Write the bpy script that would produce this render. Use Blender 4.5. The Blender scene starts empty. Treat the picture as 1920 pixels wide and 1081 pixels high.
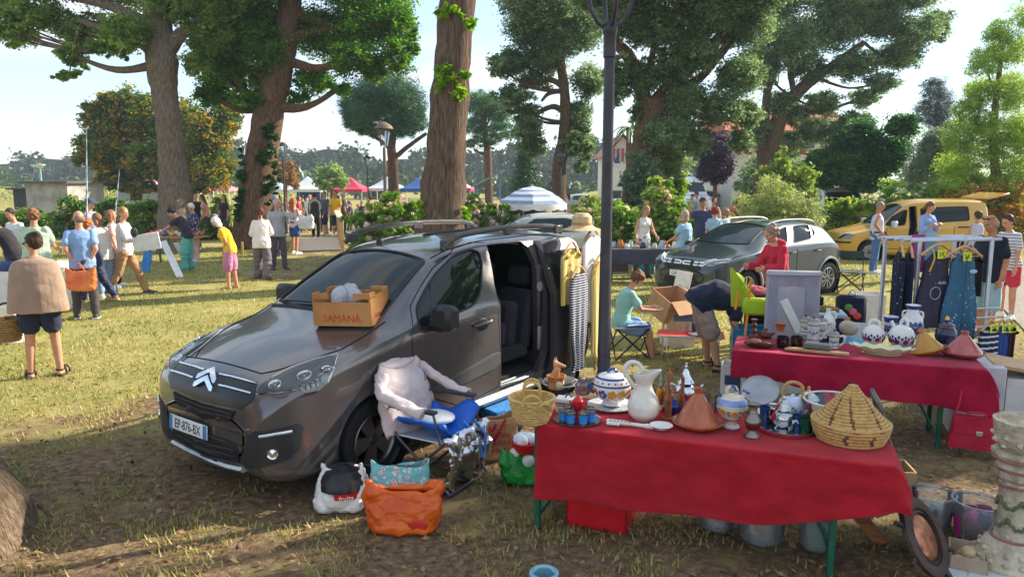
import bpy,bmesh,math,random
import numpy as np
from mathutils import Vector as V,Matrix,Euler
from mathutils.bvhtree import BVHTree
from mathutils.geometry import delaunay_2d_cdt,tessellate_polygon
R=math.radians
random.seed(7);RNG=np.random.default_rng(7)
scene=bpy.context.scene
COL=scene.collection
# ------------------------------------------------------------- camera, sky, sun, exposure
CAM_H,PITCH,FPX=2.4,R(8.5),1397.0
cd=bpy.data.cameras.new('camera');cam=bpy.data.objects.new('camera',cd);COL.objects.link(cam)
cam.location=(0,0,CAM_H);cam.rotation_euler=(math.pi/2-PITCH,0,0)
cd.sensor_width=36;cd.lens=36*FPX/1920;cd.clip_start=.05;cd.clip_end=4000
scene.camera=cam
SUN_DIR=V((.90,.44,.58)).normalized()          # towards the sun
SUN_EL=math.asin(SUN_DIR.z);SUN_AZ=math.atan2(SUN_DIR.x,SUN_DIR.y)
w=bpy.data.worlds.new('World');scene.world=w;w.use_nodes=True
nt=w.node_tree;nt.nodes.clear()
def N(nt,t,**k):
 n=nt.nodes.new(t)
 for a,b in k.items():
  if a.startswith('i_'):n.inputs[a[2:]].default_value=b
  else:setattr(n,a,b)
 return n
wo=N(nt,'ShaderNodeOutputWorld');bg=N(nt,'ShaderNodeBackground')
sk=N(nt,'ShaderNodeTexSky',sky_type='NISHITA',sun_disc=False,sun_elevation=SUN_EL,sun_rotation=SUN_AZ,air_density=1.0,dust_density=.25,ozone_density=2.2)
tc=N(nt,'ShaderNodeTexCoord');mp=N(nt,'ShaderNodeMapping');mp.inputs['Scale'].default_value=(1.1,1.1,5.5)
nz=N(nt,'ShaderNodeTexNoise');nz.inputs['Scale'].default_value=2.3;nz.inputs['Detail'].default_value=7;nz.inputs['Roughness'].default_value=.55
rp=N(nt,'ShaderNodeValToRGB');rp.color_ramp.elements[0].position=.46;rp.color_ramp.elements[1].position=.62
mx=N(nt,'ShaderNodeMix',data_type='RGBA');mx.inputs['B'].default_value=(3.5,3.5,3.6,1)
mm=N(nt,'ShaderNodeMath',operation='MULTIPLY');mm.inputs[1].default_value=.8
L=nt.links.new
L(tc.outputs['Generated'],mp.inputs['Vector']);L(mp.outputs['Vector'],nz.inputs['Vector']);L(nz.outputs['Fac'],rp.inputs['Fac'])
L(rp.outputs['Color'],mm.inputs[0]);L(mm.outputs[0],mx.inputs['Factor']);tn=N(nt,'ShaderNodeMix',data_type='RGBA',blend_type='MIX');tn.inputs['Factor'].default_value=.58;tn.inputs['B'].default_value=(1.85,2.4,2.95,1);L(sk.outputs['Color'],tn.inputs['A']);L(tn.outputs['Result'],mx.inputs['A'])
L(mx.outputs['Result'],bg.inputs['Color']);L(bg.outputs['Background'],wo.inputs['Surface'])
bg.inputs['Strength'].default_value=.15
sd=bpy.data.lights.new('sun','SUN');sun=bpy.data.objects.new('sun',sd);COL.objects.link(sun)
sd.energy=4.7;sd.angle=R(.55);sd.color=(1,.91,.76)
sun.rotation_euler=SUN_DIR.to_track_quat('Z','Y').to_euler();sun.location=(20,10,30)
vs=scene.view_settings;vs.view_transform='Standard';vs.look='None';vs.exposure=1.2;vs.gamma=1;vs.use_curve_mapping=False
cy=scene.cycles;cy.use_denoising=True;cy.max_bounces=8;cy.transparent_max_bounces=16;cy.diffuse_bounces=3;cy.glossy_bounces=3
cy.caustics_reflective=False;cy.caustics_refractive=False;cy.sample_clamp_indirect=6
# ------------------------------------------------------------- layout: photo pixel -> point of the place
CP,SP=math.cos(PITCH),math.sin(PITCH)
def G(px,py,z=0.0):
 "point at height z seen at photo pixel (1920 wide)"
 a=(px-960)/FPX;b=-(py-540.5)/FPX
 t=(z-CAM_H)/(-SP+b*CP)
 return V((a*t,(CP+b*SP)*t,z))
def D(px,py,Y):
 "point seen at photo pixel at ground distance Y"
 a=(px-960)/FPX;b=-(py-540.5)/FPX
 t=Y/(CP+b*SP)
 return V((a*t,Y,CAM_H+(-SP+b*CP)*t))
# ------------------------------------------------------------- materials
def hx(s):
 s=s.lstrip('#');c=[int(s[i:i+2],16)/255 for i in (0,2,4)]
 return tuple(x/12.92 if x <= .04045 else ((x+.055)/1.055)**2.4 for x in c)+(1,)
MATS={}
def newmat(name):
 m=bpy.data.materials.new(name);m.use_nodes=True
 return m,m.node_tree,m.node_tree.nodes['Principled BSDF']
def M(c,c2=None,sc=7,r=.6,m=0,bump=.15,bs=60,coat=0,tr=0,ior=1.45,sheen=0,spec=.5,stretch=None,lo=.38,hi=.62):
 "procedural surface: two colours mixed by noise, a fine bump"
 key=('M',c,c2,sc,r,m,bump,bs,coat,tr,ior,sheen,spec,stretch,lo,hi)
 if key in MATS:return MATS[key]
 mt,nt,p=newmat('surface_'+c.strip('#'));L=nt.links.new
 a=hx(c);b=hx(c2) if c2 else tuple(min(1,x*1.16+.004) for x in a[:3])+(1,)
 t=N(nt,'ShaderNodeTexCoord');n=N(nt,'ShaderNodeTexNoise',i_Scale=sc,i_Detail=5.0,i_Roughness=.6)
 src=t.outputs['Object']
 if stretch:
  mp=N(nt,'ShaderNodeMapping');mp.inputs['Scale'].default_value=stretch;L(src,mp.inputs['Vector']);src=mp.outputs['Vector']
 L(src,n.inputs['Vector'])
 rp=N(nt,'ShaderNodeValToRGB');rp.color_ramp.elements[0].color=a;rp.color_ramp.elements[1].color=b
 rp.color_ramp.elements[0].position=lo;rp.color_ramp.elements[1].position=hi
 L(n.outputs['Fac'],rp.inputs['Fac']);L(rp.outputs['Color'],p.inputs['Base Color'])
 p.inputs['Roughness'].default_value=r;p.inputs['Metallic'].default_value=m;p.inputs['Coat Weight'].default_value=coat
 p.inputs['Coat Roughness'].default_value=.04
 p.inputs['Transmission Weight'].default_value=tr;p.inputs['IOR'].default_value=ior;p.inputs['Sheen Weight'].default_value=sheen
 p.inputs['Specular IOR Level'].default_value=spec
 if bump:
  n2=N(nt,'ShaderNodeTexNoise',i_Scale=bs,i_Detail=3.0);L(src,n2.inputs['Vector'])
  bp=N(nt,'ShaderNodeBump',i_Strength=bump,i_Distance=.01 if bs > 9.5 else .07);L(n2.outputs['Fac'],bp.inputs['Height']);L(bp.outputs['Normal'],p.inputs['Normal'])
 MATS[key]=mt;return mt
def fabric(c,c2=None,r=.9):return M(c,c2,sc=5,r=r,bump=.9,bs=11,sheen=.1,spec=.2)
def skin(c='#c98f72'):return M(c,None,sc=9,r=.5,bump=.05,bs=120,spec=.35)
def paint(c,m=.35,r=.32):return M(c,None,sc=1.5,r=r,m=m,bump=.0,coat=1)
def plastic(c,r=.35):return M(c,None,sc=9,r=r,bump=.03,bs=90)
def glaze(c,c2=None,r=.14):return M(c,c2,sc=11,r=r,bump=.03,bs=30,coat=.5)
def metal(c,r=.3,b=.08):return M(c,None,sc=14,r=r,m=1,bump=b,bs=50)
def wood(c,c2,s=(2,2,14)):return M(c,c2,sc=6,r=.55,bump=.2,bs=30,stretch=s)
def stripes(cols,axis='Z',period=.06,r=.9,name='striped_cloth',off=0):
 "hard stripes along an object axis"
 key=('S',tuple(cols),axis,period,off)
 if key in MATS:return MATS[key]
 mt,nt,p=newmat(name);L=nt.links.new
 t=N(nt,'ShaderNodeTexCoord');s=N(nt,'ShaderNodeSeparateXYZ');L(t.outputs['Object'],s.inputs[0])
 d=N(nt,'ShaderNodeMath',operation='DIVIDE');L(s.outputs[axis],d.inputs[0]);d.inputs[1].default_value=period
 ad=N(nt,'ShaderNodeMath',operation='ADD');L(d.outputs[0],ad.inputs[0]);ad.inputs[1].default_value=off+50
 fr=N(nt,'ShaderNodeMath',operation='FRACT');L(ad.outputs[0],fr.inputs[0])
 rp=N(nt,'ShaderNodeValToRGB');rp.color_ramp.interpolation='CONSTANT';e=rp.color_ramp.elements
 while len(e) < len(cols):e.new(.5)
 for i,c in enumerate(cols):e[i].position=i/len(cols);e[i].color=hx(c)
 L(fr.outputs[0],rp.inputs['Fac']);L(rp.outputs['Color'],p.inputs['Base Color']);p.inputs['Roughness'].default_value=r
 MATS[key]=mt;return mt
def dots(base,dot,scale=30,size=.25,r=.9,name='dotted_cloth',c2=None,noise=0):
 key=('D',base,dot,scale,size,c2)
 if key in MATS:return MATS[key]
 mt,nt,p=newmat(name);L=nt.links.new
 t=N(nt,'ShaderNodeTexCoord');v=N(nt,'ShaderNodeTexVoronoi',i_Scale=scale);L(t.outputs['Object'],v.inputs['Vector'])
 rp=N(nt,'ShaderNodeValToRGB');rp.color_ramp.interpolation='CONSTANT';e=rp.color_ramp.elements
 e[0].position=0;e[0].color=hx(dot);e[1].position=size;e[1].color=hx(base)
 if c2:q=e.new(size*.5);q.color=hx(c2)
 L(v.outputs['Distance'],rp.inputs['Fac']);L(rp.outputs['Color'],p.inputs['Base Color']);p.inputs['Roughness'].default_value=r
 MATS[key]=mt;return mt
def glass(c='#dfe9ea',op=.12,rough=.02,name='clear_glass'):
 "see-through glass: tinted transparency with mirror-like reflection by angle"
 key=('G',c,op,rough)
 if key in MATS:return MATS[key]
 mt=bpy.data.materials.new(name);mt.use_nodes=True;nt=mt.node_tree;nt.nodes.clear();L=nt.links.new
 o=N(nt,'ShaderNodeOutputMaterial');tb=N(nt,'ShaderNodeBsdfTransparent');tb.inputs[0].default_value=hx(c)
 gl=N(nt,'ShaderNodeBsdfGlossy');gl.inputs['Roughness'].default_value=rough
 df=N(nt,'ShaderNodeBsdfDiffuse');df.inputs[0].default_value=hx(c)
 fr=N(nt,'ShaderNodeFresnel');fr.inputs[0].default_value=1.5
 m1=N(nt,'ShaderNodeMixShader');m1.inputs[0].default_value=op
 m2=N(nt,'ShaderNodeMixShader')
 nz=N(nt,'ShaderNodeTexNoise',i_Scale=3.0);bp=N(nt,'ShaderNodeBump',i_Strength=.02);L(nz.outputs['Fac'],bp.inputs['Height']);L(bp.outputs['Normal'],gl.inputs['Normal'])
 L(tb.outputs[0],m1.inputs[1]);L(df.outputs[0],m1.inputs[2]);L(fr.outputs[0],m2.inputs[0]);L(m1.outputs[0],m2.inputs[1]);L(gl.outputs[0],m2.inputs[2]);L(m2.outputs[0],o.inputs[0])
 MATS[key]=mt;return mt
def leafmat(cols,tl=.35,r=.5,name='leaves'):
 "leaf surface: colour by each leaf's own random number, light passes through"
 key=('L',tuple(cols),tl)
 if key in MATS:return MATS[key]
 mt=bpy.data.materials.new(name);mt.use_nodes=True;nt=mt.node_tree;nt.nodes.clear();L=nt.links.new
 o=N(nt,'ShaderNodeOutputMaterial');at=N(nt,'ShaderNodeAttribute',attribute_name='rnd')
 rp=N(nt,'ShaderNodeValToRGB');e=rp.color_ramp.elements
 while len(e) < len(cols):e.new(.5)
 for i,c in enumerate(cols):e[i].position=i/max(1,len(cols)-1);e[i].color=hx(c)
 L(at.outputs['Fac'],rp.inputs['Fac'])
 p=N(nt,'ShaderNodeBsdfPrincipled');p.inputs['Roughness'].default_value=r;p.inputs['Specular IOR Level'].default_value=.35
 tb=N(nt,'ShaderNodeBsdfTranslucent');m=N(nt,'ShaderNodeMixShader');m.inputs[0].default_value=tl
 hs=N(nt,'ShaderNodeHueSaturation',i_Saturation=1.15,i_Value=1.5)
 L(rp.outputs['Color'],p.inputs['Base Color']);L(rp.outputs['Color'],hs.inputs['Color']);L(hs.outputs['Color'],tb.inputs[0])
 L(p.outputs[0],m.inputs[1]);L(tb.outputs[0],m.inputs[2]);L(m.outputs[0],o.inputs[0])
 MATS[key]=mt;return mt
# ------------------------------------------------------------- mesh building
def tag(o,label=None,cat=None,group=None,kind=None):
 if label:o['label']=label
 if cat:o['category']=cat
 if group:o['group']=group
 if kind:o['kind']=kind
 return o
def thing(name,label,cat,loc=(0,0,0),rz=0,group=None):
 o=bpy.data.objects.new(name,None);COL.objects.link(o);o.empty_display_size=.1
 o.location=loc;o.rotation_euler=(0,0,rz)
 return tag(o,label,cat,group)
def copy_tree(o,parent=None):
 c=o.copy();COL.objects.link(c)
 if parent:c.parent=parent
 for ch in list(o.children):copy_tree(ch,c)
 return c
_HULL={}
class MB:
 def __init__(s):s.v=[];s.f=[];s.mi=[]
 def add(s,vs,fs,mi=0,mx=None):
  k=len(s.v)
  s.v += [tuple(mx @ V(p)) for p in vs] if mx else [tuple(p) for p in vs]
  s.f += [tuple(i+k for i in f) for f in fs];s.mi += [mi]*len(fs);return s
 def box(s,c,d,rot=(0,0,0),bev=.0,mi=0):
  hx_,hy,hz=d[0]/2,d[1]/2,d[2]/2;b=min(bev,hx_*.49,hy*.49,hz*.49)
  m=Matrix.Translation(c) @ Euler(rot).to_matrix().to_4x4()
  if b <= 0:
   vs=[(x,y,z) for x in (-hx_,hx_) for y in (-hy,hy) for z in (-hz,hz)]
   return s.add(vs,[(0,1,3,2),(4,6,7,5),(0,4,5,1),(2,3,7,6),(0,2,6,4),(1,5,7,3)],mi,m)
  vs=[]
  for x in (-1,1):
   for y in (-1,1):
    for z in (-1,1):
     vs += [(x*hx_,y*(hy-b),z*(hz-b)),(x*(hx_-b),y*hy,z*(hz-b)),(x*(hx_-b),y*(hy-b),z*hz)]
  if not _HULL:
   bm=bmesh.new()
   q=[bm.verts.new(((x*(3 if k == 0 else 2)),y*(3 if k == 1 else 2),z*(3 if k == 2 else 2))) for x in (-1,1) for y in (-1,1) for z in (-1,1) for k in range(3)]
   bm.verts.index_update();r_=bmesh.ops.convex_hull(bm,input=q)
   bmesh.ops.dissolve_limit(bm,angle_limit=.01,verts=bm.verts,edges=bm.edges);bm.verts.index_update()
   ks=[tuple(round(c_) for c_ in v_.co) for v_ in q]
   _HULL['f']=[tuple(ks.index(tuple(round(c_) for c_ in v_.co)) for v_ in f.verts) for f in bm.faces];bm.free()
  return s.add(vs,_HULL['f'],mi,m)
 def tube(s,pts,r,seg=8,mi=0,cap=True,ell=1.0,closed=False):
  pts=[V(p) for p in pts];n=len(pts);rs=r if isinstance(r,(list,tuple)) else [r]*n
  vs=[];fs=[];up=None
  for i,p in enumerate(pts):
   a=pts[(i+1) % n] if (i < n-1 or closed) else p;b=pts[i-1] if (i > 0 or closed) else p
   t=(a-b).normalized() if (a-b).length > 1e-9 else V((0,0,1))
   if up is None:up=t.orthogonal().normalized() if abs(t.z) > .9 else V((0,0,1))
   x=t.cross(up);x=x.normalized() if x.length > 1e-6 else t.orthogonal().normalized()
   up=x.cross(t).normalized()
   vs += [p+(x*math.cos(k*2*math.pi/seg)+up*math.sin(k*2*math.pi/seg)*ell)*rs[i] for k in range(seg)]
  for i in range(n if closed else n-1):
   j=(i+1) % n
   fs += [(i*seg+k,i*seg+(k+1) % seg,j*seg+(k+1) % seg,j*seg+k) for k in range(seg)]
  if cap and not closed:fs += [tuple(range(seg))[::-1],tuple((n-1)*seg+k for k in range(seg))]
  return s.add(vs,fs,mi)
 def lathe(s,prof,seg=24,mi=0,mx=None,sx=1,sy=1,a0=0,a1=2*math.pi):
  "prof: (r, z[, material of the band up to the next point])"
  full=abs(a1-a0-2*math.pi) < 1e-6;m=seg if full else seg+1;k0=len(s.v);vs=[];
  for p in prof:vs += [(p[0]*math.cos(a0+(a1-a0)*k/seg)*sx,p[0]*math.sin(a0+(a1-a0)*k/seg)*sy,p[1]) for k in range(m)]
  s.add(vs,[],mi,mx)
  for i in range(len(prof)-1):
   mm_=prof[i][2] if len(prof[i]) > 2 else mi
   for k in range(seg):
    a,b=k0+i*m+k,k0+i*m+(k+1) % m;c,d=b+m,a+m
    f=(a,b,c,d)
    if prof[i][0] < 1e-6:f=(a,c,d)
    elif prof[i+1][0] < 1e-6:f=(a,b,d)
    s.f.append(f);s.mi.append(mm_)
  return s
 def ell(s,c,r,rot=(0,0,0),seg=14,mi=0,rings=9):
  r=(r,r,r) if not isinstance(r,(tuple,list)) else r
  m=Matrix.Translation(c) @ Euler(rot).to_matrix().to_4x4() @ Matrix.Diagonal((*r,1))
  return s.lathe([(math.sin(math.pi*i/rings),-math.cos(math.pi*i/rings)) for i in range(rings+1)],seg,mi,m)
 def prism(s,poly,h,mx=None,mi=0,mi_side=None):
  n=len(poly);tri=tessellate_polygon([[V((p[0],p[1],0)) for p in poly]])
  ar=sum(poly[i][0]*poly[(i+1) % n][1]-poly[(i+1) % n][0]*poly[i][1] for i in range(n))
  if ar < 0:poly=poly[::-1];tri=tessellate_polygon([[V((p[0],p[1],0)) for p in poly]])
  def ccw(t):
   a,b,c=(poly[i] for i in t);return t if (b[0]-a[0])*(c[1]-a[1])-(b[1]-a[1])*(c[0]-a[0]) > 0 else t[::-1]
  tri=[ccw(tuple(t)) for t in tri]
  vs=[(p[0],p[1],0) for p in poly]+[(p[0],p[1],h) for p in poly]
  s.add(vs,[t[::-1] for t in tri]+[tuple(i+n for i in t) for t in tri],mi,mx)
  k=len(s.v)-2*n
  for i in range(n):s.f.append((k+i,k+(i+1) % n,k+n+(i+1) % n,k+n+i));s.mi.append(mi if mi_side is None else mi_side)
  return s
 def grid(s,fn,nu,nv,mi=0,thick=0):
  vs=[V(fn(i/nu,j/nv)) for j in range(nv+1) for i in range(nu+1)];m=nu+1
  fs=[(j*m+i,j*m+i+1,(j+1)*m+i+1,(j+1)*m+i) for j in range(nv) for i in range(nu)]
  if thick:
   nrm=[V((0,0,0)) for _ in vs]
   for f in fs:
    q=(vs[f[2]]-vs[f[0]]).cross(vs[f[3]]-vs[f[1]])
    for i in f:nrm[i] += q
   b=len(vs);vs=vs+[p-n_.normalized()*thick if n_.length > 0 else p for p,n_ in zip(vs,nrm)]
   rim=[i for i in range(m)]+[j*m+nu for j in range(1,nv+1)]+[nv*m+i for i in range(nu-1,-1,-1)]+[j*m for j in range(nv-1,0,-1)]
   fs=fs+[tuple(i+b for i in f[::-1]) for f in fs]+[(rim[(k+1) % len(rim)],rim[k],rim[k]+b,rim[(k+1) % len(rim)]+b) for k in range(len(rim))]
  return s.add(vs,fs,mi)
 def mesh(s,name,mats,ang=38):
  me=bpy.data.meshes.new(name);me.from_pydata(s.v,[],s.f)
  for m in (mats if isinstance(mats,(list,tuple)) else [mats]):me.materials.append(m)
  me.polygons.foreach_set('material_index',np.array(s.mi,dtype=np.int32))
  me.polygons.foreach_set('use_smooth',np.ones(len(s.f),dtype=bool));me.update()
  if ang:me.set_sharp_from_angle(angle=R(ang))
  return me
 def build(s,name,mats,parent=None,ang=38,loc=None,rz=0,**tg):
  o=bpy.data.objects.new(name,s.mesh(name,mats,ang));COL.objects.link(o)
  if parent:o.parent=parent
  if loc is not None:o.location=loc;o.rotation_euler=(0,0,rz)
  return tag(o,**tg)
def npmesh(name,verts,faces,mats,rnd=None,smooth=False,mi=None):
 "large mesh from numpy arrays; faces (n,4) or (n,3); rnd per face"
 me=bpy.data.meshes.new(name);n,k=faces.shape
 me.vertices.add(len(verts));me.vertices.foreach_set('co',verts.astype(np.float32).ravel())
 me.loops.add(n*k);me.loops.foreach_set('vertex_index',faces.astype(np.int32).ravel())
 me.polygons.add(n);me.polygons.foreach_set('loop_start',np.arange(0,n*k,k,dtype=np.int32))
 me.polygons.foreach_set('use_smooth',np.full(n,smooth))
 for m in (mats if isinstance(mats,(list,tuple)) else [mats]):me.materials.append(m)
 if mi is not None:me.polygons.foreach_set('material_index',mi.astype(np.int32))
 if rnd is not None:
  a=me.attributes.new('rnd','FLOAT','FACE');a.data.foreach_set('value',rnd.astype(np.float32))
 me.update(calc_edges=True);return me
def npobj(name,me,parent=None,loc=None,**tg):
 o=bpy.data.objects.new(name,me);COL.objects.link(o)
 if parent:o.parent=parent
 if loc is not None:o.location=loc
 return tag(o,**tg)
def evalmesh(o):
 dg=bpy.context.evaluated_depsgraph_get();dg.update()
 return bpy.data.meshes.new_from_object(o.evaluated_get(dg))
def drop(o):
 me=o.data;bpy.data.objects.remove(o);
 if me and me.users == 0 and isinstance(me,bpy.types.Mesh):bpy.data.meshes.remove(me)
def voxel(mb,vox,smooth=2,fac=.5):
 "one continuous surface out of overlapping shapes"
 o=mb.build('tmp',[],ang=0)
 m=o.modifiers.new('r','REMESH');m.mode='VOXEL';m.voxel_size=vox;m.use_smooth_shade=True
 if smooth:q=o.modifiers.new('s','SMOOTH');q.iterations=smooth;q.factor=fac
 me=evalmesh(o);drop(o);return me
def text(name,s,size,mt,parent,mx,ext=.001,align='CENTER',sx=1):
 c=bpy.data.curves.new('txt','FONT');c.body=s;c.size=size;c.extrude=ext;c.align_x=align;c.align_y='CENTER';c.resolution_u=3
 o=bpy.data.objects.new('txt',c);COL.objects.link(o);me=evalmesh(o);bpy.data.objects.remove(o);bpy.data.curves.remove(c)
 me.materials.clear();me.materials.append(mt)
 o=bpy.data.objects.new(name,me);COL.objects.link(o)
 if parent:o.parent=parent
 o.matrix_local=mx @ Matrix.Diagonal((sx,1,1,1));return o
def frame(o,x,y):
 "matrix with origin o, x axis along text, y axis up"
 x=V(x).normalized();y=V(y).normalized();z=x.cross(y).normalized();y=z.cross(x)
 m=Matrix((x,y,z)).transposed().to_4x4();m.translation=V(o);return m
def cr(pts,n=8,closed=False):
 "smooth curve through points"
 P=[V(p) for p in pts];k=len(P);out=[]
 for i in range(k if closed else k-1):
  a,b,c,d=(P[(i+j) % k] if closed else P[max(0,min(k-1,i+j))] for j in (-1,0,1,2))
  for t in (q/n for q in range(n)):
   out.append(.5*((2*b)+(c-a)*t+(2*a-5*b+4*c-d)*t*t+(3*b-a-3*c+d)*t**3))
 if not closed:out.append(P[-1])
 return out
def vnoise(p,f=1.0,seed=0):
 "cheap smooth noise for numpy points (n,3)"
 q=p*f+seed*1.7;x,y,z=q[:,0],q[:,1],q[:,2]
 return (np.sin(x*1.7+np.sin(y*1.3+seed)*1.5)+np.sin(y*1.9+np.sin(z*1.1-seed)*1.4)+np.sin(z*2.1+np.sin(x*1.5+seed*2)*1.3))/3
def bend_mesh(me,amp,f=9,seed=0,sharp=1):
 "small folds or lumps along the normals"
 n=len(me.vertices);co=np.empty(n*3,np.float32);me.vertices.foreach_get('co',co);co=co.reshape(-1,3)
 nr=np.empty(n*3,np.float32);me.vertices.foreach_get('normal',nr);nr=nr.reshape(-1,3)
 co=co+nr*(amp*(vnoise(co,f,seed)+.5*vnoise(co,f*2.3,seed+3)+1.1*np.abs(vnoise(co,f*1.6,seed+5))*sharp))[:,None]
 me.vertices.foreach_set('co',co.astype(np.float32).ravel());me.update()
# ============================================================= THE SETTING
def sst(a,b,x):t=np.clip((x-a)/(b-a),0,1);return t*t*(3-2*t)
def gz(x,y):
 "ground height: flat near by, sinking towards the market field beyond the ditch"
 return -1.15*sst(29,52,np.asarray(y,float))*sst(14,0,np.asarray(x,float))
def gzf(x,y):return float(gz(x,y))
def ground_material():
 mt,nt,p=newmat('lawn_and_trodden_earth');L=nt.links.new
 g=N(nt,'ShaderNodeNewGeometry');s=N(nt,'ShaderNodeSeparateXYZ');L(g.outputs['Position'],s.inputs[0])
 def noise(sc,d=6,ro=.6):
  n=N(nt,'ShaderNodeTexNoise',i_Scale=sc,i_Detail=d,i_Roughness=ro);L(g.outputs['Position'],n.inputs['Vector']);return n.outputs['Fac']
 def ramp(src,cols,pos):
  r=N(nt,'ShaderNodeValToRGB');e=r.color_ramp.elements
  while len(e) < len(cols):e.new(.5)
  for i,(c,q) in enumerate(zip(cols,pos)):e[i].position=q;e[i].color=hx(c)
  L(src,r.inputs['Fac']);return r.outputs['Color']
 def mix(f,a,b):
  m=N(nt,'ShaderNodeMix',data_type='RGBA');L(f,m.inputs['Factor']);L(a,m.inputs['A']);L(b,m.inputs['B']);return m.outputs['Result']
 def mth(op,a,b=None,c=None):
  m=N(nt,'ShaderNodeMath',operation=op);
  for i,q in enumerate((a,b,c)):
   if q is None:continue
   if isinstance(q,(int,float)):m.inputs[i].default_value=q
   else:L(q,m.inputs[i])
  return m.outputs[0]
 def rng(v,a,b):
  m=N(nt,'ShaderNodeMapRange',interpolation_type='SMOOTHSTEP');L(v,m.inputs['Value']);m.inputs['From Min'].default_value=a;m.inputs['From Max'].default_value=b;return m.outputs['Result']
 grass=ramp(noise(1.3,8,.7),['#5c6b33','#8d8a49','#ab9f66','#6f7d3d'],[.25,.45,.6,.75])
 fine=ramp(noise(55,4,.7),['#5f6032','#a0925a','#c2b27a'],[.3,.5,.75])
 grass=mix(mth('MULTIPLY',noise(9),.9),grass,fine)
 dirt=ramp(noise(14,9,.75),['#423528','#6a5641','#8c7559','#ae9677'],[.3,.44,.57,.72])
 # how trodden: near the stalls, along the way to the bridge
 near=mth('SUBTRACT',1.0,rng(mth('ADD',s.outputs['Y'],mth('MULTIPLY',s.outputs['X'],-.28)),6.5,11.5))
 wx=mth('ABSOLUTE',mth('ADD',mth('ADD',s.outputs['X'],5.9),mth('MULTIPLY',mth('SUBTRACT',s.outputs['Y'],23.0),.02)))
 way=mth('MULTIPLY',mth('SUBTRACT',1.0,rng(wx,.7,2.6)),rng(s.outputs['Y'],14.5,18.5))
 bare=mth('MAXIMUM',mth('MULTIPLY',near,.95),mth('MULTIPLY',way,.62))
 k=mth('ADD',mth('MULTIPLY',bare,.92),mth('MULTIPLY',mth('SUBTRACT',noise(1.1,7,.65),.5),2.1))
 k=rng(mth('ADD',k,mth('MULTIPLY',mth('SUBTRACT',noise(7,6),.5),1.1)),.28,.8)
 col=mix(k,grass,dirt);L(col,p.inputs['Base Color']);p.inputs['Roughness'].default_value=.95;p.inputs['Specular IOR Level'].default_value=.1
 b1=N(nt,'ShaderNodeBump',i_Strength=.7,i_Distance=.03);L(noise(38,8,.75),b1.inputs['Height']);L(b1.outputs['Normal'],p.inputs['Normal'])
 return mt
xs=np.unique(np.concatenate([np.linspace(-14,14,113),np.linspace(-60,60,61),np.linspace(-900,900,31)]))
ys=np.unique(np.concatenate([np.linspace(-6,20,105),np.linspace(20,80,61),np.linspace(-60,1200,40)]))
gx,gy=np.meshgrid(xs,ys);P3=np.stack([gx.ravel(),gy.ravel(),np.zeros(gx.size)],1)
P3[:,2]=gz(P3[:,0],P3[:,1])+np.where(np.abs(P3[:,1]) < 22,.012*vnoise(P3,1.7,2)+.008*vnoise(P3,5.1,4),0)
m_=len(xs);ii,jj=np.meshgrid(np.arange(len(xs)-1),np.arange(len(ys)-1));b_=(jj*m_+ii).ravel()
ground=npobj('ground',npmesh('ground',P3,np.stack([b_,b_+1,b_+m_+1,b_+m_],1),ground_material(),smooth=True),kind='structure')
def gravel():
 mb=MB();pts=[(6.75,6.0),(7.0,9.3),(8.6,12.6),(10.2,16.0),(14,20.5),(26,22),(30,5)]
 mb.add([(x,y,.022) for x,y in pts],[tuple(range(len(pts)))[::-1]][0:0]+[tuple(range(len(pts)-1,-1,-1))])
 return mb.build('gravel_path',M('#776e64','#9d9387',sc=26,r=.95,bump=.6,bs=90),kind='structure')
gravel()
# ------------------------------------------------------------- foliage
def leaf_arrays(P,size,flat=.35,aspect=.55,hang=0,rng=RNG):
 "one rhombic leaf at each point"
 n=len(P);a=rng.normal(size=(n,3));a[:,2]=a[:,2]*.6-hang;a /= np.linalg.norm(a,axis=1)[:,None]
 b=rng.normal(size=(n,3));b[:,2] += flat;b -= (b*a).sum(1)[:,None]*a;b /= np.linalg.norm(b,axis=1)[:,None]
 c=np.cross(a,b);s=size*rng.uniform(.55,1.35,n)[:,None]
 v=np.stack([P-a*s*.5,P+c*s*aspect*.5+b*s*.12,P+a*s*.5,P-c*s*aspect*.5+b*s*.12],1).reshape(-1,3)
 return v,np.arange(n*4).reshape(n,4)
def clump_points(blobs,n,clump=.3,fill=.55,per=42,rng=RNG):
 "leaf positions in clumps through the blobs (centre, (rx,ry,rz)); returns points, a number per clump"
 vol=np.array([b[1][0]*b[1][1]*b[1][2] for b in blobs])**.62;vol /= vol.sum();out=[];rn=[]
 for (c,r),q in zip(blobs,vol):
  k=max(4,int(n*q/per));d=rng.normal(size=(k,3));d /= np.linalg.norm(d,axis=1)[:,None]
  rad=(fill+(1-fill)*rng.random(k)**.7)*rng.uniform(.72,1.1,k);cc=np.array(c)+d*rad[:,None]*np.array(r)
  cs=clump*min(r)*rng.uniform(.6,1.3,k)
  pts=rng.normal(size=(k,per,3))*.5;pts[:,:,2] *= .7
  out.append((cc[:,None]+pts*cs[:,None,None]).reshape(-1,3));rn.append(np.repeat(rng.random(k),per))
 return np.concatenate(out),np.concatenate(rn)
def crown(name,parent,blobs,n,size,mat,clump=.3,fill=.55,per=42,**k):
 P,rn=clump_points(blobs,n,clump,fill,per);v,f=leaf_arrays(P,size,**k)
 rnd=np.clip(.6*rn+.4*RNG.random(len(P)),0,1)
 return npobj(name,npmesh(name,v,f,mat,rnd=rnd),parent)
def bark(c1,c2,s=(5,5,.9),sc=5):
 return M(c1,c2,sc=sc,r=.95,bump=1.0,bs=9,stretch=s,spec=.1,lo=.3,hi=.7)
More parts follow.
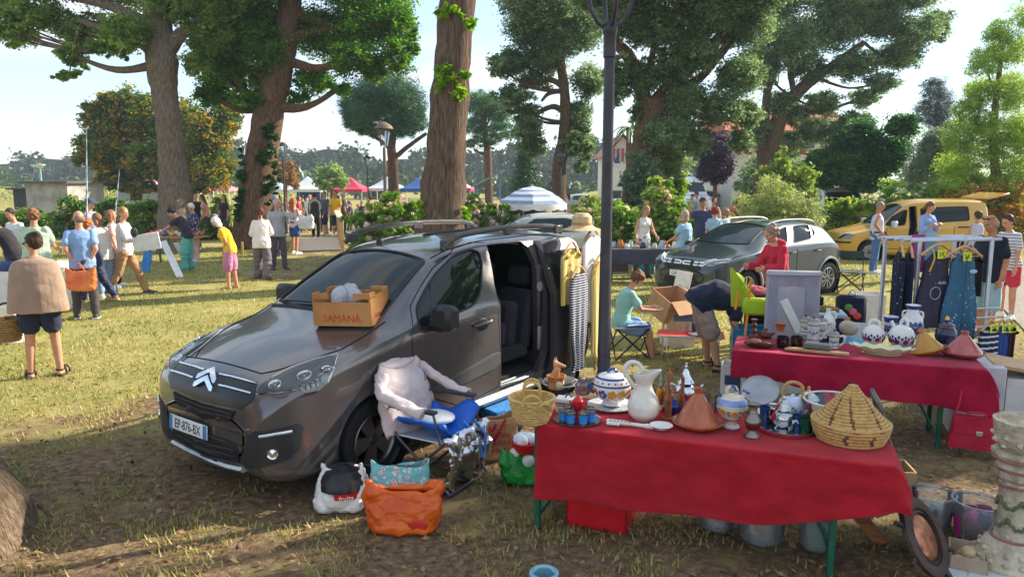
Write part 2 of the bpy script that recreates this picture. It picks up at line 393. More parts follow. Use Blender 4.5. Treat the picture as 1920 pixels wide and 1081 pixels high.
def woody(mb,path,seg=14,mi=0):
 "path [(point, radius)] as a rough tube"
 ps=cr([p for p,r in path],6);n=len(ps);rs=[r for p,r in path];q=[]
 for i in range(n):
  t=i/(n-1)*(len(rs)-1);k=min(int(t),len(rs)-2);q.append(rs[k]+(rs[k+1]-rs[k])*(t-k))
 k0=len(mb.v);mb.tube(ps,q,seg,mi)
 a=np.array(mb.v[k0:]);cen=np.repeat(np.array([tuple(p) for p in ps]),seg,0);d=a-cen
 rr=np.array(q).repeat(seg)[:,None];f=1.5/np.maximum(.15,rr[:,0].mean());
 a=cen+d*(1+.10*vnoise(a,f,len(mb.v) % 7)+.05*vnoise(a,f*2.7,3))[:,None]
 mb.v[k0:]=[tuple(p) for p in a]
def tree(name,label,cat,Y,trunk,blobs,n,size,lm,bm,limbs=(),group=None,auto=.3,crown_name='crown',stray=(),base=None,**k):
 """a tree at ground distance Y; trunk and limbs as photo pixels (px,py,radius px), blobs (px,py,rx,ry[,dY])
 give the spread of its crown; everything becomes metres at its own distance"""
 sc=Y/FPX*1.012
 tp=[(D(a,b,Y),r*sc) for a,b,r in trunk];z0=gzf(tp[0][0].x,Y)
 tp[0][0].z=z0-.15;root=thing(name,label,cat,(tp[0][0].x,Y,z0),0,group);off=V(root.location)
 mb=MB();woody(mb,[(p-off,r) for p,r in tp],16)
 B=[]
 for b in blobs:
  dy=b[4] if len(b) > 4 else RNG.uniform(-.35,.35)*b[2]*sc*2
  c=D(b[0],b[1],Y+dy)-off;B.append((tuple(c),(b[2]*sc,(b[2]+b[3])*.5*sc,b[3]*sc)))
 for l in limbs:
  y0=0;P=[(D(a,b,Y+(i*(l[3] if len(l) > 3 and not isinstance(l[3],tuple) else 0)))-off,r*sc) for i,(a,b,r) in enumerate(q for q in l if isinstance(q,tuple))]
  woody(mb,P,9)
 top=[p-off for p,r in tp];rmin=tp[-1][1]
 for c,r in B:
  if random.random() < auto:
   c=V(c);cand=min(top[len(top)//3:],key=lambda p:(p-c).length+max(0,p.z-c.z)*1.5);mid=(cand+c)/2+V((0,0,-.12*(c-cand).length))
   woody(mb,[(cand,rmin*.62),(mid,rmin*.4),(c,rmin*.12)],7)
   for _ in range(3):
    e=c+V((random.uniform(-1,1)*r[0],random.uniform(-1,1)*r[1],random.uniform(-.6,1)*r[2]))*.8
    woody(mb,[(mid,rmin*.2),((mid+e)/2+V((0,0,-.05)),rmin*.13),(e,rmin*.05)],5)
 mb.build('trunk',bm,root)
 if B:crown(crown_name,root,B,int(n*1.55),size*.64,lm,**k)
 return root,off
OAK=['#435a28','#5c7838','#789148','#97ad5e','#b4c27a']
CORK=['#404f34','#566945','#708658','#8ea175','#abb891']
BRK_GREY=bark('#5a4d43','#978777');BRK_BRN=bark('#54392b','#93705a',(4,4,.7));BRK_CORK=bark('#4b3c30','#7d6753')
lf_oak=leafmat(OAK,.55);lf_cork=leafmat(CORK,.5)
tree('oak_tree','tall grey-barked oak forking into two limbs, at the left','tree',24,
  [(334,442,42),(331,395,31),(325,330,25),(318,250,22),(307,165,22),(304,120,27),(297,60,23),(288,-20,20),(284,-90,15)],
  [(60,25,80,38),(150,55,62,34),(25,62,42,26),(128,100,26,18),(120,140,34,12),(148,118,18,24),(235,60,52,36),(392,60,46,46),(240,-40,150,50),(90,-45,90,45),(400,-20,60,50),
  (225,100,26,16),(185,85,24,16),(366,118,24,24),(330,10,60,40)],52000,.17,lf_oak,BRK_GREY,
  [[(312,100,15),(335,68,12),(362,45,9),(390,10,7),(410,-30,4)],[(298,70,17),(262,38,11),(215,15,8),(150,-2,6),(90,-10,3)],[(285,55,10),(240,50,8),(190,52,6),(140,38,4),(110,60,2)],[(150,50,3),(138,90,2),(130,140,1)]],clump=.34,fill=.3)
t2,o2=tree('ivy_clad_oak','leaning oak with reddish bark and ivy climbing its trunk','tree',25.5,
  [(472,462,48),(475,440,38),(480,380,33),(489,300,30),(507,200,25),(528,110,22),(542,20,20),(552,-60,17)],
  [(450,50,62,60),(425,140,52,45),(505,160,40,40),(470,190,40,22),(490,40,60,60),(600,60,62,50),(672,50,62,50),(690,-30,110,50),(585,150,36,30),(560,185,30,14),(660,110,44,36),(745,40,36,46),(742,108,30,36),
  (400,80,46,50),(520,-50,120,50),(395,180,36,24),(640,165,22,16),(700,130,28,24),(775,80,14,34),(500,90,46,50)],80000,.17,
  leafmat(['#2c4a1c','#3d6322','#55802c','#7a9f3c','#9db853'],.5),bark('#4f3a2e','#8c7059'),[[(535,75,11),(580,60,8),(640,55,5),(700,40,3)],[(515,165,10),(470,130,7),(430,110,4)]],clump=.36,fill=.3)
iv=[((V(D(a,b,25.5-.55))-o2)[:],(c*.0185,.18,d*.0185)) for a,b,c,d in ((503,250,20,26),(505,300,24,34),(508,350,22,34),(512,400,16,36),(455,330,10,60),(450,400,12,46),(500,430,14,18))]
crown('ivy',t2,iv,5200,.13,leafmat(['#1d3a1c','#2b5226','#3f6b33'],.15),clump=.5,fill=.1,per=40)
t3,o3=tree('pine_trunk_tree','massive straight brown trunk with leafy sprouts, behind the grey van','tree',17,
  [(826,535,66),(826,470,54),(828,410,45),(834,310,38.5),(842,200,35.5),(850,100,33),(858,0,31),(866,-110,28),(872,-260,22)],
  [(860,-250,150,70),(960,-300,120,60),(770,-310,120,60),(880,-380,150,60)],9000,.2,lf_oak,bark('#463831','#85705f',(5,5,.55),4),clump=.3)
sp=[((V(D(a,b,17-.42))-o3)[:],(c*.0122,.16,d*.0122)) for a,b,c,d in ((838,140,26,18),(858,178,18,15),(826,158,12,12),(843,22,22,13),(884,42,13,12),(872,140,8,10),(790,395,10,22),(873,395,6,22))]
crown('sprouts',t3,sp,1500,.15,leafmat(['#4d7a22','#7ba02f','#a3bb48'],.5),clump=.5,fill=.1,per=25)
PINE=leafmat(['#24432a','#31583a','#477049','#6d8f55'],.2)
def needles(**k):return dict(aspect=.13,clump=.42,fill=.45,per=90,**k)
tree('umbrella_pine','umbrella pine with rounded crown and bare lower branches','tree',48,[(738,352,11),(737,310,9),(734,270,8),(742,220,6),(745,180,4)],
  [(716,175,60,42),(684,215,42,30),(662,195,24,32),(757,195,40,46),(745,240,40,20),(700,245,36,14),(668,232,22,14),(785,225,16,26)],42000,.42,PINE,bark('#3d2d25','#7b5e4c'),
  [[(735,300,5),(765,275,4),(800,250,3)],[(735,285,4),(712,262,3),(680,245,2)],[(735,278,4),(740,255,3),(760,225,2)],[(734,280,4),(700,255,3),(655,235,2)]],auto=.8,**needles())
tree('spreading_pine','pine with layered pale branches, right of the massive trunk','tree',56,[(918,350,8),(914,290,7),(908,240,6),(905,190,4)],
  [(900,195,34,26),(925,205,40,26),(890,235,26,18),(935,245,42,16),(905,265,42,10),(880,270,22,8)],20000,.42,leafmat(['#3b5c3c','#557a4c','#7d9b66'],.25),bark('#4d3b30','#8a705c'),auto=.9,**needles())
tree('slender_cork_oak','slender cork oak with bent limbs, behind the striped parasol','tree',36,[(1050,366,15),(1048,330,12.5),(1052,290,11.5),(1060,230,10.5),(1058,170,9),(1048,100,8),(1040,40,6)],
  [(965,115,44,26),(940,130,26,18),(1000,55,52,40),(962,180,40,20),(990,240,30,26),(1000,275,26,22),(1082,215,30,36),(1098,270,20,34),(1090,310,14,14),(1030,105,40,36),(985,10,50,34),(1085,55,46,46),(1105,150,34,34),(1000,150,36,20),(985,210,36,16),(1030,0,60,40),(1075,270,22,26)],
  62000,.2,lf_cork,BRK_CORK,[[(1062,215,6),(1040,200,5),(1012,210,4),(985,232,2)],[(1058,165,6),(1035,150,5),(1008,152,4),(985,165,2)],[(1056,170,5),(1030,175,4),(1015,190,2)]],clump=.33,fill=.35)
tree('big_cork_oak','broad cork oak with two thick curving limbs, behind the lamp post','tree',27,[(1192,420,34),(1200,350,29),(1210,280,26),(1220,225,25),(1230,190,22)],
  [(1170,30,56,42),(1235,50,62,46),(1200,150,32,36),(1280,190,46,46),(1250,255,50,36),(1300,100,42,42),(1320,20,60,46),(1395,50,52,46),(1385,140,46,40),(1350,205,42,34),(1200,215,22,30),(1120,-10,56,40),(1270,-50,150,50),(1262,305,36,30),(1158,150,22,50),(1300,260,30,34),(1420,-20,70,50),(1255,130,30,40),(1400,215,30,30),(1390,265,24,26)],
  105000,.17,lf_cork,bark('#4a3729','#876c55',(4,4,1.3)),[[(1216,225,17),(1202,165,13),(1182,112,12),(1150,70,9),(1128,10,7)],[(1232,215,16),(1262,165,13),(1300,118,11),(1335,85,10),(1362,50,8),(1372,0,6)],[(1312,105,9),(1312,60,8),(1318,20,7),(1322,-30,5)],[(1338,82,7),(1370,70,5),(1400,60,3)],[(1205,165,8),(1222,110,6),(1228,60,4)]],clump=.34,fill=.35)
tree('leaning_cork_oak','cork oak leaning right with wide crown, above the green car','tree',38,[(1426,356,16),(1432,320,14),(1447,270,15),(1462,222,14),(1487,182,12),(1530,145,9),(1572,115,7),(1620,80,5)],
  [(1480,80,56,44),(1560,55,56,46),(1640,35,62,42),(1715,60,46,34),(1757,48,24,34),(1680,105,52,28),(1600,125,46,28),(1540,195,40,24),(1490,215,30,22),(1620,185,30,20),(1590,-10,110,40),(1450,10,50,50),(1485,265,30,22),(1560,245,50,26),(1655,155,32,22),(1700,-15,70,36),(1520,130,36,30),(1420,240,24,40),(1600,225,36,18),(1430,120,34,50),(1520,245,34,26),(1580,285,30,24),(1465,195,30,30)],
  95000,.2,lf_cork,BRK_CORK,[[(1430,335,10),(1428,280,9),(1434,220,8),(1440,165,7),(1458,110,5)],[(1490,180,6),(1482,140,5),(1478,100,3)],[(1560,122,5),(1640,120,4),(1700,110,2)],[(1478,195,5),(1530,210,4),(1600,190,2)]],clump=.34,fill=.35)
tree('plum_tree','dark purple-leaved plum tree before the white house','tree',42,[(1342,372,5),(1341,330,4),(1340,290,3)],[(1338,295,32,34),(1348,270,28,26),(1325,320,20,22),(1360,310,18,24),(1340,335,26,14)],13000,.2,leafmat(['#231a2c','#35263d','#4b3350','#5e4460'],.25),BRK_BRN,clump=.4,fill=.3)
tree('dark_laurel','dark green spreading laurel right of the leaning oak','tree',33,[(1605,392,8),(1604,350,7),(1602,300,5)],[(1575,305,46,34),(1618,258,36,34),(1642,305,46,34),(1560,330,44,22),(1690,240,28,26),(1670,285,36,30),(1540,300,26,24),(1620,340,50,22),(1585,268,24,26)],32000,.22,leafmat(['#1d3a20','#2b5328','#3f6d30','#6b9340'],.35),BRK_BRN,clump=.38,fill=.4)
tree('dark_conifer','dark conifer standing far behind the right trees','tree',60,[(1757,350,7),(1757,280,6),(1757,190,3)],[(1757,200,34,36),(1750,165,22,22),(1770,230,30,30),(1735,215,18,26)],11000,.4,leafmat(['#15281d','#1f3825','#2b4a30'],.1),BRK_BRN,**needles())
tree('silver_olive','silvery grey-leaved bushy tree at the right','tree',30,[(1757,400,7),(1757,350,5),(1757,300,4)],[(1757,285,40,40),(1735,320,34,30),(1785,320,32,32),(1762,260,26,20),(1720,345,24,18)],22000,.13,leafmat(['#5c6e58','#7c8b74','#9aa68d'],.3),BRK_GREY,clump=.36,fill=.35)
tree('willow','light green willow with thin hanging twigs, at the right edge','tree',27,[(1872,430,10),(1868,350,8),(1862,260,7),(1868,180,5),(1880,90,3)],[(1850,115,38,32),(1895,90,44,34),(1850,170,46,36),(1905,170,40,50),(1835,230,40,36),(1890,250,52,40),(1845,290,40,30),(1905,320,40,40),(1860,345,46,26),(1825,335,24,20),(1925,30,30,30),(1802,255,36,36),(1795,315,40,36),(1815,200,26,26),(1925,260,40,60),(1780,355,40,24),(1870,60,26,26)],56000,.13,leafmat(['#5d7d31','#83a045','#a5b85f','#bcc678'],.55),bark('#5b4a3a','#8e7a63'),clump=.36,fill=.25,hang=.5,aspect=.35)
tree('golden_chestnut','broad chestnut turning yellow, behind the grey-barked oak','tree',42,[(255,392,12),(256,350,10),(258,300,8),(262,240,6)],
  [(215,235,50,44),(180,215,26,26),(235,190,44,28),(200,290,50,36),(285,230,46,46),(385,255,46,50),(400,320,42,34),(340,230,40,44),(300,300,60,40),(170,270,26,24),(225,335,44,22),(150,300,14,12),(360,345,50,22),(260,350,40,14),(425,215,24,40),(205,185,20,16)],
  50000,.3,leafmat(['#1f3820','#2f5024','#46692a','#7d8a35','#b98f3a','#c9a04a'],.35),BRK_BRN,clump=.36,fill=.4)
tree('leafy_poplar','small pale green tree beside the white market tent','tree',62,[(622,362,3),(621,340,2.5),(620,320,2)],[(620,328,24,18),(612,345,24,12),(640,340,14,12)],3500,.4,leafmat(['#5f8040','#86a058','#a8b878'],.4),BRK_BRN,clump=.4)
tree('russet_tree','small russet-leaved tree beside the ivy-clad oak','tree',66,[(536,362,3),(536,345,2.5),(536,325,2)],[(536,325,18,22),(545,345,16,12)],2200,.4,leafmat(['#7a5a30','#9a7440','#a88a55'],.4),BRK_BRN,clump=.4)
def fir():
 Y=41;b=D(986,360,Y);z0=gzf(b.x,Y);root=thing('fir_tree','dark green fir with drooping tiers behind the striped parasol','tree',(b.x,Y,z0))
 h=D(986,262,Y).z-z0;mb=MB();mb.tube([(0,0,-.1),(0,0,h)],[.14,.02],8);P=[]
 for k in range(150):
  t=(k+.5)/150;z=h*(.08+.9*t);r=1.55*(1-t)**.85+.08;a=k*2.4
  e=V((math.cos(a)*r,math.sin(a)*r,z-.22*r));s0=V((0,0,z));mb.tube([s0,(s0+e)/2+V((0,0,.06)),e],[.022,.015,.006],4)
  for q in range(75):
   u=RNG.random()**.7;p=s0.lerp(e,u);P.append((p.x+RNG.normal()*.1*(.4+u),p.y+RNG.normal()*.1*(.4+u),p.z+RNG.normal()*.05-.03*u))
 mb.build('trunk',BRK_BRN,root);v,f=leaf_arrays(np.array(P),.2,aspect=.2);npobj('crown',npmesh('crown',v,f,leafmat(['#2c4a34','#3f6444','#5b8058'],.15),rnd=RNG.random(len(P))),root)
fir()
def palm():
 Y=47;b=D(1176,350,Y);root=thing('palm_tree','thin palm in front of the red-trimmed gable','tree',(b.x,Y,gzf(b.x,Y)));h=D(1176,240,Y).z-root.location.z
 mb=MB();woody(mb,[((0,0,-.1),.2),((.05,0,h*.5),.17),((0,0,h),.15)],9);mb.build('trunk',BRK_BRN,root)
 cb=MB()
 for k in range(16):
  a=k*2.4;u=random.uniform(-.2,.8);d=V((math.cos(a),math.sin(a),0));ps=[V((0,0,h))+d*(1.1*t)+V((0,0,u*t-1.1*t*t)) for t in (0,.25,.5,.75,1)]
  sd=V((-d.y,d.x,0))
  for i in range(4):
   w0,w1=.16*(1-i/5),.16*(1-(i+1)/5);cb.add([ps[i]-sd*w0+V((0,0,-.06)),ps[i],ps[i+1],ps[i+1]-sd*w1+V((0,0,-.06)),ps[i]+sd*w0+V((0,0,-.06)),ps[i+1]+sd*w1+V((0,0,-.06))],[(0,1,2,3),(1,4,5,2)])
 cb.build('crown',M('#4d6a35','#6b8548',bump=0),root)
palm()
def bare_tree(name,label,loc,path,blobs,n,size,lm,bm,cat='tree',**k):
 "a tree in metres from its own foot"
 root=thing(name,label,cat,loc);mb=MB();woody(mb,path,18);top=V(path[-1][0])
 for c,r in blobs:
  woody(mb,[(top+V((0,0,-.4)),path[-1][1]*.6),((top+V(c))/2+V((0,0,-.2)),path[-1][1]*.35),(V(c),.03)],7)
 mb.build('trunk',bm,root);crown('crown',root,[(V(c)[:],r) for c,r in blobs],n,size,lm,**k);return root
bare_tree('near_tree','thick flared tree foot at the bottom left corner',(-4.27,4.5,0),[((.2,0,-.15),1.04),((.2,0,.03),.92),((.2,0,.12),.80),((.14,0,.3),.73),((.06,0,.6),.70),((-.1,0,1.2),.6),((-.3,.0,2.6),.42),((-.6,.1,5),.36)],
   [((-1.6,-.6,7.6),(1.6,1.6,1)),((.4,-1.2,8.2),(1.6,1.6,1))],5000,.2,lf_oak,bark('#5b4a3c','#94806b',(6,6,1.1)))
# the trees that throw their shade over the stalls stand to the right of the picture
def shade(label,x,y,seed,blobs,n):
 bare_tree('shade_tree',label,(x,y,0),[((0,0,-.1),.55),((0,0,.3),.42),((.1,.1,2.5),.36),((0,.1,5.2),.3)],blobs,n,.26,lf_oak,BRK_GREY,clump=.34,fill=.3,per=150)
shade('oak beyond the right edge shading the stalls',15.5,11.6,1,[((dx,dy,dz),(r,r,r*.7)) for dx,dy,dz,r in ((0,0,8.5,2.3),(-1.6,-2.4,8,1.9),(1.2,2.8,8.6,2),(-.8,2.2,10.6,1.1),(.6,-1.6,11,2.2),(0,3.2,12.2,1.6),(1.2,.6,13,2.2),(-1.6,-.4,6.4,1.5),(-.4,-3.4,10.2,1.5),(1,-3.6,12.6,1.7),(.8,2.2,14.6,1.5))],23000)
shade('second oak beyond the right edge, nearer',13.4,6.2,2,[((dx,dy,dz),(r,r,r*.7)) for dx,dy,dz,r in ((0,0,8.2,2.2),(-1,-1.8,7,1.7),(.6,1.9,7.2,1.9),(0,1.6,10.4,2),(.4,-1.4,10.6,2),(-.9,.6,5.6,1.4),(0,.2,12.4,1.9))],19000)
# ------------------------------------------------------------- shrubs
def shrub(name,label,Y,blobs,n,size,cols,tl=.4,flowers=None,fl_n=0,fl_size=.05,group=None,stems=True,cat='shrub',z=0,**k):
 sc=Y/FPX*1.012;c0=D(blobs[0][0],blobs[0][1],Y);root=thing(name,label,cat,(c0.x,Y,gzf(c0.x,Y)+z),0,group);off=V(root.location)
 B=[]
 for b in blobs:
  dy=b[4] if len(b) > 4 else RNG.uniform(-.4,.4)*b[2]*sc
  c=D(b[0],b[1],Y+dy)-off;r=(b[2]*sc,(b[2]+b[3])*.5*sc,b[3]*sc);B.append((c[:],r));zl=c.z-r[2]
  while zl > .25:                                       # leafy down to the ground
   hh=min(r[2],.5*zl+.15);B.append(((c.x+RNG.uniform(-.2,.2)*r[0],c.y-.15,zl-hh*.55),(r[0]*.95,r[1],hh)));zl -= hh*1.2
 if stems:
  mb=MB()
  for c,r in B:
   for _ in range(4):mb.tube([(c[0]*.5+random.uniform(-.2,.2),c[1]*.5,-.05),(c[0]*.8,c[1],c[2]*.5),(c[0]+random.uniform(-.5,.5)*r[0],c[1]+random.uniform(-.5,.5)*r[1],c[2]+.5*r[2])],[.025,.018,.008],5)
  mb.build('stem',BRK_BRN,root)
 k.setdefault('clump',.45);k.setdefault('fill',.3);crown('foliage',root,B,n,size,leafmat(cols,tl),**k)
 if flowers:
  P,rn=clump_points([(c,tuple(q*1.03 for q in r)) for c,r in B],fl_n,.2,.95,26);v,f=leaf_arrays(P,fl_size,flat=1,aspect=.9)
  npobj('blossom',npmesh('blossom',v,f,leafmat(flowers,.3),rnd=rn),root)
 return root
HYD=['#3f6224','#5b8030','#83a045','#adbd62'];HFL=['#e6d3c0','#e8c9b4','#f0e4d4','#dcb7a6']
shrub('hydrangea_bush','hydrangea with cream flower heads left of the massive trunk',19,[(735,385,32,26),(700,400,32,24),(768,395,22,24),(740,412,40,18),(672,418,26,18)],9000,.15,HYD,flowers=HFL,fl_n=2400,fl_size=.09,group='hydrangea bushes')
shrub('hydrangea_bush','small hydrangea right of the massive trunk',21,[(905,388,26,16),(890,375,14,12),(935,392,22,14),(958,388,16,16)],5000,.15,HYD,flowers=HFL,fl_n=1100,fl_size=.09,group='hydrangea bushes')
shrub('hydrangea_bush','rounded pale hydrangea just left of the lamp post',23,[(1095,400,26,22),(1120,405,30,24),(1110,385,30,16)],8000,.13,['#5b7c30','#87a04a','#b3bb6e','#cfc489'],flowers=HFL,fl_n=900,fl_size=.07,group='hydrangea bushes')
shrub('hydrangea_bush','hydrangea with pinkish heads right of the lamp post',22,[(1165,408,30,26),(1190,420,30,22),(1150,392,20,16)],8000,.14,HYD,flowers=['#d9b7a0','#e6cdb4','#e9d8c4'],fl_n=1500,fl_size=.08,group='hydrangea bushes')
shrub('hydrangea_bush','large flowering hydrangea behind the seller in white',21,[(1235,375,34,26),(1225,410,36,28),(1265,395,30,30),(1285,420,30,22),(1240,345,24,18)],13000,.14,HYD,flowers=['#efe3d0','#e4b9a8','#e7cf62'],fl_n=1900,fl_size=.08,group='hydrangea bushes')
shrub('grey_shrub','grey-green bushy shrub at the foot of the broad cork oak',25.5,[(1202,325,30,36),(1180,350,24,26),(1225,345,24,26),(1195,295,20,20),(1210,370,24,18)],15000,.13,['#41583f','#5f7658','#86977a'],.25)
shrub('yellow_green_shrub','yellow-green shrub between the cork oak and the plum tree',29,[(1272,308,18,20),(1262,330,20,18),(1268,300,14,14)],7000,.15,['#56782c','#84a03c','#b0b958'],.5)
shrub('feathery_bush','large feathery pale green bush behind the green car',22,[(1450,375,56,32),(1410,390,38,30),(1490,390,46,32),(1455,345,40,22),(1520,405,30,28),(1440,410,50,24)],34000,.11,['#6d8142','#93a35c','#b5b97c','#c9c79a'],.45,aspect=.2)
shrub('leafy_shrub','leafy green shrub close to the white house wall',44,[(1418,318,26,26),(1392,345,24,18),(1470,300,30,30),(1500,320,26,24)],9000,.2,['#3f5c2c','#5f7d40','#88a05c'],.4)
shrub('bright_bush','bright yellow-green bush above the feathery bush',25,[(1475,320,40,24),(1440,335,26,20),(1510,330,26,20),(1470,295,14,22)],11000,.15,['#5f7a35','#869a4a','#adb368'],.4)
shrub('hedge_shrub','rounded shrub in front of the low white van',26.5,[(1590,408,44,26),(1560,400,30,22),(1625,400,30,26),(1600,385,40,14)],12000,.15,['#4a6e28','#739038','#a2b355','#b79c50'],.45)
shrub('hedge_shrub','leafy shrub right of the low white van',26.5,[(1690,370,46,18),(1670,350,30,18),(1720,385,40,22),(1650,385,30,22),(1745,365,34,22)],13000,.14,['#4a7030','#7a9a48','#a8bb70'],.45,flowers=['#e9e4da','#dcd3c6'],fl_n=700,fl_size=.07)
shrub('reddish_hedge','hedge turning reddish behind the yellow van',26.5,[(1800,370,40,26),(1845,385,40,30),(1890,395,40,34),(1870,355,40,22),(1910,360,30,30)],15000,.14,['#5f7a35','#8f9a48','#b58a4f','#b06a45'],.45)
for i,(lab,Y,bl) in enumerate((('hydrangea hedge clump beside the concrete shed',30,[(138,395,30,26),(165,412,34,26),(120,410,22,20)]),('hydrangea hedge clump behind the dark-capped man',30,[(200,410,34,28),(235,425,30,26),(215,388,24,18)]),
  ('hydrangea hedge clump behind the table of toys',29,[(280,398,34,26),(262,425,34,26),(300,425,26,26)]),('dark low hedge at the far left',31,[(40,412,50,20),(85,418,34,18)]),
  ('leafy clump behind the white-haired shopper',29,[(395,425,26,20),(375,440,30,20),(420,440,20,16)]))):
 shrub('hedge_clump',lab,Y,bl,9000,.17,['#2d4a20','#48692a','#6f8c38','#a2a34c'],.4,flowers=['#c9ab72','#d8c79a','#b98d5c'] if i < 3 else None,fl_n=1000,fl_size=.1)
shrub('potted_palm','small bright bush at the market edge behind the parked cars',46,[(430,378,20,10),(405,372,10,8)],1500,.3,['#6f8f30','#a3b548'],.5)
# ------------------------------------------------------------- grass and fallen leaves
def grass():
 n=150000;Y=3.6+22*RNG.random(n)**1.55;X=(RNG.random(n)*2-1)*(Y*.74+1);P=np.stack([X,Y,np.zeros(n)],1)
 near=1-sst(6.5,11.5,Y-.28*X);way=(1-sst(.7,2.6,np.abs(X+5.9)))*sst(14.5,18.5,Y);bare=np.maximum(near*.74,way*.7)
 keep=(.9*vnoise(P,1.3,5)+.7*vnoise(P,4.1,8)+.75-bare*1.25+RNG.normal(size=n)*.28) > 0;keep &= ~((X > 6.9) & (Y < 16) & (Y > 6));P=P[keep];n=len(P)
 P[:,2]=.012*vnoise(P,1.7,2)+.008*vnoise(P,5.1,4)-.004
 a=RNG.random(n)*6.283;h=RNG.uniform(.02,.065,n)*(1+.25*vnoise(P,2,1));d=np.stack([np.cos(a),np.sin(a),np.zeros(n)],1);s=np.stack([-d[:,1],d[:,0],d[:,2]],1)*(.0035+.0006*P[:,1])[:,None]
 lean=RNG.uniform(.1,1.1,n)
 v=np.stack([P-s,P+s,P+d*(h*lean)[:,None]+np.array([0,0,1.])*h[:,None]],1).reshape(-1,3)
 rn=np.clip(.5+.35*vnoise(P,1.1,9)+RNG.normal(size=n)*.22,0,1)
 npobj('grass',npmesh('grass',v,np.arange(n*3).reshape(n,3),leafmat(['#5a7030','#7f8a40','#a89c58','#c4b47c'],.3),rnd=rn),kind='stuff')
 n=5200;Y=3.7+9*RNG.random(n)**1.3;X=(RNG.random(n)*2-1)*(Y*.72+.5);P=np.stack([X,Y,.014+.01*RNG.random(n)],1);v,f=leaf_arrays(P,.048,flat=3.5,aspect=.6)
 v[:,2]=np.maximum(v[:,2],.006);npobj('fallen_leaves',npmesh('fallen_leaves',v,f,leafmat(['#4e3526','#7d5634','#a07a4c','#8b8560'],.1),rnd=RNG.random(n)),kind='stuff')
grass()
mb=MB()
for q in range(170):
 x,y,a,l_=random.uniform(-4,4.5),random.uniform(3.9,9),random.uniform(0,6.3),random.uniform(.05,.22);mb.tube([(x,y,.012),(x+l_*.5*math.cos(a),y+l_*.5*math.sin(a),.02),(x+l_*math.cos(a+.3),y+l_*math.sin(a+.3),.012)],[.004,.0035,.002],5)
mb.build('fallen_twigs',M('#4d3b2c','#8a735a'),kind='stuff')
# ------------------------------------------------------------- far away
def wood_far():
 P=[];rn=[]
 for x in np.arange(-150,70,3.4):
  Y=175+RNG.uniform(-8,22);zt=7.2+2.0*math.sin(x*.05)+RNG.uniform(-1.2,1.4)+(1.6 if -75 < x < 40 else -1.2);r=RNG.random()
  for _ in range(10):
   c=np.array([x+RNG.normal()*1.5,Y+RNG.normal()*1.5,zt-RNG.random()*7.5]);P.append(c+RNG.normal(size=(60,3))*np.array([1.1,1.1,.8]));rn.append(np.full(60,np.clip(r*.6+RNG.random()*.4,0,1)))
 for x in np.arange(-110,70,1.7):
  c=np.array([x,122+RNG.normal()*5,-.4+RNG.random()*(1.6+1.6*(math.sin(x*.3) > .4))]);P.append(c+RNG.normal(size=(70,3))*np.array([.9,.9,.8]));rn.append(np.full(70,RNG.random()*.5+.5))
 P=np.concatenate(P);v,f=leaf_arrays(P,1.15,aspect=.7)
 npobj('distant_wood',npmesh('distant_wood',v,f,leafmat(['#24382a','#33492f','#465c38','#5b6f45'],.1),rnd=np.concatenate(rn)),kind='stuff')
 mb=MB()
 for x in np.arange(-150,70,2.2):mb.tube([(x,178+random.uniform(-6,6),-1.5),(x+random.uniform(-.4,.4),178,5)],[.22,.1],5)
 mb.build('distant_tree_trunks',M('#4b3d33'),kind='stuff')
 mb=MB();mb.grid(lambda u,t:(-170+260*u,198,-2+(9.6+1.4*math.sin(u*31)+.8*math.sin(u*83))*t),90,6,thick=1.5);mb.build('distant_wood_edge',M('#2b3f2c','#40553a',sc=.35,bump=.8,bs=1.2),kind='structure')
 n=9000;P=np.stack([RNG.uniform(-95,-24,n),RNG.uniform(88,104,n),RNG.uniform(-1.1,1.0,n)],1);v,f=leaf_arrays(P,.55,aspect=.2,hang=-.9)
 npobj('corn_field',npmesh('corn_field',v,f,leafmat(['#7d8a45','#a8a860','#c9bf86'],.4),rnd=RNG.random(n)),kind='stuff')
wood_far()
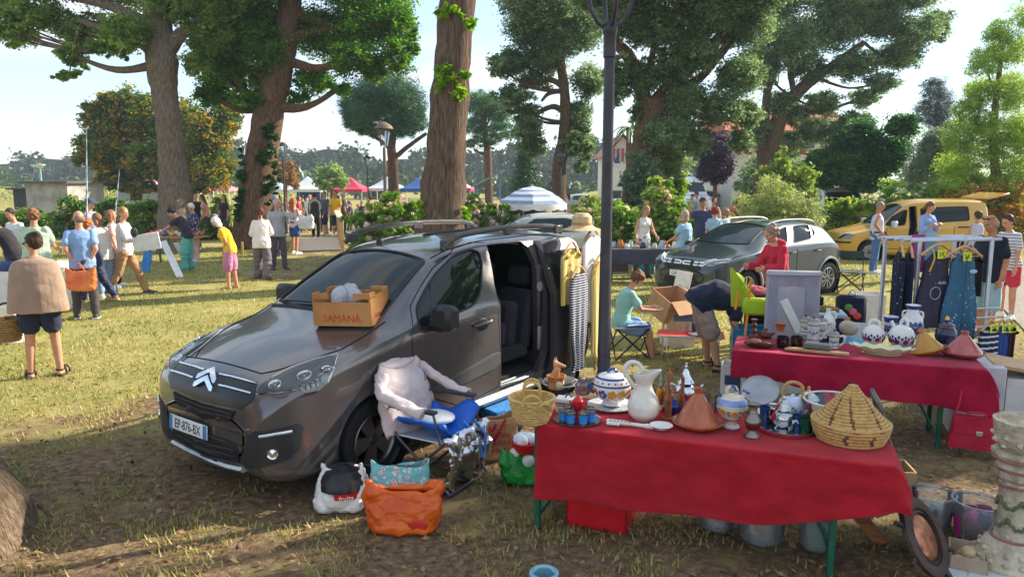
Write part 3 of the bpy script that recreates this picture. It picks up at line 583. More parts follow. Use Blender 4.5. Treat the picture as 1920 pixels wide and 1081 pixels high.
def house():
 Y=52;A=D(1372,345,Y);x0,x1=A.x,D(1520,345,Y).x;zt=D(1400,243,Y).z;zm=D(1400,292,Y).z;zr=D(1450,222,Y).z
 root=thing('white_house','white two-storey house with red half-timber trim behind the oaks','house',(x0,Y,0));W=x1-x0+2;Dp=8
 white=M('#d9d4cb','#c8c2b8',r=.9);red=M('#8f3a30','#a5503f',r=.8);tile=M('#a8563c','#c0714f',sc=3,r=.9,bump=.8,bs=5)
 mb=MB();mb.box((W/2,Dp/2,zt/2-.1),(W,Dp,zt+.2));mb.build('wall',white,root)
 mb=MB();mb.add([(-.8,-.9,zt-.1),(W+.6,-.9,zt-.1),(W+.6,Dp/2,zr+1),(-.8,Dp/2,zr+1),(-.8,Dp+.9,zt-.1),(W+.6,Dp+.9,zt-.1)],[(0,1,2,3),(3,2,5,4),(0,3,4),(1,5,2)]);mb.build('roof',tile,root)
 for k,(a,b,lo,hi) in enumerate(((.9,.95,zm+.5,zt-.9),(2.9,.95,zm+.5,zt-.9),(.7,1.1,.5,zm-1.5),(2.4,1.1,.5,zm-1.5),(4.2,1.1,.5,zm-1.5),(4.6,.95,zm+.5,zt-.9))):
  f=MB();z0,z1=lo,hi
  for q in ((a-.08,z0,.08,z1-z0),(a+b,z0,.08,z1-z0)):f.box((q[0]+.04,-.03,(z0+z1)/2),(.08,.1,z1-z0))
  f.box((a+b/2,-.05,z0-.05),(b+.2,.14,.1));f.box((a+b/2,-.03,z1+.05),(b+.16,.1,.1));fo=f.build('window',white,root)
  g=MB();g.box((a+b/2,-.012,(z0+z1)/2),(b,.04,z1-z0));g.build('pane',M('#39464f','#56666f',r=.1,sc=2),fo)
 mb=MB();mb.box((W/2,-.035,zm+.0),(W+.1,.1,.1));mb.build('band_moulding',white,root)
 for k in range(9):mb=MB();mb.box((.45+k*.62,-.022,zm+.3),(.42,.06,.42));mb.build('timber_panel',red,root)
house()
def gable():
 Y=64;a=D(1141,330,Y);b=D(1192,330,Y);zt=D(1150,275,Y).z;zr=D(1165,255,Y).z;root=thing('gabled_house','small white gabled house with red timber front seen behind the lamp post','house',(a.x,Y,-.6));W=b.x-a.x
 mb=MB();mb.box((W/2,4,zt/2),(W,8,zt));mb.prism([(0,0),(W,0),(W/2,zr-zt+.6)],8,Matrix.Translation((0,8,zt)) @ Matrix.Rotation(R(90),4,'X'));mb.build('wall',M('#d5cfc6',r=.9),root)
 mb=MB()
 for s in (-1,1):mb.add([(W/2,-.6,zr+.75),(W/2+s*(W/2+.5),-.6,zt-.25),(W/2+s*(W/2+.5),8.4,zt-.25),(W/2,8.4,zr+.75)],[(0,1,2,3)])
 mb.build('roof',M('#a9583d','#bf7150',sc=3),root)
 for k in range(5):mb=MB();mb.box((W*(.18+.16*k),-.03,zt-.1),(.22,.08,1.1));mb.build('timber_panel',M('#a04a3c'),root)
 mb=MB();mb.box((W*.3,-.03,1.0),(.8,.08,1.7));mb.build('door',M('#34383c'),root)
 t=thing('flag','dark blue flag on the gabled house','flag',(a.x+.5,Y-.6,zt-1.2));mb=MB();mb.tube([(0,.6,.3),(0,0,1)],.03,6);mb.build('flagpole',M('#cccccc'),t);mb=MB();mb.grid(lambda u,v:(.1*math.sin(v*5)+.5*u*v,.02,.9-v*1.1),4,6,thick=.01);mb.build('cloth',M('#27406b'),t)
gable()
def shed():
 Y=36;a=D(52,400,Y);b=D(130,400,Y);zt=D(90,344,Y).z;z0=gzf(a.x,Y);root=thing('concrete_shed','old grey concrete shed with flat dark roof at the left','shed',(a.x,Y,z0));W=b.x-a.x;H=zt-z0
 mb=MB();mb.box((W/2,1.6,H/2),(W,3.2,H));mb.build('wall',M('#b3b0ab','#8f8b85',sc=1.6,r=.95,bump=.4,bs=12),root)
 mb=MB();mb.box((W/2+.05,1.5,H+.06),(W+.3,3.7,.12));mb.build('roof',M('#4a4744','#5c5854'),root)
 mb=MB();mb.box((-.48,1.8,H/2-.15),(.94,2.6,H-.3));mb.box((-.45,1.7,H-.25),(1.2,3.2,.08));mb.build('lean_to',M('#3d4440','#2f3633'),root)
 Y=47;a=D(222,380,Y);b=D(302,380,Y);z0=gzf(a.x,Y);zt=D(260,352,Y).z;root=thing('low_wall_building','low grey-white building half hidden by parked cars','building',(a.x,Y,z0));W=b.x-a.x;mb=MB();mb.box((W/2,2,(zt-z0)/2),(W,4,zt-z0));mb.build('wall',M('#a9a9ac',r=.9),root)
 mb=MB();mb.box((W/2,1.9,zt-z0+.05),(W+.3,4.3,.1));mb.build('roof',M('#8d8d8f'),root)
shed()
def bridge():
 root=thing('footbridge','plank footbridge with slatted wooden side rails','bridge',(-6.3,24.2,0),.25);grey=wood('#8b8177','#a89d92',(9,.7,1));rail=wood('#a1865f','#c2a67b',(1,1,9))
 mb=MB()
 for k in range(26):mb.box((0,.1+k*.2,.03),(1.62,.185,.05),bev=.004)
 mb.build('deck',grey,root)
 for s,x in ((-1,-.72),(1,.72)):
  q=MB()
  for k in range(16):q.box((x,.1+k*.33,.55),(.04,.2,.95),bev=.005)
  for k in range(4):q.box((x+s*.05,.1+k*1.65,.55),(.1,.1,1.1),bev=.01)
  r_=q.build('side_rail',rail,root);h=MB();h.box((x,2.55,1.09),(.22,5.1,.05),bev=.01);h.build('handrail',wood('#cbb893','#ded0b0',(1,6,1)),r_)
bridge()
def tent(label,px,apx,eave,w,Y,col,back=None,valance=None):
 c=D(px,350,Y);z0=gzf(c.x,Y);root=thing('market_tent',label,'tent',(c.x,Y,z0),random.uniform(-.15,.15),'market tents');H=D(px,eave,Y).z-z0;A=D(px,apx,Y).z-z0;W=w*Y/FPX;h=W/2
 m=M(col,r=.8,bump=.2,bs=4);mb=MB();n=8
 for q in range(4):
  rot=Matrix.Rotation(q*math.pi/2,4,'Z')
  k0=len(mb.v);mb.grid(lambda u,t:tuple(rot @ V((h*(2*u-1)*(1-t),-h*(1-t),H+(A-H)*(t**1.35)))),6,8)
 mb.build('canopy',m,root)
 v=MB()
 for s in ((0,-h,W,.012),(0,h,W,.012),(-h,0,.012,W),(h,0,.012,W)):v.box((s[0],s[1],H-.13),(s[2],s[3],.26))
 v.build('valance',M(valance or col,r=.8),root)
 for x in (-1,1):
  for y in (-1,1):p=MB();p.box((x*(h-.05),y*(h-.05),H/2),(.06,.06,H));p.build('leg',M('#c9c9cc',m=.6),root)
 if back:b=MB();b.box((0,h-.05,H*.5),(W-.2,.02,H*.94));b.build('back_wall',M(back,r=.8),root)
tent('white pointed market tent with blue back wall',577,330,354,58,70,'#d6d8da',back='#2c4f93')
tent('white market tent partly behind the ivy-clad oak',520,334,354,60,70,'#d6d8da')
tent('bright pink-red market tent with open front',657,331,354,62,70,'#c8374e',valance='#c02c44')
tent('greyish white market tent behind the umbrella pine',726,331,352,60,72,'#c9ccd2')
tent('dark blue market tent left of the massive trunk',784,333,353,66,68,'#27508a')
tent('pale pink market tent with red border right of the massive trunk',864,337,352,44,64,'#e0bfc4',valance='#c23c56')
tent('pink market tent left of the grey-barked oak',281,331,348,44,72,'#d98a98')
tent('pink market tent right of the grey-barked oak',368,336,352,44,74,'#d8677c')
tent('small pink market tent left of the ivy-clad oak',418,340,353,40,78,'#d67a88')
# ============================================================= VEHICLES
def mono(pts):
 "smooth curve through (x, value) without overshoot"
 X=[p[0] for p in pts];Y=[p[1] for p in pts];n=len(X);d=[(Y[i+1]-Y[i])/(X[i+1]-X[i]) for i in range(n-1)]
 m=[d[0]]+[0 if d[i-1]*d[i] <= 0 else 2*d[i-1]*d[i]/(d[i-1]+d[i]) for i in range(1,n-1)]+[d[-1]]
 def f(x):
  if x <= X[0]:return Y[0]
  if x >= X[-1]:return Y[-1]
  i=max(k for k in range(n-1) if X[k] <= x);h=X[i+1]-X[i];t=(x-X[i])/h
  return Y[i]*(2*t**3-3*t*t+1)+h*m[i]*(t**3-2*t*t+t)+Y[i+1]*(3*t*t-2*t**3)+h*m[i+1]*(t**3-t*t)
 return f
class Body:
 def __init__(s,L,zt,zb,w,belt,wt,crown=((0,.05),(9,.05)),zm=.55,rtop=.09,bulge=.012,xs=None):
  s.L=L;s.f=[mono(q) for q in (zt,zb,w,belt,wt,crown)];s.zm=zm;s.rt=rtop;s.bulge=bulge
  a=[0,.006,.014,.025,.04,.06,.085,.115,.15,.19,.235,.285,.34]
  s.xs=a+[.4+(L-.72)*k/52 for k in range(53)]+[L-.26,L-.2,L-.15,L-.1,L-.065,L-.04,L-.02,L-.008,L]
 def sec(s,x,ins=0,floor=None):
  zt,zb,w,be,wt,cr_=(f(x) for f in s.f);zt -= ins;w -= ins;wt -= ins*.9;zb=floor if floor is not None else zb+ins
  ze=zt-cr_;be=min(be,ze-.03) if ze-.03 > zb+.12 else (zb+ze)/2;zm=min(max(s.zm,zb+.1),be-.01) if be-.01 > zb+.1 else (zb+be)/2
  c=min(.1,(be-zb)*.3);P=[(0,zb)]+[((w-.07)*k/3,zb) for k in (1,2,3)]
  P += [(w-.07+.06*math.sin(q),zb+c*(1-math.cos(q))) for q in (.4,.8,1.2,1.57)]
  b0=P[-1];pts=cr([(b0[0],b0[1],0),(w,zm,0),(w-.008,be,0)],4)[1:];P += [(p.x,p.y) for p in pts]
  E=P[-1];F=(wt,ze);ln=math.hypot(F[0]-E[0],F[1]-E[1]);r=min(s.rt,ln*.45,wt*.4);u=((F[0]-E[0])/ln,(F[1]-E[1])/ln)
  A=(F[0]-u[0]*r,F[1]-u[1]*r)
  for k in range(1,8):
   t=k/7;bl=s.bulge*4*t*(1-t)*min(1,ln/.4);P.append((E[0]+(A[0]-E[0])*t+bl*abs(u[1]),E[1]+(A[1]-E[1])*t+bl*.5*abs(u[0])))
  B=(F[0]-r,ze+cr_*(1-((F[0]-r)/wt)**2))
  for k in range(1,6):
   t=k/5;P.append(tuple(A[i]*(1-t)**2+2*F[i]*t*(1-t)+B[i]*t*t for i in (0,1)))
  for k in range(1,7):
   y=B[0]*(1-k/6);P.append((y,ze+cr_*(1-(y/wt)**2)))
  return P
 def mesh(s,ins=0,x0=0,x1=None,floor=None):
  x1=s.L if x1 is None else x1;xs=[x0]+[x for x in s.xs if x0+.004 < x < x1-.004]+[x1];mb=MB();vs=[]
  for x in xs:
   h=s.sec(min(max(x,.001),s.L-.001),ins,floor);ring=[(x,y,z) for y,z in h]+[(x,-y,z) for y,z in h[-2:0:-1]];m=len(ring);vs += ring
  fs=[(i*m+k,(i+1)*m+k,(i+1)*m+(k+1) % m,i*m+(k+1) % m) for i in range(len(xs)-1) for k in range(m)]
  h=m//2
  for base,fl in ((0,0),((len(xs)-1)*m,1)):
   for k in range(1,h-1):
    q=(base+k,base+k+1,base+m-k-1,base+m-k);fs.append(q[::-1] if not fl else q)
   for q in ((base,base+1,base+m-1),(base+h-1,base+h,base+h+1)):fs.append(q[::-1] if not fl else q)
  return mb.add(vs,[f[::-1] for f in fs])
def boolean(a,b,op):
 "a, b meshes"
 oa=bpy.data.objects.new('ba',a);ob=bpy.data.objects.new('bb',b);COL.objects.link(oa);COL.objects.link(ob)
 m=oa.modifiers.new('b','BOOLEAN');m.object=ob;m.operation=op;m.solver='EXACT'
 r=evalmesh(oa);bpy.data.objects.remove(oa);bpy.data.objects.remove(ob);return r
class Car:
 def __init__(s,name,label,cat,body,loc,h,col,group=None,cut=True):
  s.root=thing(name,label,cat,(loc[0],loc[1],loc[2] if len(loc) > 2 else 0),h,group);s.b=body;s.paint=col
  s.mw=Matrix.Translation(s.root.location) @ Matrix.Rotation(h,4,'Z');s.inv=s.mw.inverted()
  s.base=body.mesh().mesh('base',[],0);s.bv=BVHTree.FromPolygons([v.co for v in s.base.vertices],[p.vertices for p in s.base.polygons])
  s.vn=[v.normal.copy() for v in s.base.vertices];s.cuts=[]
 def px(s,*pts):
  "photo pixels -> points on the body"
  o=s.inv @ V((0,0,CAM_H));out=[]
  for p in pts:
   d=((s.inv @ D(p[0],p[1],10))-o).normalized();hit=s.bv.ray_cast(o,d)[0]
   if hit is None:
    t=min((k*.02 for k in range(100,2200)),key=lambda t:s.bv.find_nearest(o+d*t)[3]);hit=s.bv.find_nearest(o+d*t)[0]
   out.append(hit)
  return out
 def mir(s,pts):return [V((p[0],-p[1],p[2])) for p in pts]
 def nrm(s,p):
  q=s.bv.find_nearest(p);f=s.base.polygons[q[2]].vertices;ws=[1/((s.base.vertices[i].co-V(p)).length+1e-5) for i in f]
  n=V((0,0,0))
  for i,w_ in zip(f,ws):n += s.vn[i]*w_
  return n.normalized()
 def prism(s,pts,axis,lo,hi):
  "closed cutter: outline in the plane across axis"
  mb=MB()
  if axis == 'Y':mb.prism([(p[0],p[2]) for p in pts],hi-lo,Matrix(((1,0,0,0),(0,0,1,lo),(0,1,0,0),(0,0,0,1))))
  elif axis == 'Z':mb.prism([(p[0],p[1]) for p in pts],hi-lo,Matrix.Translation((0,0,lo)))
  else:mb.prism([(p[1],p[2]) for p in pts],hi-lo,Matrix(((0,0,1,lo),(1,0,0,0),(0,1,0,0),(0,0,0,1))))
  me=mb.mesh('c',[],0);bm=bmesh.new();bm.from_mesh(me);bmesh.ops.recalc_face_normals(bm,faces=bm.faces);bm.to_mesh(me);bm.free();return me
 def rounded(s,pts,n=4):
  "corners of an outline softened"
  P=[V(p) for p in pts];k=len(P);out=[]
  for i in range(k):
   a,b,c=P[i-1],P[i],P[(i+1) % k];r=min(.07,(a-b).length*.4,(c-b).length*.4)
   q0=b+(a-b).normalized()*r;q1=b+(c-b).normalized()*r;out += [q0*(1-t)**2+b*2*t*(1-t)+q1*t*t for t in (j/n for j in range(n+1))]
  return out
 def fixn(s,me):
  "shading normals of the uncut body, so that cut panels stay smooth"
  ns=[]
  vs=me.vertices
  for p in me.polygons:
   c=p.center;q=s.bv.find_nearest(c);ok=q[0] is not None and q[3] < .012 and abs(s.nrm(c).dot(p.normal)) > .75
   sg=1 if ok and s.nrm(c).dot(p.normal) > 0 else -1
   for li in p.loop_indices:ns.append(s.nrm(vs[me.loops[li].vertex_index].co)*sg if ok else p.normal)
  me.polygons.foreach_set('use_smooth',np.ones(len(me.polygons),bool));me.normals_split_custom_set(ns)
 def add(s,name,me,mats,parent=None):
  me.materials.clear()
  for m in (mats if isinstance(mats,list) else [mats]):me.materials.append(m)
  o=bpy.data.objects.new(name,me);COL.objects.link(o);o.parent=parent or s.root;return o
 def patch(s,name,pts,mt,off=.004,thick=.012,dirn=None,step=.05,parent=None,build=True):
  "panel that follows the body, outlined by points near it"
  pts=[V(p) for p in pts];n=V((0,0,0));c=sum(pts,V((0,0,0)))/len(pts)
  for a,b in zip(pts,pts[1:]+pts[:1]):n += (a-c).cross(b-c)
  n=V(dirn) if dirn else n.normalized()
  if n.dot(c-V((s.b.L/2,0,.75))) < 0 and not dirn:n=-n
  n.normalize();u=n.orthogonal().normalized() if abs(n.z) > .95 else n.cross(V((0,0,1))).normalized();v=n.cross(u)
  P2=[];k=len(pts)
  for a,b in zip(pts,pts[1:]+pts[:1]):
   m=max(1,int((b-a).length/step));P2 += [((a+(b-a)*(j/m)-c).dot(u),(a+(b-a)*(j/m)-c).dot(v)) for j in range(m)]
  nb=len(P2);xs=[p[0] for p in P2];ys=[p[1] for p in P2]
  q=[V(p).to_2d() if len(p) > 2 else V((p[0],p[1])) for p in P2]
  x=min(xs)+step*.6
  while x < max(xs):
   y=min(ys)+step*.6
   while y < max(ys):q.append(V((x,y)));y += step
   x += step
  r=delaunay_2d_cdt(q,[(i,(i+1) % nb) for i in range(nb)],[list(range(nb))],1,1e-5)
  vs2,fs=r[0],r[2];top=[];bot=[]
  for p in vs2:
   w_=c+u*p.x+v*p.y;h=s.bv.ray_cast(w_+n*.6,-n,1.4);
   if h[0] is None:h=s.bv.find_nearest(w_)
   nn=s.nrm(h[0]);top.append(h[0]+nn*off);bot.append(h[0]+nn*(off-thick))
  mb=MB();mb.v=[tuple(t) for t in top+bot];m=len(top);cnt={}
  for f in fs:
   f=tuple(f);a,b,d=top[f[0]],top[f[1]],top[f[2]]
   if (b-a).cross(d-a).dot(n) < 0:f=f[::-1]
   mb.f.append(f);mb.f.append(tuple(i+m for i in f[::-1]))
   for e in zip(f,f[1:]+f[:1]):cnt[e]=1
  for e in cnt:
   if (e[1],e[0]) not in cnt:mb.f.append((e[1],e[0],e[0]+m,e[1]+m))
  mb.mi=[0]*len(mb.f)
  return mb.build(name,mt,parent or s.root,ang=50) if build else mb
 def line(s,name,pts,r,mt,parent=None,off=0,closed=False,seg=6,ell=1.0):
  pts=[V(p) for p in pts];q=[]
  for a,b in (zip(pts,pts[1:]+pts[:1]) if closed else zip(pts,pts[1:])):
   m=max(1,int((b-a).length/.04));q += [a+(b-a)*(j/m) for j in range(m)]
  if not closed:q.append(pts[-1])
  q=[s.bv.find_nearest(p)[0] for p in q];q=[p+s.nrm(p)*off for p in q]
  mb=MB();mb.tube(q,r,seg,closed=closed,ell=ell);return mb.build(name,mt,parent or s.root)
 def carve(s,name,cutters,keep_inner=True,inner=(1.0,None,.36),wheels=(),rw=.37,yin=.3,floor=.36):
  b=s.b;me=b.mesh().mesh('o',[],0)
  if inner:me=boolean(me,b.mesh(.05,inner[0],inner[1] or b.L-.07,inner[2]).mesh('i',[],0),'DIFFERENCE')
  for x,z,wy in wheels:
   for sg in (-1,1):
    mb=MB();mb.lathe([(0,0),(rw,0),(rw,yin+.3),(0,yin+.3)],40,0,Matrix.Translation((x,sg*(wy-yin),z)) @ Matrix.Rotation(-sg*math.pi/2,4,'X'))
    me=boolean(me,mb.mesh('w',[],0),'DIFFERENCE')
  for c in cutters:me=boolean(me,c,'DIFFERENCE')
  s.me=me;return me
 def wheel(s,x,y,r,width=.2,spokes=5,rim='#a9abad',style='wedge',facing=1,z=None):
  sg=-1 if y < 0 else 1;w_=bpy.data.objects.new('wheel',None);COL.objects.link(w_);w_.parent=s.root;w_.location=(x,y,z or r);w_.rotation_euler=(Matrix.Rotation(-sg*math.pi/2,3,'X') @ Matrix.Rotation(random.random(),3,'Z')).to_euler()
  t=MB();a=r*.66;t.lathe([(a,-width),(r*.93,-width),(r*.985,-width*.9),(r,-width*.7),(r,-width*.2),(r*.985,-.012),(r*.94,.008),(r*.8,.014),(a,.004),(a,-width)],40)
  for k in range(40):
   q=k*math.pi/20;t.box((math.cos(q)*r,math.sin(q)*r,-width*.45),(.012,.02,width*.5),(0,0,q))
  t.build('tyre',M('#191919','#222222',r=.8,bump=.2),w_)
  m=MB();m.lathe([(a*1.01,-width),(a*1.02,.003),(a*.96,.008),(a*.9,-.02),(a*.88,-width)],40)
  for k in range(spokes):
   q=k*2*math.pi/spokes;rt=Matrix.Rotation(q,4,'Z')
   if style == 'wedge':m.prism([(.03,-.035),(a*.93,-.075),(a*.93,.075),(.03,.035)],.022,rt @ Matrix.Translation((0,0,-.035)))
   else:
    for e in (-1,1):m.prism([(.03,e*.012-.012),(a*.93,e*.055-.016),(a*.93,e*.055+.016),(.03,e*.012+.012)],.02,rt @ Matrix.Translation((0,0,-.035)))
  m.build('rim',metal(rim,.38),w_);c=MB();c.lathe([(0,-.005),(.03,-.006),(.045,-.012),(.05,-.03)],20);c.build('hub_cap',metal('#6d6f72',.4),w_)
  d=MB();d.lathe([(0,-.12),(a*.6,-.12),(a*.62,-.13),(0,-.13)],28);d.build('brake_disc',metal('#77736e',.5),w_)
 def liner(s,x,wy,r,z,yin=.3):
  for sg in (-1,1):
   mb=MB();mb.lathe([(r-.002,-.006),(r-.002,-yin),(0,-yin)],32,0,Matrix.Translation((x,sg*wy,z)) @ Matrix.Rotation(-sg*math.pi/2,4,'X'));mb.build('wheel_well',M('#141414',r=.9),s.root)
 def windows(s,px_list,glassm,names=None,off=-.01,both=True,trim=.011):
  "side windows from outlines on the near side; returns cutters"
  cuts=[]
  for pts in px_list:
   P=s.rounded(s.px(*pts));cuts.append(s.prism(P,'Y',-1.3,1.3 if both else 0))
   for Q in ([P,s.mir(P)] if both else [P]):
    o=s.patch('window',Q,glassm,off=off,thick=.004,dirn=(0,-1 if Q is P else 1,0));s.line('window_seal',Q,trim,M('#131314',r=.5),o,off=-.002,closed=True)
  return cuts
 def seat(s,x,y,z,col='#26262a',rot=0,w_=.48):
  m=M(col,r=.9,bump=.3,bs=30);b=MB();b.box((x,y,z+.1),(.5,w_,.16),bev=.05);b.box((x+.27,y,z+.42),(.16,w_,.62),(0,R(14),0),bev=.06);o=b.build('seat',m,s.root)
  h=MB();h.box((x+.37,y,z+.86),(.1,.27,.2),(0,R(10),0),bev=.045);h.tube([(x+.35,y-.06,z+.68),(x+.36,y-.06,z+.8)],.008,6);h.tube([(x+.35,y+.06,z+.68),(x+.36,y+.06,z+.8)],.008,6);h.build('headrest',m,o)
 def steering(s,x,y,z):
  mb=MB();c=V((x,y,z));e1=V((0,1,0));e2=V((.42,0,.9)).normalized();mb.tube([c+(e1*math.cos(a)+e2*math.sin(a))*.185 for a in (k*math.pi/14 for k in range(28))],.014,7,closed=True);mb.tube([c,c+V((-.2,0,-.1))],.03,8);mb.tube([c-e1*.18,c+e1*.18],.018,6);mb.build('steering_wheel',M('#1b1b1d'),s.root)
BLACK=M('#1b1b1c',r=.55,bump=.05);CHROME=metal('#d6d8da',.12,0);GLASSCAR=glass('#7d9488',.05,.01,'car_glass');TINT=glass('#3f5a50',.1,.01,'tinted_glass')
LENS=glass('#e6eaec',.06,.03,'lamp_lens');SEAM=M('#0b0b0b',r=.9,bump=0)
def plate(car,pts,s,parent=None,blue=True,sx=.78,size=.105):
 "number plate at the middle of four pixels on the nose"
 P=car.px(*pts);c=sum(P,V((0,0,0)))/len(P);n=V((-1,0,.06)).normalized();x=V((0,0,1)).cross(n).normalized();y=n.cross(x);c=c+n*.03
 mx=Matrix((x,y,n)).transposed().to_4x4();mx.translation=c
 mb=MB();k0=len(mb.v);mb.box((0,0,0),(.52,.11,.016),bev=.004);mb.v=[tuple(mx @ V(v)) for v in mb.v];o=mb.build('number_plate',M('#e4e5e2',r=.4,bump=0),car.root)
 if blue:
  for e in (-1,1):b=MB();b.box((e*.238,0,.0085),(.042,.108,.003));b.v=[tuple(mx @ V(v)) for v in b.v];b.build('plate_band',M('#3c7fc0',r=.4),o)
 text('plate_text',s,size,M('#1a1a1c'),o,mx @ Matrix.Translation((0,-.004,.009)),.001,sx=sx);return o
# ------------------------------------------------------------- the grey van
def grey_van():
 b=Body(4.38,[(0,.66),(.012,.74),(.03,.80),(.07,.875),(.14,.935),(.3,1.0),(.6,1.10),(.95,1.19),(1.1,1.245),(1.5,1.49),(1.95,1.725),(2.2,1.785),(2.7,1.83),(3.4,1.835),(4.0,1.80),(4.22,1.74),(4.31,1.55),(4.36,1.1),(4.38,.8)],
    [(0,.40),(.02,.29),(.07,.225),(.3,.2),(3.9,.22),(4.25,.27),(4.36,.4),(4.38,.5)],
    [(0,.50),(.012,.60),(.035,.69),(.08,.765),(.16,.825),(.3,.872),(.55,.902),(.9,.912),(3.8,.905),(4.15,.88),(4.3,.83),(4.38,.74)],
    [(0,.58),(.06,.72),(.15,.83),(.35,.95),(.65,1.03),(1.0,1.10),(1.4,1.15),(2.3,1.2),(3.6,1.2),(4.38,.9)],
    [(0,.42),(.05,.60),(.15,.68),(.5,.72),(1.1,.745),(1.5,.70),(1.95,.635),(2.6,.63),(4.1,.61),(4.3,.62),(4.38,.6)],
    [(0,.05),(.2,.06),(1.0,.05),(1.5,.06),(2.2,.06),(4.38,.05)],zm=.58,rtop=.1)
 GP=paint('#625c5c',.6,.26)
 c=Car('grey_van','metallic grey-brown people carrier with roof rails, its sliding side door open','van',b,(-2.363,5.489),.931,GP)
 win=[[(779,577),(800,536),(817,511),(850,479),(880,467),(899,472),(904,497),(901,548),(889,572),(850,590),(812,611),(786,617)]]
 cuts=c.windows(win,GLASSCAR)
 RQ=[V((3.5,-.9,1.24)),V((4.05,-.9,1.25)),V((4.02,-.9,1.56)),V((3.9,-.8,1.63)),V((3.5,-.8,1.64))]
 SW=[V((2.56,.9,1.22)),V((3.38,.9,1.23)),V((3.38,.8,1.62)),V((3.3,.7,1.66)),V((2.62,.8,1.66)),V((2.56,.8,1.6))]
 for Q,two in ((RQ,1),(SW,0)):
  cuts.append(c.prism(c.rounded(Q),'Y',-1.3 if two else 0,1.3))
  for T in ([Q,c.mir(Q)] if two else [Q]):
   T=c.rounded(T);o=c.patch('window',T,TINT,off=-.01,thick=.004,dirn=(0,1 if T[0].y > 0 else -1,0));c.line('window_seal',T,.011,BLACK,o,closed=True)
 ws=[V((1.115,y,1.3)) if False else V((1.10+.10*(abs(y)/.66)**2,y,1.3)) for y in (-.70,-.5,-.25,0,.25,.5,.70)]+[V((1.93-.06*(abs(y)/.6)**2,y,1.7)) for y in (.585,.4,.2,0,-.2,-.4,-.585)]
 cuts.append(c.prism(c.rounded(ws),'Z',1.05,2.2));wo_=c.patch('windscreen',c.rounded(ws),GLASSCAR,off=-.006,thick=.004,dirn=(-.5,0,.86));c.line('windscreen_seal',c.rounded(ws),.012,BLACK,wo_,closed=True)
 bw=[V((4.3,y,z)) for y,z in ((-.56,1.2),(.56,1.2),(.5,1.6),(-.5,1.6))];cuts.append(c.prism(c.rounded(bw),'X',4.0,4.6));c.patch('rear_window',c.rounded(bw),TINT,off=-.01,thick=.004,dirn=(1,0,0))
 c.carve('body',cuts,wheels=((.935,.33,.912),(3.665,.33,.905)),rw=.385,inner=(1.12,None,.40))
 # front door and sliding door are cut out of the same shell, leaving real gaps
 DP=c.px((770,574),(773,625),(775,668),(790,715),(808,744),(862,760),(934,724),(938,668),(934,598),(927,535),(917,478),(908,455),(884,455),(850,467),(812,503),(790,536));DP[-7:-4]=DP[-7:-4]
 door_c=c.prism(DP,'Y',-1.3,-.45);cen=sum(DP,V((0,0,0)))/len(DP);DQ=[cen+(p-cen)*1.0+(p-cen).normalized()*.009 for p in DP]
 dm=boolean(c.me,door_c,'INTERSECT');body=boolean(c.me,c.prism(DQ,'Y',-1.3,-.45),'DIFFERENCE')
 SO=[V((2.56,0,.36)),V((2.56,0,1.62)),V((2.60,0,1.72)),V((2.72,0,1.74)),V((3.25,0,1.74)),V((3.34,0,1.68)),V((3.35,0,1.2)),V((3.30,0,.62)),V((3.2,0,.42)),V((3.06,0,.36))]
 sp=c.prism(SO,'Y',-1.3,-.3);sm=boolean(body,sp,'INTERSECT');body=boolean(body,sp,'DIFFERENCE')
 for me in (dm,sm,body):c.fixn(me)
 c.add('body',body,GP);dr=c.add('door',dm,GP);sl=c.add('sliding_door',sm,GP);sl.location=(.80,-.085,.0)
 mb=MB();mb.box((2.95,-.80,1.43),(.62,.02,.42),(R(-22),0,0),bev=.02);mb.build('window',M('#17201e',r=.08,bump=0),sl)
 c.line('seal',SO,.02,BLACK,closed=True)
 for x,wy in ((.935,.912),(3.665,.905)):c.liner(x,wy,.385,.33)
 for x in (.935,3.665):
  for y in (-.885,.885):c.wheel(x,y,.325,.21,7 if False else 5,'#8d8f90')
 # sill, rub strip, arches
 sill=MB();sill.tube([(1.45,-.885,.30),(2.5,-.89,.30),(3.25,-.885,.30)],.05,8);sill.build('sill',metal('#a5a8aa',.35),c.root)
 st=MB();st.box((2.95,-.80,.385),(.76,.2,.03),bev=.01)
 for k in range(4):st.box((2.95,-.73-.05*k,.405),(.74,.012,.012))
 st.build('door_step',metal('#8d9092',.4),c.root)
 P=c.px((820,716),(850,708),(925,664),(936,660),(936,679),(925,690),(838,733),(812,735),(808,727));c.patch('rub_strip',P,M('#3b3b3d',r=.6),off=.02,thick=.03,dirn=(0,-1,0),parent=dr)
 c.patch('rub_strip',[V((p.x,-p.y,p.z)) for p in P],M('#3b3b3d',r=.6),off=.02,thick=.03,dirn=(0,1,0))
 h=c.px((905,608))[0];mb=MB();mb.ell((h.x,h.y+.002,h.z),(.1,.012,.062));mb.build('handle_recess',M('#2a2826',r=.4),dr)
 mb=MB();mb.tube(cr([(h.x-.13,h.y-.012,h.z+.005),(h.x-.08,h.y-.045,h.z+.012),(h.x+.07,h.y-.045,h.z+.02),(h.x+.12,h.y-.012,h.z+.02)],4),.016,8);mb.build('handle',paint('#4b4643',.4),dr)
 mb=MB();mb.tube([V((1.64,-.885,1.14)),V((1.60,-.885,1.62))][::1],.014,6);
 q=c.px((809,530),(809,612));mb=MB();mb.tube([q[0]+V((0,.012,0)),q[1]+V((0,.012,0))],.015,6);mb.build('quarter_bar',M('#2b2b2c'),dr)
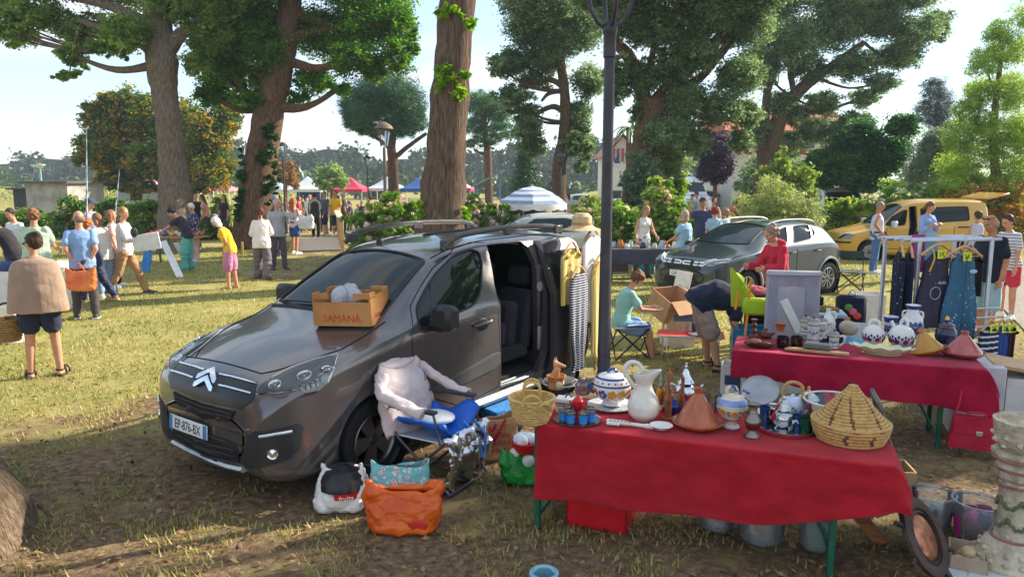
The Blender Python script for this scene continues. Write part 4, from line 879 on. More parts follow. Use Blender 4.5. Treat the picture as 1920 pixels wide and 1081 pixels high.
 # mirrors
 for sg in (-1,1):
  mb=MB();cx,cy_,cz=1.60,sg*1.06,1.235;mb.box((cx,cy_,cz),(.15,.23,.21),(0,0,sg*.15),bev=.06);mb.tube([(cx+.02,sg*.90,1.16),(cx+.01,sg*.99,1.15),(cx,sg*1.06,1.19)],[.06,.055,.06],8);o=mb.build('wing_mirror',M('#262627',r=.45,bump=.03),c.root)
  g=MB();g.box((cx+.076,cy_,cz),(.006,.19,.16),(0,0,sg*.15));g.build('mirror_glass',metal('#c8ced2',.02,0),o)
 # nose
 def both(name,px_,mt,off,thick,dirn=None,mirror=True,**k):
  P=c.px(*px_);o=c.patch(name,P,mt,off,thick,dirn,**k)
  if mirror:c.patch(name,c.mir(P),mt,off,thick,(dirn[0],-dirn[1],dirn[2]) if dirn else None,**k)
  return P
 hl=[(480,739),(492,722),(512,706),(545,689),(590,673),(634,663),(627,690),(616,715),(598,731),(575,736),(555,731),(520,737)]
 P=c.px(*hl)
 for Q in (P,c.mir(P)):
  sg=-1 if Q is P else 1;o=c.patch('headlight',Q,M('#c3c9cd','#f0f3f5',r=.4,m=.1,sc=20),.003,.02,step=.03)
  cc=sum(Q,V((0,0,0)))/len(Q)
  for t,r_ in ((.25,.05),(.62,.058),(.9,.035)):
   p=Q[0].lerp(Q[6],t)+V((0,0,.0));p=c.bv.find_nearest(p)[0];n=c.nrm(p);mb=MB();mx=(n.to_track_quat('Z','Y').to_matrix().to_4x4());mx.translation=p+n*.006
   mb.lathe([(r_,0),(r_*.9,.012),(r_*.75,.004),(r_*.3,.0),(0,.008)],20,0,mx);mb.build('reflector',metal('#e1e4e6',.12,0),o)
  for a_,b_ in ((1,5),(0,10)):
   c.line('trim_bar',[Q[a_].lerp(Q[b_],.1),Q[a_].lerp(Q[b_],.9)],.007,M('#2d3033'),o,off=.008)
  c.patch('lens_cover',Q,LENS,.014,.004,step=.03,parent=o)
 c.line('hood_seam',c.px((336,668),(400,676),(450,688),(490,700),(520,694),(560,681),(600,668),(640,655),(690,625),(722,603)),.006,SEAM);
 c.line('hood_seam',c.mir(c.px((490,700),(520,694),(560,681),(600,668),(640,655),(690,625),(722,603))),.006,SEAM)
 full=lambda px_:(lambda P:P+[V((p.x,-p.y,p.z)) for p in P[::-1]])(c.px(*px_))
 c.patch('grille_panel',full([(390,693),(440,708),(482,722),(478,741),(472,752),(452,768),(390,755)]),M('#222122',r=.3,bump=0),.006,.02,(-1,0,.15))
 c.patch('lower_grille',full([(375,756),(442,770),(431,791),(375,782)]),M('#0d0d0e',r=.7),.012,.02,(-1,0,0))
 c.patch('bumper_insert',full([(360,812),(445,836),(452,866),(360,848)]),M('#18181a',r=.7),.012,.02,(-1,0,-.1))
 for k in range(3):
  a=c.px((365,822+k*12),(440,842+k*11));c.line('grille_slat',[a[1],a[0],V((a[0].x,-a[0].y,a[0].z)),V((a[1].x,-a[1].y,a[1].z))],.006,M('#2b2b2d'),off=.014)
 for k in range(2):
  a=c.px((375,764+k*10),(436,777+k*8));c.line('grille_slat',[a[1],a[0],V((a[0].x,-a[0].y,a[0].z)),V((a[1].x,-a[1].y,a[1].z))],.006,M('#2b2b2d'),off=.014)
 zc=c.px((388,712))[0].z;ch=[]
 e1=c.px((483,720),(414,702));e2=c.px((474,738),(414,722))
 for (a,b_),dz in ((e1,.045),(e2,.0)):
  for sg in (1,-1):c.line('chrome_strip',[V((a.x,a.y*sg,a.z)),V((b_.x,b_.y*sg,b_.z))],.011,CHROME,off=.014)
  z=e1[1].z-.012-(0 if dz else .058)
  pts=[(-.125,z-.035),(-.125,z-.005),(0,z+.062),(.125,z-.005),(.125,z-.035),(.1,z-.035),(0,z+.022),(-.1,z-.035)]
  c.patch('chevron_emblem',[V((0,y,q)) for y,q in pts],CHROME,.03,.03,(-1,0,.2),step=.02)
 plate(c,[(319,773),(318,803),(404,822),(404,794)],'EP-876-BX')
 a=c.px((460,878),(430,871),(380,858));sk=a+[V((p.x,-p.y,p.z)) for p in a[::-1]];c.line('skid_strip',sk,.03,metal('#b3b5b6',.45),off=.01,ell=.8)
 fg=[(452,866),(465,818),(476,808),(555,792),(570,797),(562,839),(541,860),(462,876)];P=both('fog_surround',fg,M('#29292b',r=.6),.008,.02)
 for sg in (1,-1):
  a=[V((p.x,p.y*sg,p.z)) for p in c.px((488,817),(517,812),(547,807))];c.line('daytime_lamp',a,.012,M('#cfd4d8',r=.15,m=.6),off=.012)
  p=c.px((512,849))[0];p=V((p.x,p.y*sg,p.z));n=c.nrm(p);mx=n.to_track_quat('Z','Y').to_matrix().to_4x4();mx.translation=p+n*.008;mb=MB();mb.lathe([(.042,0),(.04,.012),(.03,.004),(0,.012)],18,0,mx);mb.build('fog_lamp',metal('#dfe2e4',.15,0),c.root)
 # roof rails, aerial, wipers
 for sg in (-1,1):
  mb=MB();P=cr([(2.02,sg*.655,1.745),(2.14,sg*.65,1.825),(2.35,sg*.645,1.87),(3.0,sg*.64,1.895),(3.7,sg*.63,1.875),(3.95,sg*.625,1.84),(4.04,sg*.62,1.79)],6);mb.tube(P,.022,8,ell=1.3)
  for x,z in ((2.1,1.79),(3.95,1.83),(3.05,1.87)):mb.box((x,sg*.64,z),(.16,.045,.09),bev=.012)
  mb.build('roof_rail',M('#4c4a49','#5a5857',r=.35,m=.6),c.root)
 p=c.px((711,456))[0];mb=MB();mb.lathe([(.035,-.01),(.028,.03),(.008,.05)],12,0,Matrix.Translation(p));mb.tube([p+V((0,0,.03)),p+V((.07,0,.19))],[.008,.003],6);mb.build('aerial',BLACK,c.root)
 for a_,b_ in (((1.17,-.12,1.3),(1.24,-.62,1.3)),((1.17,.55,1.3),(1.19,.0,1.3))):c.line('wiper',[V(a_),V(b_)],.009,BLACK,off=.016)
 c.line('cowl',[V((1.13,y,1.25)) for y in (-.66,-.4,0,.4,.66)],.03,M('#202022',r=.7),off=-.012)
 for sg in (-1,1):
  c.line('body_seam',[V((1.93,sg*.6,1.75)),V((2.7,sg*.575,1.85)),V((4.1,sg*.56,1.8))],.006,SEAM,off=.0)
  P=[V((4.33,sg*y,z)) for y,z in ((.66,1.0),(.84,1.0),(.74,1.5),(.62,1.5))];c.patch('tail_light',P,plastic('#a01f22',.15),.006,.02,(.7,sg*.7,0))
 # inside
 c.seat(2.05,-.38,.48,'#2b2a2b');c.seat(2.05,.38,.48,'#2b2a2b')
 for y in (-.5,0,.5):c.seat(3.05,y,.5,'#232325',w_=.44)
 mb=MB();mb.box((1.46,0,1.02),(.5,1.36,.26),(0,R(-6),0),bev=.07);mb.build('dashboard',M('#262628',r=.8),c.root);c.steering(1.82,-.38,1.10)
 mb=MB();mb.box((2.95,0,.42),(2.6,1.6,.03));mb.build('floor_mat',M('#1c1c1d',r=.95),c.root)
 mb=MB();mb.box((3.36,-.78,.95),(.09,.1,1.1),(0,R(-2),0),bev=.03);mb.build('door_pillar',M('#3a3532',r=.5),c.root)
 mb=MB();mb.lathe([(.0,0),(.05,0),(.05,.01),(0,.01)],16,0,Matrix.Translation((3.31,-.835,1.28)) @ Matrix.Rotation(math.pi/2,4,'X'));mb.box((3.33,-.84,.74),(.1,.02,.24),bev=.01);mb.build('pillar_fitting',M('#8f8b86',r=.5),c.root)
 t=thing('rucksack','dark rucksack standing on the rear seat inside the grey van','rucksack',c.mw @ V((2.95,-.52,.66)),c.root.rotation_euler.z)
 mb=MB();mb.box((.12,0,.24),(.2,.32,.46),(0,R(10),0),bev=.08);mb.build('sack',fabric('#2e2730'),t);mb=MB();mb.box((0,0,.15),(.09,.26,.22),(0,R(10),0),bev=.04);mb.build('pocket',fabric('#3a2f38'),t);mb=MB();mb.tube(cr([(0,-.1,.45),(-.06,-.1,.3),(.0,-.1,.06)],5),.014,6);mb.build('strap',fabric('#1e1b22'),t)
 return c
VAN=grey_van()
# ------------------------------------------------------------- green car
def green_car():
 b=Body(4.05,[(0,.68),(.012,.76),(.03,.82),(.08,.875),(.18,.915),(.5,.985),(.85,1.06),(.95,1.095),(1.4,1.31),(1.85,1.475),(2.3,1.525),(2.9,1.52),(3.4,1.45),(3.6,1.39),(3.78,1.22),(3.95,1.02),(4.03,.95),(4.05,.8)],
    [(0,.42),(.02,.3),(.08,.24),(.4,.22),(3.6,.24),(3.95,.34),(4.05,.5)],
    [(0,.52),(.012,.62),(.04,.72),(.1,.79),(.2,.84),(.4,.885),(.8,.905),(3.2,.905),(3.7,.87),(3.95,.80),(4.05,.70)],
    [(0,.6),(.06,.74),(.2,.83),(.5,.9),(.95,.965),(1.5,1.0),(2.6,1.02),(3.4,1.05),(4.05,.9)],
    [(0,.42),(.06,.62),(.2,.70),(.9,.72),(1.4,.66),(1.85,.59),(2.6,.585),(3.3,.56),(3.7,.6),(4.05,.62)],[(0,.05),(.3,.06),(1,.05),(2,.05),(4.05,.05)],zm=.6,rtop=.09)
 GP=paint('#27353a',.15,.3)
 c=Car('green_car','dark green raised hatchback with roof bars parked behind the clothes seller','car',b,(3.228,14.094),.600,GP)
 cuts=c.windows([[(1436,456),(1450,436),(1474,424),(1476,456)],[(1486,424),(1515,422),(1521,447),(1488,455)],[(1519,423),(1529,437),(1524,445)]],TINT)
 ws=[V((.98+.12*(abs(y)/.66)**2,y,1.2)) for y in (-.66,-.45,-.2,0,.2,.45,.66)]+[V((1.84-.06*(abs(y)/.55)**2,y,1.5)) for y in (.54,.3,0,-.3,-.54)]
 cuts.append(c.prism(c.rounded(ws),'Z',.95,1.9));wo_=c.patch('windscreen',c.rounded(ws),glass('#8aa3a6',.12,.01,'windscreen_glass'),-.006,.004,(-.5,0,.86));c.line('windscreen_seal',c.rounded(ws),.012,BLACK,wo_,closed=True)
 c.carve('body',cuts,wheels=((.83,.34,.905),(3.42,.34,.905)),rw=.4,inner=(1.02,3.75,.36));c.fixn(c.me);c.add('body',c.me,GP)
 grey=M('#8b8d8d',r=.55);dark=M('#2b2d2e',r=.6)
 for x in (.83,3.42):
  c.liner(x,.905,.4,.34)
  for sg in (-1,1):
   c.wheel(x,sg*.88,.335,.21,5,'#b4b6b8','double')
   c.line('arch_trim',[V((x+.425*math.cos(a),sg*.9,.34+.425*math.sin(a))) for a in (R(k) for k in range(-14,195,12))],.028,grey,off=.004,ell=1)
 for sg in (-1,1):
  c.line('sill_trim',[V((1.3,sg*.9,.36)),V((2.95,sg*.9,.36))],.06,dark,off=-.01)
  mb=MB();mb.tube(cr([(1.72,sg*.59,1.46),(1.85,sg*.585,1.51),(2.3,sg*.58,1.555),(3.0,sg*.57,1.54),(3.25,sg*.565,1.49),(3.33,sg*.56,1.43)],6),.016,8);mb.build('roof_bar',metal('#a7a9ab',.4),c.root)
  mb=MB();mb.box((1.32,sg*1.0,1.0),(.13,.22,.15),(0,0,sg*.2),bev=.05);mb.tube([(1.36,sg*.86,.96),(1.33,sg*.95,.96)],.035,6);mb.build('wing_mirror',M('#1d2221',r=.3),c.root)
  for x0,x1 in ((1.35,2.28),(2.3,3.2)):c.line('door_seam',[V((x0,sg*.9,1.0)),V((x0+.0,sg*.9,.45))],.006,SEAM)
  for x in (2.12,2.95):mb=MB();mb.tube(cr([(x-.09,sg*.905,.93),(x-.05,sg*.935,.935),(x+.07,sg*.935,.94),(x+.1,sg*.9,.94)],3),.013,6);mb.build('handle',dark,c.root)
  P=[V((x,sg*y,z)) for x,y,z in ((3.8,.82,.9),(3.98,.72,.88),(3.93,.70,1.04),(3.72,.82,1.06))];c.patch('tail_light',P,plastic('#b3242a',.12),.008,.02,(.7,sg*.7,0))
 P=c.px((1313,497),(1326,491),(1371,484),(1366,495),(1335,501))
 for Q in (P,c.mir(P)):
  o=c.patch('headlight',Q,M('#6d7276','#a9aeb2',r=.2,m=.6,sc=25),.006,.02,step=.03);c.line('light_bar',[Q[0].lerp(Q[4],.3),Q[2].lerp(Q[3],.5)],.012,M('#e8ecee',r=.2),o,off=.016);c.line('light_bar',[Q[0].lerp(Q[1],.6),Q[1].lerp(Q[2],.4)],.01,M('#e8ecee',r=.2),o,off=.016)
 full=lambda px_:(lambda P:P+[V((p.x,-p.y,p.z)) for p in P[::-1]])(c.px(*px_))
 g=full([(1279,484),(1300,488),(1317,494),(1312,508),(1279,502)]);c.patch('grille',g,M('#16181a',r=.5),.008,.02,(-1,0,0))
 zc=c.px((1278,491))[0].z
 for y in (-.46,-.33,.33,.46):
  for dz in (-.024,.024):c.patch('grille_bar',[V((0,y+a,zc+dz+b_)) for a,b_ in ((-.045,-.015),(.045,-.015),(.055,.015),(-.055,.015))],M('#dfe2e3',r=.35),.016,.02,(-1,0,0),step=.03)
 for sg in (-1,1):
  pts=[(.03,-.035),(.20,-.035),(.20,-.012),(.06,-.012),(.045,.0),(.06,.012),(.20,.012),(.20,.035),(.03,.035),(.01,.012),(.01,-.012)]
  c.patch('badge',[V((0,sg*a,zc+b_)) for a,b_ in pts],M('#e6e9ea',r=.3),.018,.02,(-1,0,0),step=.03)
 c.patch('bumper_insert',full([(1270,519),(1292,523),(1302,516),(1312,535),(1290,541),(1270,537)]),M('#1b1c1d',r=.7),.01,.02,(-1,0,0))
 plate(c,[(1260,504),(1260,517),(1294,520),(1295,508)],'GW-320-DZ',blue=False)
 c.seat(1.95,-.37,.42);c.seat(1.95,.37,.42);c.seat(2.8,-.35,.42);c.seat(2.8,.35,.42);mb=MB();mb.box((1.32,0,.9),(.45,1.3,.24),bev=.07);mb.build('dashboard',M('#222224',r=.8),c.root);c.steering(1.7,-.36,1.0)
 return c
GREEN=green_car()
# ------------------------------------------------------------- yellow van
def yellow_van():
 b=Body(4.32,[(0,.62),(.015,.70),(.04,.76),(.1,.82),(.3,.90),(.7,.99),(1.05,1.07),(1.2,1.12),(1.6,1.45),(1.95,1.70),(2.2,1.77),(2.8,1.82),(3.6,1.82),(4.1,1.80),(4.24,1.74),(4.29,1.4),(4.31,1.0),(4.32,.8)],
    [(0,.42),(.02,.3),(.08,.24),(.4,.22),(3.9,.24),(4.25,.3),(4.32,.5)],
    [(0,.50),(.015,.60),(.05,.70),(.12,.76),(.25,.80),(.5,.83),(.9,.84),(4.0,.84),(4.2,.82),(4.32,.74)],
    [(0,.56),(.06,.68),(.2,.76),(.5,.85),(1.1,.98),(1.6,1.03),(2.4,1.07),(4.32,1.05)],
    [(0,.42),(.06,.58),(.3,.64),(1.1,.68),(1.6,.64),(1.95,.60),(2.8,.62),(4.2,.62),(4.32,.6)],[(0,.05),(1,.05),(2,.06),(4.32,.05)],zm=.6,rtop=.1)
 GP=paint('#c79a35',.05,.4)
 c=Car('yellow_van','mustard yellow people carrier with its side door ajar and tailgate raised','van',b,(9.52,22.35,-.05),.0,GP)
 cuts=c.windows([[(1660,421),(1671,407),(1694,394),(1701,394),(1697,422),(1664,424)],[(1726,390),(1770,388),(1815,387),(1818,413),(1726,419)]],TINT)
 ws=[V((1.1+.14*(abs(y)/.62)**2,y,1.2)) for y in (-.62,-.3,0,.3,.62)]+[V((1.9-.05*(abs(y)/.55)**2,y,1.7)) for y in (.55,.25,0,-.25,-.55)]
 cuts.append(c.prism(c.rounded(ws),'Z',1.0,2.2));c.patch('windscreen',c.rounded(ws),GLASSCAR,-.006,.004,(-.5,0,.86))
 P=c.px((1705,388),(1717,387),(1717,442),(1703,446));cuts.append(c.prism(P,'Y',-1.3,-.4));c.line('seal',P,.015,BLACK,closed=True)
 c.carve('body',cuts,wheels=((.86,.33,.84),(3.62,.33,.84)),rw=.38,inner=(1.1,None,.36));c.fixn(c.me);c.add('body',c.me,GP)
 for x in (.86,3.62):
  c.liner(x,.84,.38,.33)
  for y in (-.815,.815):c.wheel(x,y,.31,.19,7,'#8d9092')
 for sg in (-1,1):
  for a,z,b_ in ((1.35,.66,2.3),(2.75,.66,3.15),(3.35,1.02,4.15)):c.line('rub_strip',[V((a,sg*.84,z)),V((b_,sg*.84,z))],.022,BLACK,off=.005)
  c.line('door_seam',[V((1.3,sg*.84,1.0)),V((1.32,sg*.84,.4)),V((2.32,sg*.84,.38)),V((2.36,sg*.84,1.0))],.008,SEAM);c.line('door_seam',[V((3.25,sg*.84,1.05)),V((3.25,sg*.84,.5))],.007,SEAM)
  mb=MB();mb.box((1.45,sg*.95,1.1),(.12,.2,.2),bev=.05);mb.tube([(1.45,sg*.82,1.05),(1.45,sg*.92,1.06)],.03,6);mb.build('wing_mirror',M('#c9cbcc',r=.4),c.root)
  mb=MB();mb.ell((2.15,sg*.845,.86),(.08,.015,.05));mb.build('handle',BLACK,c.root)
  Q=[V((x,sg*y,z)) for x,y,z in ((.1,.45,.66),(.28,.78,.68),(.42,.8,.80),(.2,.58,.80))];o=c.patch('headlight',Q,M('#a9adb0','#d6d9db',r=.2,m=.4,sc=20),.006,.02,(-.6,sg*.8,.1));c.patch('lens_cover',Q,LENS,.02,.004,(-.6,sg*.8,.1),parent=o)
  mb=MB();P=[V((4.31,sg*.78,z)) for z in (.9,1.05,1.2)];c.line('tail_light',P,.05,plastic('#a8262a',.15),off=.0)
 c.line('bumper_strip',[V((.3,-.8,.58)),V((.06,-.6,.58)),V((0,0,.58)),V((.06,.6,.58)),V((.3,.8,.58))],.025,BLACK,off=.004)
 mb=MB();mb.box((4.55,0,1.9),(.62,1.36,.05),(0,R(-14),0),bev=.02);o=mb.build('tailgate',paint('#c99637',.05,.4),c.root);mb=MB();mb.box((4.5,0,1.86),(.3,1.1,.02),(0,R(-14),0));mb.build('window',M('#2a3230',r=.1),o)
 c.seat(2.1,-.36,.5);c.seat(2.1,.36,.5);c.seat(3.0,-.36,.5);c.seat(3.0,.36,.5);mb=MB();mb.box((1.5,0,.95),(.45,1.25,.25),bev=.06);mb.build('dashboard',M('#2b2b2d'),c.root);c.steering(1.85,-.35,1.02)
 mb=MB();mb.box((3.3,.5,1.3),(.9,.05,.62),bev=.02);
 return c
YEL=yellow_van()
# ------------------------------------------------------------- vehicles further away
def plain_car(name,label,cat,loc,h,col,kind='hatch',group=None):
 if kind == 'van':
  b=Body(5.2,[(0,.8),(.02,.92),(.08,1.05),(.5,1.2),(.9,1.3),(1.0,1.36),(1.6,2.1),(1.9,2.36),(2.3,2.44),(4.9,2.44),(5.15,2.36),(5.2,1.2)],[(0,.4),(.1,.3),(5.0,.3),(5.2,.5)],
     [(0,.6),(.05,.8),(.2,.93),(.6,.98),(5.0,.98),(5.2,.93)],[(0,.6),(.3,.95),(1,1.15),(5.2,1.2)],[(0,.5),(.1,.75),(1.0,.85),(1.9,.82),(5.2,.84)],zm=.8,rtop=.12)
  win=[(1.2,1.32),(2.05,1.36),(2.05,1.95),(1.72,1.95)];wsx=(1.02,1.72,.80,.70,1.5);wh=(.95,4.1,.34)
 elif kind == 'lowvan':
  b=Body(4.8,[(0,.75),(.02,.85),(.1,.95),(.6,1.1),(1.05,1.2),(1.15,1.25),(1.6,1.68),(1.9,1.88),(2.3,1.95),(4.5,1.95),(4.75,1.88),(4.8,1.1)],[(0,.4),(.1,.28),(4.6,.28),(4.8,.5)],
     [(0,.6),(.05,.78),(.2,.88),(.6,.94),(4.6,.94),(4.8,.88)],[(0,.6),(.3,.9),(1,1.05),(4.8,1.1)],[(0,.5),(.1,.7),(1.1,.78),(1.9,.74),(4.8,.76)],zm=.7,rtop=.12)
  win=[(1.35,1.2),(2.2,1.22),(2.2,1.62),(1.78,1.62)];wsx=(1.16,1.76,.74,.66,1.3);wh=(.9,3.8,.32)
 else:
  R_=4.4 if kind == 'estate' else 4.0
  b=Body(R_,[(0,.62),(.02,.70),(.08,.78),(.3,.85),(.8,.93),(1.05,.99),(1.6,1.28),(1.95,1.42),(2.4,1.47),(3.0,1.46),(R_-.75,1.40),(R_-.4,1.2 if kind != 'estate' else 1.33),(R_-.1,.98),(R_,.75)],[(0,.4),(.1,.25),(R_-.2,.25),(R_,.5)],
     [(0,.5),(.04,.7),(.15,.80),(.4,.86),(R_-.6,.87),(R_-.15,.82),(R_,.7)],[(0,.55),(.2,.75),(.9,.88),(2,.94),(R_,.9)],[(0,.42),(.1,.62),(1.0,.70),(1.95,.57),(R_-.8,.56),(R_,.6)],zm=.55,rtop=.08)
  win=[(1.5,.99),(R_-.75,1.02),(R_-.85,1.3),(2.9,1.36),(2.1,1.34)];wsx=(1.1,1.9,.66,.55,1.2);wh=(.8,R_-.75,.31)
 c=Car(name,label,cat,b,loc,h,None,group);me=b.mesh()
 for x in wh[:2]:
  for sg in (-1,1):c.wheel(x,sg*(b.f[2](x)-.0),wh[2],.2,5,'#9a9c9e')
 gl=M('#20292d','#2d383c',r=.06,sc=1.2,bump=0);bo=me.build('body',paint(col,.2,.35),c.root)
 for sg in (-1,1):
  c.patch('window',c.rounded([V((x,sg*.8,z)) for x,z in win]),gl,.004,.012,(0,sg,0),step=.12)
  c.patch('headlight',[V((x,sg*y,z)) for x,y,z in ((.05,b.f[2](.1)*.62,b.f[0](.1)-.16),(.2,b.f[2](.2)*.93,b.f[0](.1)-.18),(.3,b.f[2](.3)*.93,b.f[0](.3)-.12),(.12,b.f[2](.1)*.7,b.f[0](.1)-.06))],M('#aeb3b6',r=.2,m=.4),.008,.02,(-.8,sg*.6,.2),step=.1)
  mb=MB();z=win[0][1]+.08;mb.box((win[0][0]+.1,sg*(b.f[2](1.3)+.08),z),(.1,.18,.16),bev=.04);mb.build('wing_mirror',M('#232425',r=.4),c.root)
  c.patch('tail_light',[V((b.L-.03,sg*y,z)) for y,z in ((b.f[2](b.L-.1)*.75,.85),(b.f[2](b.L-.1)*.98,.85),(b.f[2](b.L-.1)*.98,1.0),(b.f[2](b.L-.1)*.75,1.0))],plastic('#a52226',.15),.008,.02,(.8,sg*.6,0),step=.1)
 x0,x1,y0,y1,zz=wsx
 c.patch('windscreen',c.rounded([V((x0+.06,-y0,zz)),V((x0-.03,0,zz)),V((x0+.06,y0,zz)),V((x1-.04,y1,zz+.4)),V((x1,0,zz+.4)),V((x1-.04,-y1,zz+.4))]),gl,.004,.012,(-.6,0,.8),step=.12)
 c.patch('grille',[V((0,y,z)) for y,z in ((-.38,.5),(.38,.5),(.4,.62),(-.4,.62))],BLACK,.01,.02,(-1,0,0),step=.1)
 return c
def atY(px,Y):p=D(px,400,Y);return (p.x,Y,gzf(p.x,Y))
PI=math.pi
plain_car('white_van','tall white panel van facing the camera, left of the plum tree','van',atY(1312,50),PI/2+.12,'#dcdfe2','van')
plain_car('white_van','low white van parked behind the hedge shrubs, left of the yellow van','van',atY(1590,31),PI/2-.25,'#d5d8dc','lowvan')
plain_car('beige_car','pale silver car seen over the roof of the grey van','car',(-1.55,19.6,0),.06,'#b7b4a8','hatch')
plain_car('white_estate','white estate car facing right beside the grey-barked oak','car',atY(392,35),PI+.12,'#a9b2bb','estate','cars parked by the hedge')
plain_car('silver_car','silver-blue hatchback parked in front of the white estate car','car',atY(372,31.5),PI+.2,'#8a949d','hatch','cars parked by the hedge')
plain_car('dark_car','dark car showing red tail lights beside the concrete shed','car',atY(205,44),PI*.86,'#2f3238','hatch','cars parked by the hedge')
plain_car('pale_car','pale grey car whose bonnet shows left of the ivy-clad trunk','car',atY(425,33),PI+.45,'#c9ced2','hatch','cars parked by the hedge')
for px,Y,col,lab in ((1100,58,'#b9bfc6','silver car at the market edge left of the lamp post'),(1150,60,'#8f9aa8','blue-grey car at the market edge right of the lamp post'),(945,66,'#cfd3d6','white car near the blue shelter'),(215,58,'#c6cace','pale car in front of the low grey-white building'),(10,40,'#c9b9b2','pale car cut by the left edge beside the concrete shed'),(1375,56,'#93a1b3','bluish car parked below the white house')):
 plain_car('parked_car',lab,'car',atY(px,Y),random.choice((.15,PI-.2,PI+.3)),col,'hatch','cars parked beyond the market')
# ============================================================= PEOPLE
SKIN=skin('#c48d70');SKIN_T=skin('#b57b5c');SKIN_P=skin('#d3a48c')
def dirv(a,b=0):return V((math.sin(R(a))*math.cos(R(b)),math.sin(R(b)),-math.cos(R(a))*math.cos(R(b))))
def upv(a):return V((math.sin(R(a)),0,math.cos(R(a))))
def capsule(mb,p,q,r1,r2,seg=10):
 p=V(p);q=V(q);d=(q-p);ln=d.length
 if ln < 1e-5:return mb.ell(p,r1,seg=seg)
 d /= ln;pts=[];rs=[]
 for k in range(4):a=math.pi/2*(k/3.0);pts.append(p-d*r1*math.cos(a));rs.append(max(.0008,r1*math.sin(a)))
 for k in (1,2,3):pts.append(p.lerp(q,k/4));rs.append(r1+(r2-r1)*k/4)
 for k in range(4):a=math.pi/2*(k/3.0);pts.append(q+d*r2*math.sin(a));rs.append(max(.0008,r2*math.cos(a)))
 mb.tube(pts,rs,seg)
def rings(mb,rows,seg=18):
 "loft of ellipses: (centre, up direction, left direction, half width, half depth)"
 vs=[]
 for c,u,l,w,d in rows:
  f=l.cross(u).normalized();vs += [c+l*(w*math.cos(k*2*math.pi/seg))+f*(d*math.sin(k*2*math.pi/seg)) for k in range(seg)]
 n=len(rows);fs=[(i*seg+k,i*seg+(k+1) % seg,(i+1)*seg+(k+1) % seg,(i+1)*seg+k) for i in range(n-1) for k in range(seg)]
 fs += [tuple(range(seg))[::-1],tuple((n-1)*seg+k for k in range(seg))];mb.add(vs,[f[::-1] for f in fs])
